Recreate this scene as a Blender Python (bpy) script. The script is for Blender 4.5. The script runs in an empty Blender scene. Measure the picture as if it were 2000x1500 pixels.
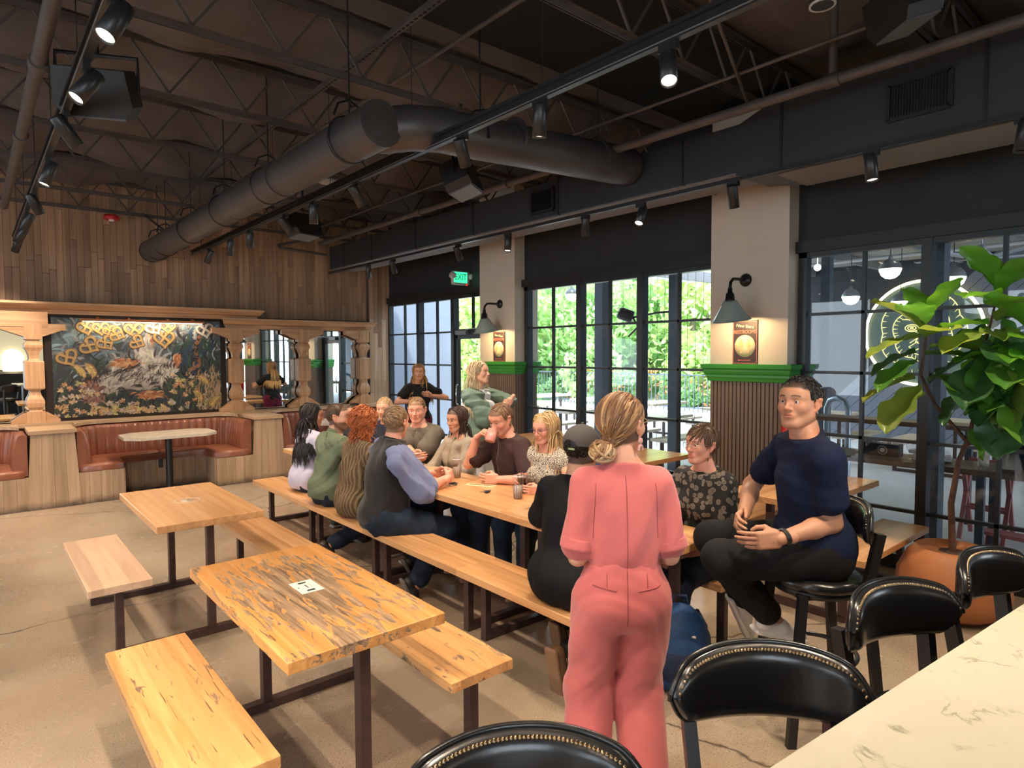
import bpy, math, random
import numpy as np
from mathutils import Vector, Matrix
C = bpy.context.scene.collection
RAD = math.radians
# ------------------------------------------------------------------ camera
SC = bpy.context.scene
cyaw, cpit, crol, FPX = 0.70775, 0.048105, 0.004318, 1238.1
_f = Vector((math.sin(cyaw)*math.cos(cpit), math.cos(cyaw)*math.cos(cpit), -math.sin(cpit)))
_r = Vector((math.cos(cyaw), -math.sin(cyaw), 0)); _d = _f.cross(_r)
_r, _d = _r*math.cos(crol)+_d*math.sin(crol), _d*math.cos(crol)-_r*math.sin(crol)
cam = bpy.data.cameras.new('camera'); camo = bpy.data.objects.new('camera', cam); C.objects.link(camo)
camo.matrix_world = Matrix(((_r.x, -_d.x, -_f.x, 0), (_r.y, -_d.y, -_f.y, 0), (_r.z, -_d.z, -_f.z, 1.78), (0, 0, 0, 1)))
cam.sensor_width = 36; cam.lens = FPX/2000*36; cam.clip_start = 0.05; cam.clip_end = 300
SC.camera = camo
# ------------------------------------------------------------------ world, sun, exposure
W = bpy.data.worlds.new('world'); SC.world = W; W.use_nodes = True
nt = W.node_tree; nt.nodes.clear()
wo = nt.nodes.new('ShaderNodeOutputWorld'); bg = nt.nodes.new('ShaderNodeBackground')
bg.inputs[0].default_value = (0.80, 0.91, 1.0, 1); bg.inputs[1].default_value = 7.0
nt.links.new(bg.outputs[0], wo.inputs[0])
def light(name, kind, loc, energy, col, **k):
    l = bpy.data.lights.new(name, kind); l.energy = energy; l.color = col
    for a, b in k.items(): setattr(l, a, b)
    o = bpy.data.objects.new(name, l); C.objects.link(o); o.location = loc
    return o
sun = light('sun', 'SUN', (0, 0, 20), 8, (1, .95, .86), angle=RAD(1.5))
sun.rotation_euler = Vector((.30, .42, -.85)).to_track_quat('-Z', 'Y').to_euler()
SC.view_settings.view_transform = 'Standard'; SC.view_settings.look = 'None'
SC.view_settings.gamma = 1; SC.view_settings.use_curve_mapping = False
SC.view_settings.exposure = 0.05
SC.cycles.use_denoising = True
SC.cycles.max_bounces = 8; SC.cycles.diffuse_bounces = 4; SC.cycles.glossy_bounces = 4
SC.cycles.transmission_bounces = 6; SC.cycles.transparent_max_bounces = 16
SC.cycles.sample_clamp_indirect = 6; SC.cycles.caustics_reflective = False; SC.cycles.caustics_refractive = False
WARM = (1.0, .80, .60)
# ------------------------------------------------------------------ materials
MC = {}
def M(name, col=(.5, .5, .5), rough=.5, metal=0, var=0, vs=8, stretch=(1, 1, 1), bump=0, bs=60, rnd=0, emit=0, ecol=None, coat=0, vcol=False, spec=.5, trans=0, sheen=0):
    if name in MC: return MC[name]
    m = bpy.data.materials.new(name); m.use_nodes = True; MC[name] = m
    n = m.node_tree; N = n.nodes; L = n.links; b = N['Principled BSDF']
    b.inputs['Roughness'].default_value = rough; b.inputs['Metallic'].default_value = metal
    b.inputs['Specular IOR Level'].default_value = spec; b.inputs['Coat Weight'].default_value = coat
    b.inputs['Coat Roughness'].default_value = .15; b.inputs['Transmission Weight'].default_value = trans
    b.inputs['Sheen Weight'].default_value = sheen
    tc = N.new('ShaderNodeTexCoord'); mp = N.new('ShaderNodeMapping'); mp.inputs['Scale'].default_value = stretch
    L.new(tc.outputs['Object'], mp.inputs[0])
    if vcol:
        a = N.new('ShaderNodeAttribute'); a.attribute_name = 'Col'; src = a.outputs['Color']
    else:
        a = N.new('ShaderNodeRGB'); a.outputs[0].default_value = (*col, 1); src = a.outputs[0]
    if var or rnd:
        hs = N.new('ShaderNodeHueSaturation'); L.new(src, hs.inputs['Color'])
        val = None
        if var:
            no = N.new('ShaderNodeTexNoise'); no.inputs['Scale'].default_value = vs; no.inputs['Detail'].default_value = 5
            L.new(mp.outputs[0], no.inputs[0])
            mr = N.new('ShaderNodeMapRange'); mr.inputs[1].default_value = .3; mr.inputs[2].default_value = .7
            mr.inputs[3].default_value = 1-var; mr.inputs[4].default_value = 1+var
            L.new(no.outputs[0], mr.inputs[0]); val = mr.outputs[0]
        if rnd:
            oi = N.new('ShaderNodeObjectInfo'); m2 = N.new('ShaderNodeMapRange')
            m2.inputs[3].default_value = 1-rnd; m2.inputs[4].default_value = 1+rnd
            L.new(oi.outputs['Random'], m2.inputs[0])
            if val:
                mu = N.new('ShaderNodeMath'); mu.operation = 'MULTIPLY'; L.new(val, mu.inputs[0]); L.new(m2.outputs[0], mu.inputs[1]); val = mu.outputs[0]
            else: val = m2.outputs[0]
        L.new(val, hs.inputs['Value']); src = hs.outputs[0]
    L.new(src, b.inputs['Base Color'])
    if bump:
        nb = N.new('ShaderNodeTexNoise'); nb.inputs['Scale'].default_value = bs; nb.inputs['Detail'].default_value = 4
        L.new(mp.outputs[0], nb.inputs[0])
        bu = N.new('ShaderNodeBump'); bu.inputs['Strength'].default_value = bump; bu.inputs['Distance'].default_value = .01
        L.new(nb.outputs[0], bu.inputs['Height']); L.new(bu.outputs[0], b.inputs['Normal'])
    if emit:
        b.inputs['Emission Color'].default_value = (*(ecol or col), 1); b.inputs['Emission Strength'].default_value = emit
    return m
def wood(name, c1, c2, axis=1, rough=.4, strips=0, wear=0, rnd=0, coat=0, gs=1.0, foot_dark=0):
    """grain runs along axis; strips = width of the glued staves; wear = share of the varnish worn off"""
    if name in MC: return MC[name]
    m = bpy.data.materials.new(name); m.use_nodes = True; MC[name] = m
    n = m.node_tree; N = n.nodes; L = n.links; b = N['Principled BSDF']
    def math_(op, a, bb=None, c=None):
        x = N.new('ShaderNodeMath'); x.operation = op
        for i, v in enumerate((a, bb, c)):
            if v is None: continue
            if isinstance(v, (int, float)): x.inputs[i].default_value = v
            else: L.new(v, x.inputs[i])
        return x.outputs[0]
    def noise(sc, vec, det=5, dist=0):
        x = N.new('ShaderNodeTexNoise'); x.inputs['Scale'].default_value = sc; x.inputs['Detail'].default_value = det
        x.inputs['Distortion'].default_value = dist; L.new(vec, x.inputs[0]); return x.outputs[0]
    def mix(f, a, bb):
        x = N.new('ShaderNodeMix'); x.data_type = 'RGBA'
        for s, v in ((0, f), (6, a), (7, bb)):
            if isinstance(v, tuple): x.inputs[s].default_value = (*v, 1)
            elif isinstance(v, (int, float)): x.inputs[s].default_value = v
            else: L.new(v, x.inputs[s])
        return x.outputs[2]
    def ramp(v, a, bb):
        x = N.new('ShaderNodeMapRange'); x.inputs[1].default_value = a; x.inputs[2].default_value = bb; L.new(v, x.inputs[0]); return x.outputs[0]
    tc = N.new('ShaderNodeTexCoord'); oi = N.new('ShaderNodeObjectInfo')
    ad = N.new('ShaderNodeVectorMath'); ad.operation = 'ADD'; L.new(tc.outputs['Object'], ad.inputs[0])
    sc_ = N.new('ShaderNodeVectorMath'); sc_.operation = 'SCALE'; sc_.inputs[3].default_value = 7.3
    cx = N.new('ShaderNodeCombineXYZ'); [L.new(oi.outputs['Random'], cx.inputs[i]) for i in range(3)]
    L.new(cx.outputs[0], sc_.inputs[0]); L.new(sc_.outputs[0], ad.inputs[1])
    mp = N.new('ShaderNodeMapping'); s = [22*gs]*3; s[axis] = 1.2*gs; mp.inputs['Scale'].default_value = s
    vec = ad.outputs[0]
    if strips:
        sp = N.new('ShaderNodeSeparateXYZ'); L.new(tc.outputs['Object'], sp.inputs[0])
        t = math_('FLOOR', math_('DIVIDE', sp.outputs[1 if axis == 0 else 0], strips))
        wn = N.new('ShaderNodeTexWhiteNoise'); wn.noise_dimensions = '1D'; L.new(math_('ADD', t, oi.outputs['Random']), wn.inputs['W'])
        a2 = N.new('ShaderNodeVectorMath'); a2.operation = 'MULTIPLY_ADD'; L.new(wn.outputs[1], a2.inputs[0]); a2.inputs[1].default_value = (5, 5, 5); L.new(vec, a2.inputs[2])
        vec = a2.outputs[0]
    L.new(vec, mp.inputs[0])
    g = noise(1, mp.outputs[0], 6, .6)
    col = mix(ramp(g, .32, .7), c1, c2)
    if strips:
        hs = N.new('ShaderNodeHueSaturation'); L.new(col, hs.inputs['Color']); v = N.new('ShaderNodeMapRange'); v.inputs[3].default_value = .84; v.inputs[4].default_value = 1.12
        L.new(wn.outputs[0], v.inputs[0]); L.new(v.outputs[0], hs.inputs['Value']); col = hs.outputs[0]
    if rnd:
        hs = N.new('ShaderNodeHueSaturation'); L.new(col, hs.inputs['Color']); v = N.new('ShaderNodeMapRange'); v.inputs[3].default_value = 1-rnd; v.inputs[4].default_value = 1+rnd
        L.new(oi.outputs['Random'], v.inputs[0]); L.new(v.outputs[0], hs.inputs['Value']); col = hs.outputs[0]
    rg = rough
    bh = g
    if wear:
        wm = N.new('ShaderNodeMapping'); s = [30]*3; s[axis] = 5.5; wm.inputs['Scale'].default_value = s; L.new(tc.outputs['Object'], wm.inputs[0])
        w1 = noise(1, wm.outputs[0], 8, 1.2)
        big = noise(1.7, ad.outputs[0], 3)
        w = math_('ADD', math_('MULTIPLY', w1, .62), math_('MULTIPLY', big, .38))
        ln_ = N.new('ShaderNodeVectorMath'); ln_.operation = 'LENGTH'; ms = N.new('ShaderNodeMapping'); ms.inputs['Scale'].default_value = (1.7, 1.15, 0); ms.inputs['Location'].default_value = (.02, .06, 0); L.new(tc.outputs['Object'], ms.inputs[0]); L.new(ms.outputs[0], ln_.inputs[0])
        w = math_('ADD', w, math_('MULTIPLY', ramp(ln_.outputs[1], .75, .0), wear*.42))
        ma = ramp(w, .60, .63)
        sw = [70]*3; sw[axis] = 3; wm2 = N.new('ShaderNodeMapping'); wm2.inputs['Scale'].default_value = sw; L.new(tc.outputs['Object'], wm2.inputs[0])
        fine = noise(1, wm2.outputs[0], 6, .5)
        bare = mix(ramp(fine, .35, .65), (.13, .08, .045), (.40, .26, .15))
        col = mix(ma, col, bare)
        nick = ramp(noise(1, wm2.outputs[0], 3, 2.0), .665, .69)
        col = mix(math_('MULTIPLY', nick, .85), col, (.13, .06, .03))
        r = N.new('ShaderNodeMapRange'); r.inputs[3].default_value = rough; r.inputs[4].default_value = .75; L.new(ma, r.inputs[0]); L.new(r.outputs[0], b.inputs['Roughness'])
        bh = math_('SUBTRACT', math_('MULTIPLY', g, .3), math_('ADD', ma, nick))
    else: b.inputs['Roughness'].default_value = rough
    if foot_dark:  # colour darkens towards the floor with an uneven edge
        sp = N.new('ShaderNodeSeparateXYZ'); gm = N.new('ShaderNodeNewGeometry'); L.new(gm.outputs['Position'], sp.inputs[0])
        dn = math_('ADD', sp.outputs[2], math_('MULTIPLY', noise(9, tc.outputs['Object'], 6), -.12))
        col = mix(ramp(dn, .035, -.06), col, (.10, .07, .05))
    L.new(col, b.inputs['Base Color']); b.inputs['Coat Weight'].default_value = coat; b.inputs['Coat Roughness'].default_value = .2
    bu = N.new('ShaderNodeBump'); bu.inputs['Strength'].default_value = .35; bu.inputs['Distance'].default_value = .002
    L.new(bh, bu.inputs['Height']); L.new(bu.outputs[0], b.inputs['Normal'])
    return m
def glassmat(name, tint=(.93, .97, 1), gloss=1.0):
    if name in MC: return MC[name]
    m = bpy.data.materials.new(name); m.use_nodes = True; MC[name] = m
    n = m.node_tree; N = n.nodes; L = n.links; N.remove(N['Principled BSDF'])
    o = N['Material Output']; t = N.new('ShaderNodeBsdfTransparent'); t.inputs[0].default_value = (*tint, 1)
    g = N.new('ShaderNodeBsdfGlossy'); g.inputs['Roughness'].default_value = .01
    lw = N.new('ShaderNodeLayerWeight'); lw.inputs[0].default_value = .5; pw = N.new('ShaderNodeMath'); pw.operation = 'POWER'; pw.inputs[1].default_value = 4; L.new(lw.outputs['Facing'], pw.inputs[0])
    mu = N.new('ShaderNodeMath'); mu.operation = 'MULTIPLY_ADD'; mu.inputs[1].default_value = .5*gloss; mu.inputs[2].default_value = .03*gloss; L.new(pw.outputs[0], mu.inputs[0])
    mx = N.new('ShaderNodeMixShader'); L.new(mu.outputs[0], mx.inputs[0]); L.new(t.outputs[0], mx.inputs[1]); L.new(g.outputs[0], mx.inputs[2]); L.new(mx.outputs[0], o.inputs[0])
    return m
# ------------------------------------------------------------------ geometry helpers
class MB:
    """collects shapes and links them as ONE mesh object"""
    def __init__(s): s.v = []; s.f = []; s.sm = []; s.mi = []; s.m = 0
    def add(s, vs, fs, smooth=False):
        o = len(s.v); s.v += [tuple(v) for v in vs]; s.f += [tuple(i+o for i in f) for f in fs]; s.sm += [smooth]*len(fs); s.mi += [s.m]*len(fs); return s
    def box(s, c, d, R=None, bev=0):
        c = Vector(c); x, y, z = d[0]/2, d[1]/2, d[2]/2
        if not bev:
            vs = [(a*x, b*y, e*z) for a in (-1, 1) for b in (-1, 1) for e in (-1, 1)]
            fs = [(0, 1, 3, 2), (4, 6, 7, 5), (0, 4, 5, 1), (2, 3, 7, 6), (0, 2, 6, 4), (1, 5, 7, 3)]
        else:
            q = bev; ring = [(x-q, y), (x, y-q), (x, -y+q), (x-q, -y), (-x+q, -y), (-x, -y+q), (-x, y-q), (-x+q, y)]
            inn = [(a*(1-q/max(x, 1e-6)), b*(1-q/max(y, 1e-6))) for a, b in ring]
            vs = [(a, b, -z) for a, b in inn]+[(a, b, -z+q) for a, b in ring]+[(a, b, z-q) for a, b in ring]+[(a, b, z) for a, b in inn]
            fs = [tuple(range(8)), tuple(range(31, 23, -1))]
            for l in range(3):
                for i in range(8):
                    j = (i+1) % 8; fs.append((l*8+i, l*8+8+i, l*8+8+j, l*8+j))
        vs = [Vector(v) for v in vs]
        if R is not None: vs = [R @ v for v in vs]
        return s.add([v+c for v in vs], fs)
    def tube(s, pts, r, n=8, cap=True, smooth=True):
        pts = [Vector(p) for p in pts]; k = len(pts); rs = r if isinstance(r, (list, tuple)) else [r]*k
        vs = []; ref = None
        for i, p in enumerate(pts):
            t = (pts[min(i+1, k-1)]-pts[max(i-1, 0)]).normalized()
            if ref is None: ref = Vector((0, 0, 1)) if abs(t.z) < .9 else Vector((1, 0, 0))
            a = t.cross(ref).normalized(); bb = t.cross(a).normalized(); ref = -bb if False else (a.cross(t)).normalized()
            for j in range(n):
                an = 2*math.pi*j/n; vs.append(p+(a*math.cos(an)+ref*math.sin(an))*rs[i])
        fs = [(i*n+j, i*n+(j+1) % n, (i+1)*n+(j+1) % n, (i+1)*n+j) for i in range(k-1) for j in range(n)]
        s.add(vs, fs, smooth)
        if cap: s.add(vs[:n], [tuple(range(n))[::-1]]); s.add(vs[-n:], [tuple(range(n))])
        return s
    def bar(s, a, b, w, h, up=(0, 0, 1)):
        a, b = Vector(a), Vector(b); t = (b-a).normalized(); up = Vector(up)
        x = t.cross(up)
        if x.length < 1e-3: x = t.cross(Vector((1, 0, 0)))
        x.normalize(); z = x.cross(t)
        R = Matrix((x, t, z)).transposed()
        return s.box((a+b)/2, (w, (b-a).length, h), R)
    def lathe(s, prof, c=(0, 0, 0), n=24, ax=None, smooth=True, cap=True):
        c = Vector(c); R = Vector(ax).to_track_quat('Z', 'Y').to_matrix() if ax is not None else Matrix.Identity(3)
        vs = []
        for r, z in prof:
            for j in range(n):
                an = 2*math.pi*(j+.5)/n; vs.append(c+R @ Vector((r*math.cos(an), r*math.sin(an), z)))
        k = len(prof); fs = [(i*n+j, i*n+(j+1) % n, (i+1)*n+(j+1) % n, (i+1)*n+j) for i in range(k-1) for j in range(n)]
        s.add(vs, fs, smooth)
        if cap and prof[0][0] > 1e-5: s.add(vs[:n], [tuple(range(n))[::-1]])
        if cap and prof[-1][0] > 1e-5: s.add(vs[-n:], [tuple(range(n))])
        return s
    def prism(s, poly, a, b, axis=2):
        """polygon in the two other axes, extruded from a to b along axis"""
        def mk(p, t):
            if axis == 2: return (p[0], p[1], t)
            if axis == 1: return (p[0], t, p[1])
            return (t, p[0], p[1])
        n = len(poly); vs = [mk(p, a) for p in poly]+[mk(p, b) for p in poly]
        fs = [tuple(range(n))[::-1], tuple(range(n, 2*n))]+[(i, (i+1) % n, (i+1) % n+n, i+n) for i in range(n)]
        return s.add(vs, fs)
    def ball(s, c, r, n=12, m=8, sc=(1, 1, 1), R=None):
        vs = []; 
        for i in range(m+1):
            th = math.pi*i/m
            for j in range(n):
                ph = 2*math.pi*j/n; q = Vector((math.sin(th)*math.cos(ph)*sc[0], math.sin(th)*math.sin(ph)*sc[1], math.cos(th)*sc[2]))*r
                if R is not None: q = R @ q
                vs.append(Vector(c)+q)
        fs = [(i*n+j, (i+1)*n+j, (i+1)*n+(j+1) % n, i*n+(j+1) % n) for i in range(m) for j in range(n)]
        return s.add(vs, fs, True)
    def mesh(s, name, mats):
        me = bpy.data.meshes.new(name); me.from_pydata(s.v, [], s.f)
        if not isinstance(mats, (list, tuple)): mats = [mats]
        for m in mats: me.materials.append(m)
        me.polygons.foreach_set('use_smooth', s.sm)
        if len(mats) > 1: me.polygons.foreach_set('material_index', s.mi)
        me.update(); return me
    def build(s, name, mats, parent=None, loc=None):
        return put(name, s.mesh(name, mats), parent, loc)
def put(name, me, parent=None, loc=None, rz=0):
    o = bpy.data.objects.new(name, me); C.objects.link(o)
    if parent: o.parent = parent
    if loc: o.location = loc
    if rz: o.rotation_euler = (0, 0, rz)
    return o
def tag(o, label, cat, group=None, kind=None):
    o['label'] = label; o['category'] = cat
    if group: o['group'] = group
    if kind: o['kind'] = kind
    return o
def thing(name, label, cat, loc=(0, 0, 0), rz=0, group=None):
    o = bpy.data.objects.new(name, None); o.empty_display_size = .1; C.objects.link(o); o.location = loc; o.rotation_euler = (0, 0, rz)
    return tag(o, label, cat, group)
def struct(o): o['kind'] = 'structure'; return o
def dup(root, loc, rz=None, label=None, group=None):
    r = root.copy(); C.objects.link(r); r.location = loc
    if rz is not None: r.rotation_euler = (0, 0, rz)
    if label: r['label'] = label
    if group: r['group'] = group
    for ch in list(root.children):
        c = ch.copy(); C.objects.link(c); c.parent = r
        for g in list(ch.children):
            d = g.copy(); C.objects.link(d); d.parent = c
    return r
def arr_mesh(name, V, F, mat, col=None, smooth=True):
    me = bpy.data.meshes.new(name); n = len(F); k = F.shape[1]
    me.vertices.add(len(V)); me.vertices.foreach_set('co', np.ascontiguousarray(V, dtype=np.float32).ravel())
    me.loops.add(n*k); me.loops.foreach_set('vertex_index', np.ascontiguousarray(F, dtype=np.int32).ravel())
    me.polygons.add(n); me.polygons.foreach_set('loop_start', np.arange(0, n*k, k, dtype=np.int32))
    me.polygons.foreach_set('use_smooth', np.full(n, smooth)); me.materials.append(mat)
    me.update(calc_edges=True)
    if col is not None:
        a = me.color_attributes.new('Col', 'FLOAT_COLOR', 'POINT')
        a.data.foreach_set('color', np.concatenate([col, np.ones((len(col), 1))], 1).astype(np.float32).ravel())
    return me
def text(name, body, size, mat, loc, rot, parent, ext=.001, align='CENTER', sx=1.0):
    c = bpy.data.curves.new(name, 'FONT'); c.body = body; c.size = size; c.extrude = ext; c.align_x = align; c.align_y = 'CENTER'
    c.materials.append(mat); t_ = bpy.data.objects.new(name, c); C.objects.link(t_)
    me = bpy.data.meshes.new_from_object(t_.evaluated_get(bpy.context.evaluated_depsgraph_get())); bpy.data.objects.remove(t_); bpy.data.curves.remove(c)
    o = put(name, me, parent, loc); o.rotation_euler = rot; o.scale = (sx, 1, 1)
    return o
black = M('black_paint', (.012, .012, .013), .45, bump=.05, bs=40)
blacks = M('black_satin', (.016, .016, .018), .35)
steel = M('brown_black_steel', (.055, .028, .024), .45, var=.2, vs=20)
chrome = M('chrome', (.8, .8, .8), .12, 1)
# ------------------------------------------------------------------ floor
def floormat():
    m = bpy.data.materials.new('polished_concrete'); m.use_nodes = True; n = m.node_tree; N = n.nodes; L = n.links; b = N['Principled BSDF']
    tc = N.new('ShaderNodeTexCoord')
    def noise(sc, det=5, dist=0):
        x = N.new('ShaderNodeTexNoise'); x.inputs['Scale'].default_value = sc; x.inputs['Detail'].default_value = det; x.inputs['Distortion'].default_value = dist
        L.new(tc.outputs['Object'], x.inputs[0]); return x.outputs[0]
    def rmp(v, stops):
        x = N.new('ShaderNodeValToRGB'); L.new(v, x.inputs[0]); e = x.color_ramp.elements
        while len(e) < len(stops): e.new(.5)
        for i, (p, c) in enumerate(stops): e[i].position = p; e[i].color = (*c, 1)
        return x.outputs[0]
    def mix(f, a, bb, mode='MIX'):
        x = N.new('ShaderNodeMix'); x.data_type = 'RGBA'; x.blend_type = mode
        for s, v in ((0, f), (6, a), (7, bb)):
            if isinstance(v, tuple): x.inputs[s].default_value = (*v, 1)
            elif isinstance(v, (int, float)): x.inputs[s].default_value = v
            else: L.new(v, x.inputs[s])
        return x.outputs[2]
    base = rmp(noise(.9, 6, .4), [(.3, (.24, .185, .13)), (.5, (.34, .265, .19)), (.7, (.42, .335, .25))])
    rust = rmp(noise(.55, 7, .8), [(.48, (0, 0, 0)), (.78, (.9, .9, .9))])
    c = mix(rust, base, (.34, .20, .115)); 
    v = N.new('ShaderNodeTexVoronoi'); v.inputs['Scale'].default_value = 85; L.new(tc.outputs['Object'], v.inputs[0])
    ag = rmp(v.outputs['Distance'], [(.16, (1, 1, 1)), (.36, (0, 0, 0))])
    patch = rmp(noise(1.3, 5), [(.36, (0, 0, 0)), (.66, (.9, .9, .9))])
    am = mix(1, ag, patch, 'MULTIPLY')
    ac = rmp(v.outputs['Color'], [(.2, (.07, .05, .04)), (.55, (.36, .28, .21)), (.95, (.62, .55, .47))])
    c = mix(am, c, ac)
    fine = rmp(noise(140, 2), [(.35, (.82, .82, .82)), (.65, (1.08, 1.08, 1.08))]); c = mix(1, c, fine, 'MULTIPLY')
    # saw-cut and hairline cracks
    w = N.new('ShaderNodeTexVoronoi'); w.feature = 'DISTANCE_TO_EDGE'; w.inputs['Scale'].default_value = .33
    ad = N.new('ShaderNodeVectorMath'); ad.operation = 'MULTIPLY_ADD'; nn = N.new('ShaderNodeTexNoise'); nn.inputs['Scale'].default_value = 3; nn.inputs['Detail'].default_value = 5; L.new(tc.outputs['Object'], nn.inputs[0])
    L.new(nn.outputs[1], ad.inputs[0]); ad.inputs[1].default_value = (.25, .25, .25); L.new(tc.outputs['Object'], ad.inputs[2]); L.new(ad.outputs[0], w.inputs[0])
    cr = rmp(w.outputs['Distance'], [(.0, (1, 1, 1)), (.004, (0, 0, 0))]); c = mix(cr, c, (.08, .06, .045))
    L.new(c, b.inputs['Base Color'])
    r = N.new('ShaderNodeMapRange'); r.inputs[3].default_value = .16; r.inputs[4].default_value = .36; L.new(noise(2.2, 5), r.inputs[0]); L.new(r.outputs[0], b.inputs['Roughness'])
    bu = N.new('ShaderNodeBump'); bu.inputs['Strength'].default_value = .05; L.new(noise(30), bu.inputs['Height']); L.new(bu.outputs[0], b.inputs['Normal'])
    return m
struct(MB().box((.45, 3.0, -.05), (10.9, 15.4, .1)).build('floor', floormat()))
XW, YB = 5.78, 10.2            # window wall, wooden back wall
# ------------------------------------------------------------------ window wall
wallblk = M('charcoal_wall_paint', (.020, .020, .022), .65, var=.15, vs=3, bump=.03, bs=80)
struct(MB().box((XW+.06, 2.4, 3.46), (.16, 15.8, 1.56)).build('wall_right', wallblk))
struct(MB().box((XW-.03, 2.4, 2.72), (.10, 15.8, .10)).build('trim_1', black))
cream = M('cream_column_paint', (.62, .53, .43), .6, var=.03, vs=4)
green = M('green_gloss_paint', (.035, .26, .035), .3)
taupe = M('taupe_beadboard_paint', (.145, .105, .082), .5)
def column(n, y0, y1):
    o = struct(MB().box(((5.58+6.0)/2, (y0+y1)/2, 2.85), (6.0-5.58, y1-y0, 2.5)).build('column' if n == 1 else 'column', cream))
    o['label'] = ['cream column under the arm of the nearer restroom sign', 'cream column by the exit sign'][n-1]; o['kind'] = 'structure'
    MB().box(((5.595+6.0)/2, (y0+y1)/2, .77), (.40, y1-y0-.03, 1.54)).build('core', taupe, o)
    nb = 19; w = (y1-y0)/nb; me = MB().prism([(-w/2+.003, 0), (-w/2+.006, -.014), (w/2-.006, -.014), (w/2-.003, 0)], 0, 1.54).mesh('beadboard', taupe)
    for i in range(nb):
        b = put('beadboard', me, o, (5.596, y0+w*(i+.5), 0)); b.rotation_euler = (0, 0, -math.pi/2)
    me2 = MB().prism([(-w/2+.003, 0), (-w/2+.006, -.014), (w/2-.006, -.014), (w/2-.003, 0)], 0, 1.54).mesh('beadboard', taupe)
    for i in range(5): put('beadboard', me2, o, (5.62+w*(i+.3), y0+.015, 0))
    pr = [(0, 1.50), (-.018, 1.505), (-.022, 1.53), (-.032, 1.545), (-.032, 1.565), (-.046, 1.58), (-.05, 1.60), (-.046, 1.615), (-.066, 1.63), (-.07, 1.665), (-.06, 1.67), (0, 1.67)]
    mb = MB()
    # moulding sweeps round three sides
    ring = []
    for d, z in pr:
        q = 5.585+d; ring.append([(6.0, y1-d, z), (q, y1-d, z), (q, y0+d, z), (6.0, y0+d, z)])
    vs = [p for r_ in ring for p in r_]; fs = [(i*4+j, i*4+j+1, (i+1)*4+j+1, (i+1)*4+j) for i in range(len(pr)-1) for j in range(3)]
    mb.add(vs, fs).build('green_rail', green, o)
    MB().box((5.585, (y0+y1)/2, .06), (.02, y1-y0+.03, .12)).build('baseboard', black, o)
column(1, 2.72, 3.50); column(2, 6.46, 7.22)
# windows
winfr = M('black_window_steel', (.018, .022, .026), .35)
pane_m = glassmat('window_glass')
def window(n, y0, y1, units, muntins, xs=XW, door=None):
    o = MB(); zt = 2.67
    o.box((xs, y0+.035, zt/2), (.09, .07, zt)); o.box((xs, y1-.035, zt/2), (.09, .07, zt)); o.box((xs, (y0+y1)/2, zt-.02), (.09, y1-y0, .05)); o.box((xs, (y0+y1)/2, .06), (.10, y1-y0, .12))
    w = struct(o.build('window_%d' % n, winfr))
    for u in units: MB().box((xs, u, zt/2), (.11, .075, zt)).build('mullion', winfr, w)
    ys = sorted([y0+.05]+units+muntins+[y1-.05]); zs = [.1, .48, 1.05, 1.60, 2.12, zt-.04]
    for u in muntins:
        z0 = .1 if not (door and door[0] < u < door[1]) else 2.12
        MB().box((xs, u, (z0+zt)/2), (.04, .028, zt-z0)).build('muntin', winfr, w)
    for z in zs[1:-1]:
        a, b = y0+.05, y1-.05
        if door: a = door[1]
        MB().box((xs, (a+b)/2, z), (.04, b-a, .026)).build('muntin', winfr, w)
    for i in range(len(ys)-1):
        for j in range(len(zs)-1):
            if door and ys[i+1] <= door[1]+.02 and j < 4: continue
            MB().box((xs+.012, (ys[i]+ys[i+1])/2, (zs[j]+zs[j+1])/2), (.006, ys[i+1]-ys[i]-.02, zs[j+1]-zs[j]-.02)).build('pane', pane_m, w)
    return w
window(1, -1.10, 2.70, [-.22, .74, 1.69], [-.70, .26, 1.20, 2.16])
window(2, 3.52, 6.44, [4.49, 5.43], [4.0, 4.96, 5.92])
window(3, 7.24, 10.14, [8.12, 9.12], [7.64, 8.60, 9.60], door=(7.24, 8.12))
d = struct(MB().box((XW, 7.70, 2.12), (.09, .80, .07)).build('door_1', winfr))
for yy in (7.34, 8.05): MB().box((XW, yy, 1.04), (.06, .08, 2.06)).build('stile', winfr, d)
for zz in (.10, 2.05): MB().box((XW, 7.70, zz), (.06, .70, .16 if zz < 1 else .09)).build('rail', winfr, d)
MB().box((XW+.01, 7.70, 1.1), (.006, .66, 1.9)).build('pane', pane_m, d)
MB().tube([(XW-.05, 7.99, 1.0), (XW-.08, 7.99, 1.0), (XW-.08, 7.99, 1.3), (XW-.05, 7.99, 1.3)], .011).build('door_handle', chrome, d)
mb = MB().box((XW-.06, 7.85, 2.10), (.07, .28, .06)); mb.bar((XW-.07, 7.75, 2.13), (XW-.22, 7.5, 2.14), .02, .012); mb.bar((XW-.22, 7.5, 2.14), (XW-.05, 7.35, 2.16), .02, .012); mb.build('door_closer', M('closer_grey', (.25, .26, .28), .4, .5), d)
# ------------------------------------------------------------------ room shell out of view
plast = M('warm_plaster', (.42, .36, .29), .8)
wl = MB().box((-5.0, 3, .35), (.1, 15.4, .7)).box((-5.0, 3, 3.65), (.1, 15.4, 1.2))
for y in (-3.9, -.9, 2.1, 5.1, 8.6): wl.box((-5.0, y, 1.9), (.1, 1.9, 2.5))
struct(wl.build('wall_left', plast))
wf = MB().box((.45, -4.65, .35), (10.9, .1, .7)).box((.45, -4.65, 3.65), (10.9, .1, 1.2)).box((2.6, -4.65, 1.9), (6.6, .1, 2.5)).box((-4.6, -4.65, 1.9), (.8, .1, 2.5))
struct(wf.build('wall_front', M('dark_front_wall', (.12, .09, .07), .7)))
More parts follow.
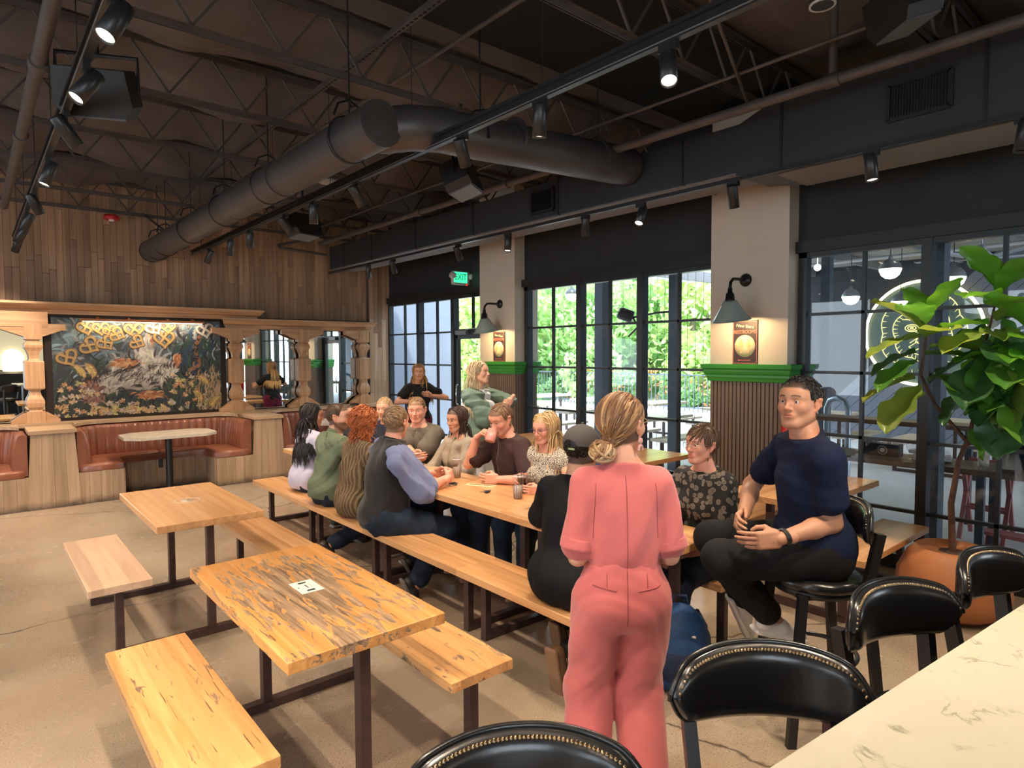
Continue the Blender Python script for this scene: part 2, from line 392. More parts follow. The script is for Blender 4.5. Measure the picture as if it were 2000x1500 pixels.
# kitchen pass behind the camera, seen in the left-hand mirror
kp = thing('serving_hatch', 'lit serving hatch with a pale lamp, seen only in the mirror left of the mural', 'hatch', (1.0, -4.2, 0))
MB().box((0, 0, .62), (2.6, .5, 1.2)).build('counter', M('dark_counter', (.03, .028, .027), .4), kp)
MB().box((0, 0, 1.27), (2.7, .6, .07)).build('counter_top', M('pale_top', (.6, .55, .45), .3), kp)
MB().box((0, -.02, 1.95), (2.6, .04, 1.2)).build('tiled_back', M('glowing_cream_tile', (.55, .47, .33), .3, emit=.55, ecol=(1, .85, .55)), kp)  # back panel glows by itself, standing in for kitchen light
MB().lathe([(.24, 0), (.27, .05), (.27, .45), (.18, .6), (.02, .66)], (0, .15, 1.32), 20).build('heat_lamp', M('glowing_dome', (.9, .85, .7), .4, emit=3.0, ecol=(1, .86, .6)), kp)
MB().lathe([(.16, 0), (.2, .1), (.06, .2)], (-.75, .15, 1.32), 16).build('bowl', chrome, kp)
# ------------------------------------------------------------------ wooden back wall of upright planks
oak = wood('oak_wall_plank', (.27, .150, .082), (.43, .265, .155), 2, .55, rnd=.24, gs=.6)
wb = struct(MB().box((.45, YB+.07, 2.1), (10.9, .08, 4.3)).build('wall_back', M('plank_joint_shadow', (.03, .018, .012), .9)))
random.seed(4)
pm = {}
for L_ in (.5, .7, .9, 1.15, 1.5): pm[L_] = MB().box((0, 0, L_/2), (.0745, .03, L_-.004), bev=.002).mesh('plank', oak)
x = .22; cnt = 0
while x < 5.40:
    z = 2.30 if x < 5.34 else 0
    z -= random.random()*.4
    while z < 4.08:
        L_ = random.choice((.7, .9, 1.15, 1.5) if z < 3.2 else (.9, 1.15)); 
        o = put('plank', pm[L_], wb, (x+.038, YB+.015+random.random()*.004, z)); z += L_; cnt += 1
    x += .0765
x = -4.9
for x in np.arange(-4.6, .2, .6): MB().box((x+.3, YB+.015, 3.2), (.59, .03, 1.9)).build('plank', oak, wb)
pal = wood('pale_oak', (.40, .26, .155), (.57, .40, .26), 2, .5, rnd=.10)
# pale pilaster where the wooden wall meets the windows
pi_ = MB().box((5.56, 10.20, 2.06), (.40, .16, 4.12)).build('pilaster', M('pilaster_core', (.1, .07, .05), .8)); pi_['kind'] = 'structure'
pi_['label'] = 'pale oak pilaster between the wooden wall and the windows'
for i in range(5):
    for z0, z1 in ((0, 1.1+.2*(i % 2)), (1.1+.2*(i % 2), 2.4-.25*(i % 3)), (2.4-.25*(i % 3), 4.08)):
        MB().box((5.40+i*.08, 10.112, (z0+z1)/2), (.077, .016, z1-z0-.004)).build('plank', pal if z1 < 3 else oak, pi_)
# ------------------------------------------------------------------ ceiling: sagging black insulation between joists
JY = [1.38, 2.58, 4.20, 5.38, 6.60, 7.83, 9.08, 10.12]
nx, ny = 150, 230
xs = np.linspace(-5, 5.9, nx); ysg = np.linspace(-4.7, 10.25, ny)
X, Y = np.meshgrid(xs, ysg, indexing='ij'); rng = np.random.default_rng(3)
jj = np.array([-4.7, -3.5, -2.3, -1.1, .15]+JY); k = np.clip(np.searchsorted(jj, Y)-1, 0, len(jj)-2)
t = (Y-jj[k])/(jj[k+1]-jj[k]); t = np.clip(t, 0, 1)
sag = np.sin(t*np.pi)
ph = (k*1.7)
Z = 4.17-.15*sag*(.6+.8*np.abs(np.sin(X*1.9+ph)))-.05*np.abs(np.sin(X*1.9+ph))*sag-.018*np.sin(X*9+4*np.sin(Y*3+ph))*sag-.012*np.sin(Y*26+5*np.sin(X*2.3+ph))*sag-.008*np.sin(Y*41+X*14)
V = np.stack([X, Y, Z], -1).reshape(-1, 3); I = np.arange(nx*ny).reshape(nx, ny)
F = np.stack([I[:-1, :-1], I[:-1, 1:], I[1:, 1:], I[1:, :-1]], -1).reshape(-1, 4)
drape = M('black_insulation_scrim', (.082, .066, .060), .75, var=.15, vs=3, bump=.35, bs=18)
ce = struct(put('ceiling', arr_mesh('ceiling', V, F, drape)))
dk = MB().box((.45, 3.3, 4.19), (10.9, 1.35, .02)).build('bare_deck', M('unlined_black_deck', (.006, .006, .006), .9), ce)
MB().box((.45, 2.75, 4.4), (11.0, 15.2, .05)).build('roof_deck', black, ce)
# (the bay between the second and third joist has no scrim: push it above the deck there)
me = ce.data; co = np.empty(len(me.vertices)*3, np.float32); me.vertices.foreach_get('co', co); co = co.reshape(-1, 3)
msk = (co[:, 1] > 2.66) & (co[:, 1] < 3.95) & (co[:, 0] > .9); co[msk, 2] = 4.26; me.vertices.foreach_set('co', co.ravel()); me.update()
# steel roof joists
jst = M('dusty_black_steel', (.075, .060, .055), .55, var=.2, vs=6)
names = ['nearest', 'second', 'third', 'fourth', 'fifth', 'sixth', 'seventh', 'last']
def joist(y, label):
    o = thing('roof_joist', label, 'joist', (0, y, 0), group='open web steel joists under the ceiling')
    mb = MB()
    for s in (-1, 1): mb.box((.4, s*.022, 3.735), (10.6, .030, .006)); mb.box((.4, s*.010, 3.718), (10.6, .005, .036))
    mb.build('bottom_chord', jst, o)
    mb = MB()
    for s in (-1, 1): mb.box((.4, s*.024, 4.12), (10.6, .034, .006)); mb.box((.4, s*.010, 4.10), (10.6, .005, .045))
    mb.build('top_chord', jst, o)
    return o
webm = MB().bar((-.01, 0, 3.73), (.26, 0, 4.11), .016, .016).mesh('web_bar', jst)
webn = MB().bar((.02, 0, 3.73), (-.26, 0, 4.11), .016, .016).mesh('web_bar', jst)
for i, y in enumerate(JY):
    o = joist(y, 'dark steel open web roof joist, %s from the camera%s' % (names[i], ', against the wooden wall' if i == 7 else ''))
    x = -.3+.13*i
    while x < 5.6:
        put('web_bar', webm, o, (x, 0, 0)); put('web_bar', webn, o, (x, 0, 0)); x += .56
# bridging struts running lengthwise
for x, nm, lb, a, b in ((2.18, 'perforated_strut', 'perforated grey channel strut crossing the joists above the round duct', 1.2, 8.6), ):
    o = thing(nm, lb, 'strut', (x, 0, 3.86))
    mb = MB(); mb.box((0, (a+b)/2, .0), (.045, b-a, .006)); mb.box((-.022, (a+b)/2, .012), (.004, b-a, .03)); mb.box((.022, (a+b)/2, .012), (.004, b-a, .03)); mb.build('channel', jst, o)
    mb = MB(); y = a
    while y < b: mb.box((0, y, -.004), (.014, .028, .004)); y += .05
    h = mb.build('slot', M('slot_black', (.004, .004, .004), .9), o); h['kind'] = 'stuff'
def pipe(name, label, pts, r, cat='pipe', mat=jst, coup=()):
    o = thing(name, label, cat, pts[0]); b = Vector(pts[0])
    MB().tube([Vector(p)-b for p in pts], r, 12).build('tube', mat, o)
    for c in coup:
        MB().tube([Vector(c)-b-Vector((0, .045, 0)), Vector(c)-b+Vector((0, .045, 0))], r*1.3, 12).build('coupling', mat, o)
    return o
pipe('conduit_pipe', 'thin black pipe crossing the joists right of the perforated strut', [(2.64, .5, 3.94), (2.64, 9.5, 3.94)], .016)
pipe('sprinkler_pipe', 'long black sprinkler pipe running beside the rectangular duct', [(4.12, -1.5, 3.46), (4.12, 9.3, 3.46)], .034, coup=[(4.12, 1.75, 3.46), (4.12, 4.9, 3.46), (4.12, 6.5, 3.46)])
pipe('conduit_pipe', 'thin conduit running above the long sprinkler pipe', [(4.02, -1.0, 3.66), (4.02, 9.6, 3.66)], .012)
pipe('drop_pipe', 'vertical black pipe dropping to the sprinkler pipe near the large vent', [(4.12, 1.75, 3.46), (4.12, 1.75, 4.15)], .026)
pipe('sprinkler_pipe', 'dusty grey pipe at the far left of the ceiling beside the track', [(.36, .5, 3.46), (.36, 9.2, 3.46)], .038, coup=[(.36, 4.6, 3.46), (.36, 6.2, 3.46)])
pipe('conduit_pipe', 'bent black conduit in front of the wooden wall by the duct end', [(4.5, 9.9, 3.40), (3.72, 9.9, 3.44), (3.70, 9.9, 3.47), (4.0, 9.7, 3.55)], .022)
pipe('branch_conduit', 'thin black conduit branching toward the rectangular duct in the near bay', [(2.9, 1.9, 3.72), (4.45, 2.5, 3.62)], .011)
# ------------------------------------------------------------------ ducts
dmat = M('dark_galvanised_duct', (.068, .060, .060), .42, .25, var=.18, vs=2.5)
rd = thing('round_duct', 'long round dark metal duct hanging from loop hangers', 'duct', (1.95, 0, 3.2))
ya, yb = 3.62, 9.85
mb = MB().tube([(0.06, ya, .02), (0, yb, 0)], .145, 28, cap=False); mb.build('pipe', dmat, rd)
mb = MB().tube([(.0, yb-.002, 0), (0, yb+.012, 0)], .152, 28); mb.build('end_cap', black, rd)
mb = MB()
for r_, q in ((.145, .0), (.11, -.012), (.075, .004), (.04, -.01)): mb.tube([(.06, ya-.03+q, .02), (.06, ya+.02, .02)], r_, 28)
mb.build('end_cap', dmat, rd)
for y in np.arange(ya+.4, yb, 1.15): MB().tube([(.04, y, .01), (.04, y+.012, .01)], .148, 28).build('seam', dmat, rd)
for y in (3.95, 5.45, 6.65, 7.9, 9.1, 9.55):
    mb = MB(); ring = [(.02+.152*math.sin(a), y, .0+.152*math.cos(a)) for a in np.linspace(0, 2*math.pi, 25)]; mb.tube(ring, .006, 6, cap=False)
    mb.tube([(.02, y, .15), (.02, y, .9)], .006, 6); mb.tube([(-.09, y, .14), (-.06, y, .22), (.02, y, .26), (.1, y, .22), (.13, y, .12)], .008, 6)
    mb.build('hanger', black, rd)
cd = thing('cross_duct', 'round dark duct crossing from the elbow to the rectangular duct', 'duct', (2.15, 3.62, 3.24))
mb = MB().tube([(-.06, .16, -.0), (.10, .03, .02), (.3, -.02, .04), (.55, 0, .055), (2.15, 0, .16), (2.30, .02, .18)], [.145]*4+[.160, .160], 28); mb.build('pipe', dmat, cd)
for x in (.95, 1.85): MB().tube([(x, 0, .075+x*.045), (x+.02, 0, .075+x*.045)], .163, 28).build('seam', dmat, cd)
MB().tube([(.62, -.15, .02), (.62, -.12, .22), (.62, .0, .25), (.62, .15, .2)], .01, 6).build('hanger', black, cd)
for x in (.66, 1.9): MB().tube([(x, 0, .22), (x, 0, .85)], .007, 6).build('hanger_rod', black, cd)
rect = M('rectangular_duct_black', (.026, .027, .031), .5, var=.12, vs=2)
bx = thing('rectangular_duct', 'large black rectangular duct running along the window wall', 'duct', (4.75, 0, 3.0))
MB().box((0, 6.2, .335), (.49, 7.2, .35)).build('duct_section', rect, bx)
mb = MB().prism([(2.62, .13), (2.30, .08), (2.30, .62), (2.62, .50)], -.246, .246, 0); mb.build('transition', rect, bx)
MB().box((.0, -.5, .35), (.52, 5.62, .54)).build('duct_section', rect, bx)
for y in (3.1, 4.55, 5.95, 7.2, 8.4, 9.3): MB().box((0, y, .335), (.505, .02, .365)).build('flange', black, bx)
for y in (.4, 1.05, 2.26): MB().box((0, y, .35), (.535, .02, .555)).build('flange', black, bx)
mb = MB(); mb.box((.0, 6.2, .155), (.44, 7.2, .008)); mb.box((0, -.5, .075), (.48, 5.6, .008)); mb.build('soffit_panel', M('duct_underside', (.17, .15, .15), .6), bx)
def grille(y0, y1, z0, z1, label):
    o = thing('air_grille', label, 'grille', (4.49, (y0+y1)/2, (z0+z1)/2)); w, h = y1-y0, z1-z0
    mb = MB()
    for s in (-1, 1): mb.box((-.008, s*w/2, 0), (.016, .025, h)); mb.box((-.008, 0, s*h/2), (.016, w, .025))
    mb.build('frame', black, o); MB().box((.004, 0, 0), (.004, w, h)).build('backing', M('slot_black'), o)
    sl = MB().box((-.008, 0, 0), (.012, .004, h-.02)).mesh('louver', blacks); n = int(w/.016)
    for i in range(n): put('louver', sl, o, (0, -w/2+w*(i+.5)/n, 0))
grille(4.60, 4.92, 3.22, 3.44, 'small black air grille in the side of the rectangular duct')
grille(1.22, 1.56, 3.24, 3.46, 'large black air grille at the near end of the rectangular duct')
# ------------------------------------------------------------------ track lights
spotm = M('spot_lens_glow', (1, .9, .7), .3, emit=9, ecol=(1, .84, .58))
def track(x, y0, y1, z, label, dbl=0):
    o = thing('light_track', label, 'track', (x, 0, z), group='black lighting tracks')
    mb = MB().box((0, (y0+y1)/2, 0), (.036, y1-y0, .03)); 
    if dbl: mb.box((0, (y0+y1)/2, .05), (.045, y1-y0, .02)); mb.box((.0, (y0+y1)/2, .03), (.008, y1-y0, .04))
    mb.build('rail', blacks, o)
    if dbl:
        MB().box((-.019, (y0+y1)/2, -.004), (.003, y1-y0, .005)).build('bright_edge', M('track_edge', (.5, .5, .5), .3, .8), o)
        for y in np.arange(y0+.4, y1, 1.3): MB().tube([(0, y, .05), (0, y, 4.1-z)], .003, 5).build('hanger_wire', black, o)
track(2.36, -.5, 9.45, 3.14, 'long black lighting track hanging down the middle of the room', 1)
track(.455, -.5, 9.55, 3.14, 'black lighting track at the left side of the ceiling', 1)
track(4.40, -1.5, 9.6, 3.07, 'black lighting track fixed along the rectangular duct')
def spotlight(x, y, z, aim, label, power, grp, on=True, s=1.0):
    a = Vector(aim).normalized(); o = thing('track_spotlight', label, 'spotlight', (x, y, z), group=grp)
    MB().box((0, 0, -.02), (.03, .09, .04)).build('adapter', blacks, o)
    MB().tube([(0, 0, -.03), (0, 0, -.10)], .009, 8).build('stem', blacks, o)
    cpt = Vector((0, 0, -.11)); st = cpt-a*.085*s; en = cpt+a*.085*s
    R = a.to_track_quat('Z', 'Y').to_matrix()
    MB().lathe([(.0, 0), (.036*s, 0), (.038*s, .01), (.038*s, .17*s), (.034*s, .17*s), (.032*s, .155*s)], st, 20, a, cap=False).build('housing', blacks, o)
    if on:
        MB().lathe([(.0, .002), (.0325*s, .002)], en-a*.014, 20, a, cap=False).build('lens', spotm, o)
        l = light('spot_beam', 'SPOT', cpt+a*(.10*s), power, WARM, spot_size=RAD(100), spot_blend=.8, shadow_soft_size=.018)
        l.parent = o; l.rotation_euler = a.to_track_quat('-Z', 'Y').to_euler()
    else: MB().lathe([(.0, .002), (.0325*s, .002)], en-a*.014, 20, a, cap=False).build('lens', M('dark_lens', (.02, .02, .02), .2), o)
dn = (-.15, -.1, -1)
G1, G2, G3 = 'spotlights on the middle track', 'spotlights on the left track', 'spotlights on the duct track'
PW = 125
ordn = ['first', 'second', 'third', 'fourth', 'fifth', 'sixth', 'seventh', 'eighth', 'ninth']
for i, (y, aim, on) in enumerate([(1.70, (-.42, -.35, -1), 1), (2.52, (.05, .12, -1), 1), (3.22, (.45, .2, -.8), 1), (4.62, (.65, .1, -.9), 1), (5.45, (.02, .05, -1), 1), (6.10, (.75, .0, -.9), 1), (7.12, (.02, .05, -1), 1), (7.80, (-.05, .15, -1), 1), (8.65, (-.35, .35, -1), 1)]):
    spotlight(2.36, y, 3.13, aim, 'black cylinder spotlight, %s from the camera on the middle track' % ordn[i], PW, G1, on)
for i, (y, aim) in enumerate([(2.80, (-.5, -.3, -1)), (3.55, (-.6, -.2, -.9)), (4.32, (.7, .1, -1)), (5.40, (-.35, -.1, -1)), (6.55, (.45, .1, -1)), (7.45, (-.4, .2, -1)), (8.30, (-.5, .4, -1)), (9.05, (-.3, .5, -1))]):
    spotlight(.455, y, 3.13, aim, 'black cylinder spotlight, %s from the camera on the left track' % ordn[i], PW, G2)
for i, (y, aim, on) in enumerate([(.85, (-.1, .1, -1), 0), (1.62, (-.06, -.12, -1), 1), (2.58, (.4, .1, -.9), 0), (3.44, (-.5, -.1, -.9), 1), (4.08, (.2, .2, -1), 0), (5.20, (-.15, -.1, -1), 1), (6.10, (.5, .1, -.9), 0), (7.60, (.4, .1, -1), 0), (8.30, (.02, .05, -1), 1)]):
    spotlight(4.40, y, 3.06, aim, 'black cylinder spotlight, %s from the camera on the duct track' % ordn[i], PW, G3, on)
# unseen fill track and spots added at left; track spots continue behind the camera
track(-1.45, -.5, 9.0, 3.14, 'added black fill track outside the frame on the left', 1)
for i, y in enumerate((-.3, 1.2, 2.7, 4.2, 5.7, 7.2, 8.6)):
    spotlight(-1.45, y, 3.13, (.35, .0, -1), 'black cylinder spotlight, %s on the added fill track outside the frame' % ordn[i], PW, 'added fill spotlights outside the frame')
for i, (x, y) in enumerate(((.455, .9), (.455, 1.8), (2.36, .5), (2.36, -.3), (4.40, -.4))):
    spotlight(x, y, 3.13, (.1, .2, -1), 'black cylinder spotlight, %s one above and behind the camera' % ordn[i], PW, 'spotlights above the camera')
# ------------------------------------------------------------------ loudspeakers / heaters, alarms
def speaker(loc, rz, tilt, label, s=1.0, mat=black):
    o = thing('ceiling_speaker', label, 'speaker', loc, rz, 'loudspeakers hung from the ceiling')
    R = Matrix.Rotation(tilt, 3, 'X'); mb = MB()
    pr = [(-.17, .12), (.17, .12), (.19, -.06), (.15, -.12), (-.15, -.12), (-.19, -.06)]
    m2 = MB().prism([(a*s, b*s) for a, b in pr], -.11*s, .11*s, 1); m2.v = [tuple(R @ Vector(v)) for v in m2.v]; m2.build('cabinet', mat, o)
    g = MB().box((0, 0, -.125*s), (.29*s, .2*s, .012)); g.v = [tuple(R @ Vector(v)) for v in g.v]; g.build('grille', M('speaker_grille', (.10, .10, .11), .4), o)
    mb.tube([(-.2*s, 0, .02), (-.2*s, 0, .2*s), (.2*s, 0, .2*s), (.2*s, 0, .02)], .012, 6); mb.tube([(0, 0, .2*s), (0, 0, .62)], .014, 8); mb.build('bracket', black, o)
speaker((3.19, 4.37, 3.24), .6, -.35, 'black loudspeaker hanging beside the cross duct')
speaker((3.05, 7.35, 3.28), .3, -.2, 'black loudspeaker hanging near the far end of the middle track')
speaker((.62, 4.40, 3.30), 2.7, -.4, 'dark tilted loudspeaker beside the left track', 1.05)
speaker((3.60, 1.20, 3.50), .9, -.30, 'large grey-fronted loudspeaker at the top right of the ceiling', .85)
o = thing('fire_alarm', 'red and white round fire alarm fixed under the joist by the wooden wall', 'alarm', (1.52, 10.05, 3.62))
MB().lathe([(.09, 0), (.095, .02), (.085, .06), (.04, .07)], (0, 0, -.02), 20).build('housing', M('alarm_red', (.55, .02, .02), .4), o)
MB().lathe([(.0, -.045), (.03, -.04), (.035, -.01), (.035, 0)], (0, 0, 0), 16).build('strobe', M('alarm_white', (.8, .8, .8), .3), o)
MB().lathe([(.07, -.02), (.10, -.01), (.10, .01)], (2.94, 6.42, 3.6), 24).build('ceiling_disc', M('grey_disc', (.25, .25, .25), .5)); tag(bpy.data.objects['ceiling_disc'], 'round grey disc high above the middle track', 'vent')
MB().tube([(2.94, 6.42, 3.6), (2.94, 6.42, 4.1)], .01).build('rod', black, bpy.data.objects['ceiling_disc'])
o = thing('ceiling_downlight', 'black can light with a pale ring at the top edge of the view', 'lamp', (3.28, 1.45, 3.5))
MB().lathe([(.055, 0), (.06, .0), (.06, .22), (.0, .22)], (0, 0, 0), 24).build('can', black, o)
MB().lathe([(.052, -.002), (.062, -.004), (.062, .006)], (0, 0, 0), 24, cap=False).build('ring', M('pale_ring', (.45, .45, .45), .4), o)
MB().tube([(0, 0, .2), (0, 0, .65)], .01).build('rod', black, o)
o = tag(MB().tube([(1.9, 10.12, 3.75), (2.1, 10.0, 3.56), (2.3, 9.96, 3.40), (2.5, 9.96, 3.38), (2.62, 9.98, 3.50), (2.75, 10, 3.60)], .014, 8).build('cable', black), 'black cable looping down in front of the wooden wall', 'cable')
o = tag(MB().tube([(3.0, 4.1, 3.76), (3.3, 4.0, 3.60), (3.7, 3.9, 3.52), (4.1, 3.85, 3.64), (4.3, 3.8, 3.7)], .006, 6).build('cable', jst), 'thin cable drooping near the cross duct', 'cable')
# exit sign
ex = thing('exit_sign', 'green lit exit sign with emergency lamps on the dark wall', 'sign', (5.60, 7.72, 2.90))
MB().box((0, 0, 0), (.30, .07, .20), bev=.01).build('housing', M('sign_grey', (.5, .5, .48), .5), ex)
MB().box((-.02, -.037, .01), (.24, .004, .155)).build('face', M('exit_green', (.05, .8, .35), .4, emit=1.5, ecol=(.05, .85, .38)), ex)
text('lettering', 'EXIT', .13, M('exit_letter', (.0, .25, .1), .5), (-.02, -.041, .01), (math.pi/2, 0, 0), ex, sx=.8)
for s in (-1, 1): MB().lathe([(.0, .0), (.045, .01), (.05, .06), (.03, .075)], (s*.16, -.01, .03), 16, (s*.4, -1, 0)).build('lamp_head', M('sign_grey'), ex)
MB().ball((.09, -.04, -.095), .014).build('indicator', M('red_led', (.6, .02, .01), .4, emit=1.0, ecol=(1, .05, .02)), ex)
# sconces and restroom signs
shade_m = M('sage_enamel', (.30, .36, .33), .25, coat=.4)
shade_in = M('white_enamel_inside', (.85, .82, .75), .4)
gun = M('gunmetal', (.03, .028, .027), .35, .6)
def sconce(y, label):
    o = thing('wall_sconce', label, 'lamp', (5.58, y+.01, 2.46), group='gooseneck barn lamps on the columns')
    MB().lathe([(.058, 0), (.062, .006), (.05, .02), (.03, .032), (.0, .034)], (0, 0, 0), 24, (-1, 0, 0)).build('wall_plate', gun, o)
    MB().tube([(0, 0, 0), (-.16, 0, .0), (-.225, 0, -.005), (-.265, -.0, -.04), (-.275, -.0, -.09)], .014, 12).build('gooseneck', gun, o)
    MB().lathe([(.02, 0), (.022, -.04), (.035, -.05), (.045, -.11), (.05, -.13), (.0, -.13)], (-.275, 0, -.09), 16, cap=False).build('socket', gun, o)
    a = Vector((-.18, 0, 1)); cpt = (-.275, 0, -.205)
    MB().lathe([(.045, 0), (.06, -.005), (.085, -.05), (.155, -.16), (.172, -.185), (.176, -.185), (.17, -.18)], cpt, 32, a, cap=False).build('shade', shade_m, o)
    MB().lathe([(.04, -.004), (.08, -.055), (.150, -.163), (.168, -.186)], cpt, 32, a, cap=False).build('shade_lining', shade_in, o)
    MB().ball((-.265, 0, -.30), .032).build('bulb', M('bulb_glow', (1, .9, .7), .3, emit=25, ecol=(1, .72, .38)), o)
    l = light('bulb_light', 'POINT', (-.255, 0, -.35), 20, (1, .68, .34), shadow_soft_size=.03); l.parent = o; l.data.energy = 13
sconce(3.12, 'sage green barn lamp on the nearer column'); sconce(6.76, 'sage green barn lamp on the farther column by the exit sign')
def rsign(y, label):
    o = thing('restroom_sign', label, 'sign', (5.578, y, 1.875), group='restroom signs on the columns')
    MB().box((-.004, 0, 0), (.010, .25, .415)).build('board', M('plum_brown_board', (.030, .015, .020), .5), o)
    red = M('salmon_print', (.75, .20, .13), .5); cr = M('cream_print', (.82, .66, .40), .5); mb = MB()
    for s in (-1, 1): mb.box((-.0105, s*.118, 0), (.002, .004, .395)); mb.box((-.0105, 0, s*.196), (.002, .24, .004))
    mb.build('border', red, o)
    MB().lathe([(.0, .003), (.104, .003), (.104, 0)], (-.009, 0, -.035), 40, (-1, 0, 0)).build('disc', cr, o)
    rt = (math.pi/2, 0, -math.pi/2)
    text('lettering', 'RESTROOMS', .048, red, (-.011, 0, .098), rt, o, sx=.86)
    text('script', 'New Stars', .042, cr, (-.011, 0, .152), (math.pi/2-.0, .12, -math.pi/2), o)
    fg = M('peach_figure', (.72, .42, .2), .5)
    for k_, s in enumerate((1, -1)):
        w = .016 if k_ else .02; mb = MB(); Y = s*.038; q = -.0125
        mb.lathe([(.0, .001), (.009, .001), (.009, 0)], (q, Y, .022), 14, (-1, 0, 0))
        mb.prism([(Y-w*.9, .008), (Y+w*.9, .008), (Y+w*1.45, -.04), (Y+w*1.0, -.045), (Y+w*.75, -.015), (Y+w*(.75 if k_ else 1.0), -.05), (Y+w*.35, -.05), (Y+w*.35, -.1), (Y-w*.35, -.1), (Y-w*.35, -.05), (Y-w*(.75 if k_ else 1.0), -.05), (Y-w*.75, -.015), (Y-w*1.0, -.045), (Y-w*1.45, -.04)], q-.001, q, 0)
        mb.build('figure', fg, o)
    mb = MB().box((-.0105, 0, -.168), (.002, .12, .005)); mb.ball((-.0105, .06, -.168), .008, sc=(.2, 1, 1)); mb.build('arrow', red, o)
rsign(3.125, 'brown restroom sign with two figures on the nearer column'); rsign(6.785, 'brown restroom sign with two figures on the farther column')
# ------------------------------------------------------------------ carved screen, mirrors, mural on the back wall
cw = wood('carved_oak', (.46, .24, .115), (.66, .40, .22), 2, .45, rnd=.06)
cwx = wood('oak_rail', (.46, .24, .115), (.66, .40, .22), 0, .45, rnd=.06)
mirror = M('mirror_glass', (.86, .90, .90), .005, 1)
YM = 10.10
prof = [(.095, .93), (.095, 1.075), (.065, 1.08), (.06, 1.095), (.085, 1.13), (.093, 1.18), (.085, 1.23), (.060, 1.28), (.054, 1.325), (.058, 1.345), (.092, 1.355), (.100, 1.37), (.100, 1.70), (.092, 1.715), (.058, 1.72), (.050, 1.74), (.052, 1.78), (.070, 1.84), (.092, 1.88), (.096, 1.91), (.085, 1.945), (.062, 1.96), (.062, 1.975), (.088, 1.985), (.088, 2.18)]
def post(x, label, left=True, right=True, y=10.0):
    o = thing('carved_post', label, 'post', (x, y, 0), group='carved oak posts of the screen')
    vs = []; 
    for h, z in prof: 
        for a, b in ((1, 1), (-1, 1), (-1, -1), (1, -1)): vs.append((a*h, b*h*.82, z))
    n = len(prof); fs = [(i*4+j, i*4+(j+1) % 4, (i+1)*4+(j+1) % 4, (i+1)*4+j) for i in range(n-1) for j in range(4)]
    MB().add(vs, fs).add(vs[:4], [(3, 2, 1, 0)]).add(vs[-4:], [(0, 1, 2, 3)]).build('shaft', cw, o)
    for s in ((-1,) if left else ())+((1,) if right else ()):
        MB().prism([(s*.088, 2.18), (s*.34, 2.18), (s*.34, 2.10), (s*.30, 2.10), (s*.10, 2.02), (s*.088, 2.02)][::s], -.05, .05, 1).build('bracket', cwx, o)
        MB().prism([(s*.094, .93), (s*.25, .93), (s*.25, .965), (s*.12, 1.06), (s*.094, 1.06)][::s], -.05, .05, 1).build('foot_wedge', cwx, o)
    return o
post(.62, 'carved oak post left of the mural'); post(3.06, 'carved oak post right of the mural')
post(4.10, 'carved oak post between the two right-hand mirrors'); post(5.17, 'carved oak post at the right end of the screen', True, False)
post(-1.5, 'carved oak post outside the frame at the left')
def mir(x0, x1, z0, z1, label):
    o = tag(MB().box(((x0+x1)/2, YM, (z0+z1)/2), (x1-x0, .012, z1-z0)).build('wall_mirror', mirror), label, 'mirror', 'mirrors behind the carved screen')
mir(-1.4, .76, .94, 2.18, 'mirror left of the mural reflecting the lit hatch')
mir(2.95, 4.10, .94, 2.16, 'mirror reflecting the two standing women'); mir(4.10, 5.30, .94, 2.16, 'mirror at the right end, reflecting the glass door')
MB().box((1.8, YM+.02, 1.5), (7.2, .02, 1.7)).build('screen_backing', M('backing_dark', (.02, .012, .01), .8)); tag(bpy.data.objects['screen_backing'], 'dark board behind the carved screen and mirrors', 'panel')
def cornice(name, x0, x1, z0, z1, y0, y1, label):
    o = thing(name, label, 'cornice', ((x0+x1)/2, 0, 0)); w = (x1-x0)/2; h = z1-z0; d = y1-y0
    pr = [(y1, z0), (y0+d*.45, z0), (y0+d*.42, z0+h*.35), (y0+d*.25, z0+h*.45), (y0+d*.08, z0+h*.75), (y0, z0+h*.8), (y0, z1), (y1, z1)]
    vs = []
    for s in (-1, 1):
        for (y, z) in pr: vs.append((s*(w-(y-y0)*.45), y, z))
    n = len(pr); MB().add(vs, [tuple(range(n)), tuple(range(2*n-1, n-1, -1))]+[(i+n, (i+1) % n+n, (i+1) % n, i) for i in range(n)]).build('moulding', cwx, o)
    MB().box((0, y1-.02, z0-.045), (2*w-.3, .05, .10)).build('fascia', cwx, o)
cornice('cornice_moulding', -3.0, 3.46, 2.31, 2.455, 9.86, 10.18, 'upper oak cornice over the mural')
cornice('cornice_moulding', 2.86, 5.40, 2.17, 2.325, 9.90, 10.18, 'lower oak cornice over the two mirrors on the right')
tag(MB().box((-.35, 9.99, 2.235), (2.25, .10, .19)).build('header_beam', cwx), 'oak header beam over the mirror left of the mural', 'beam')
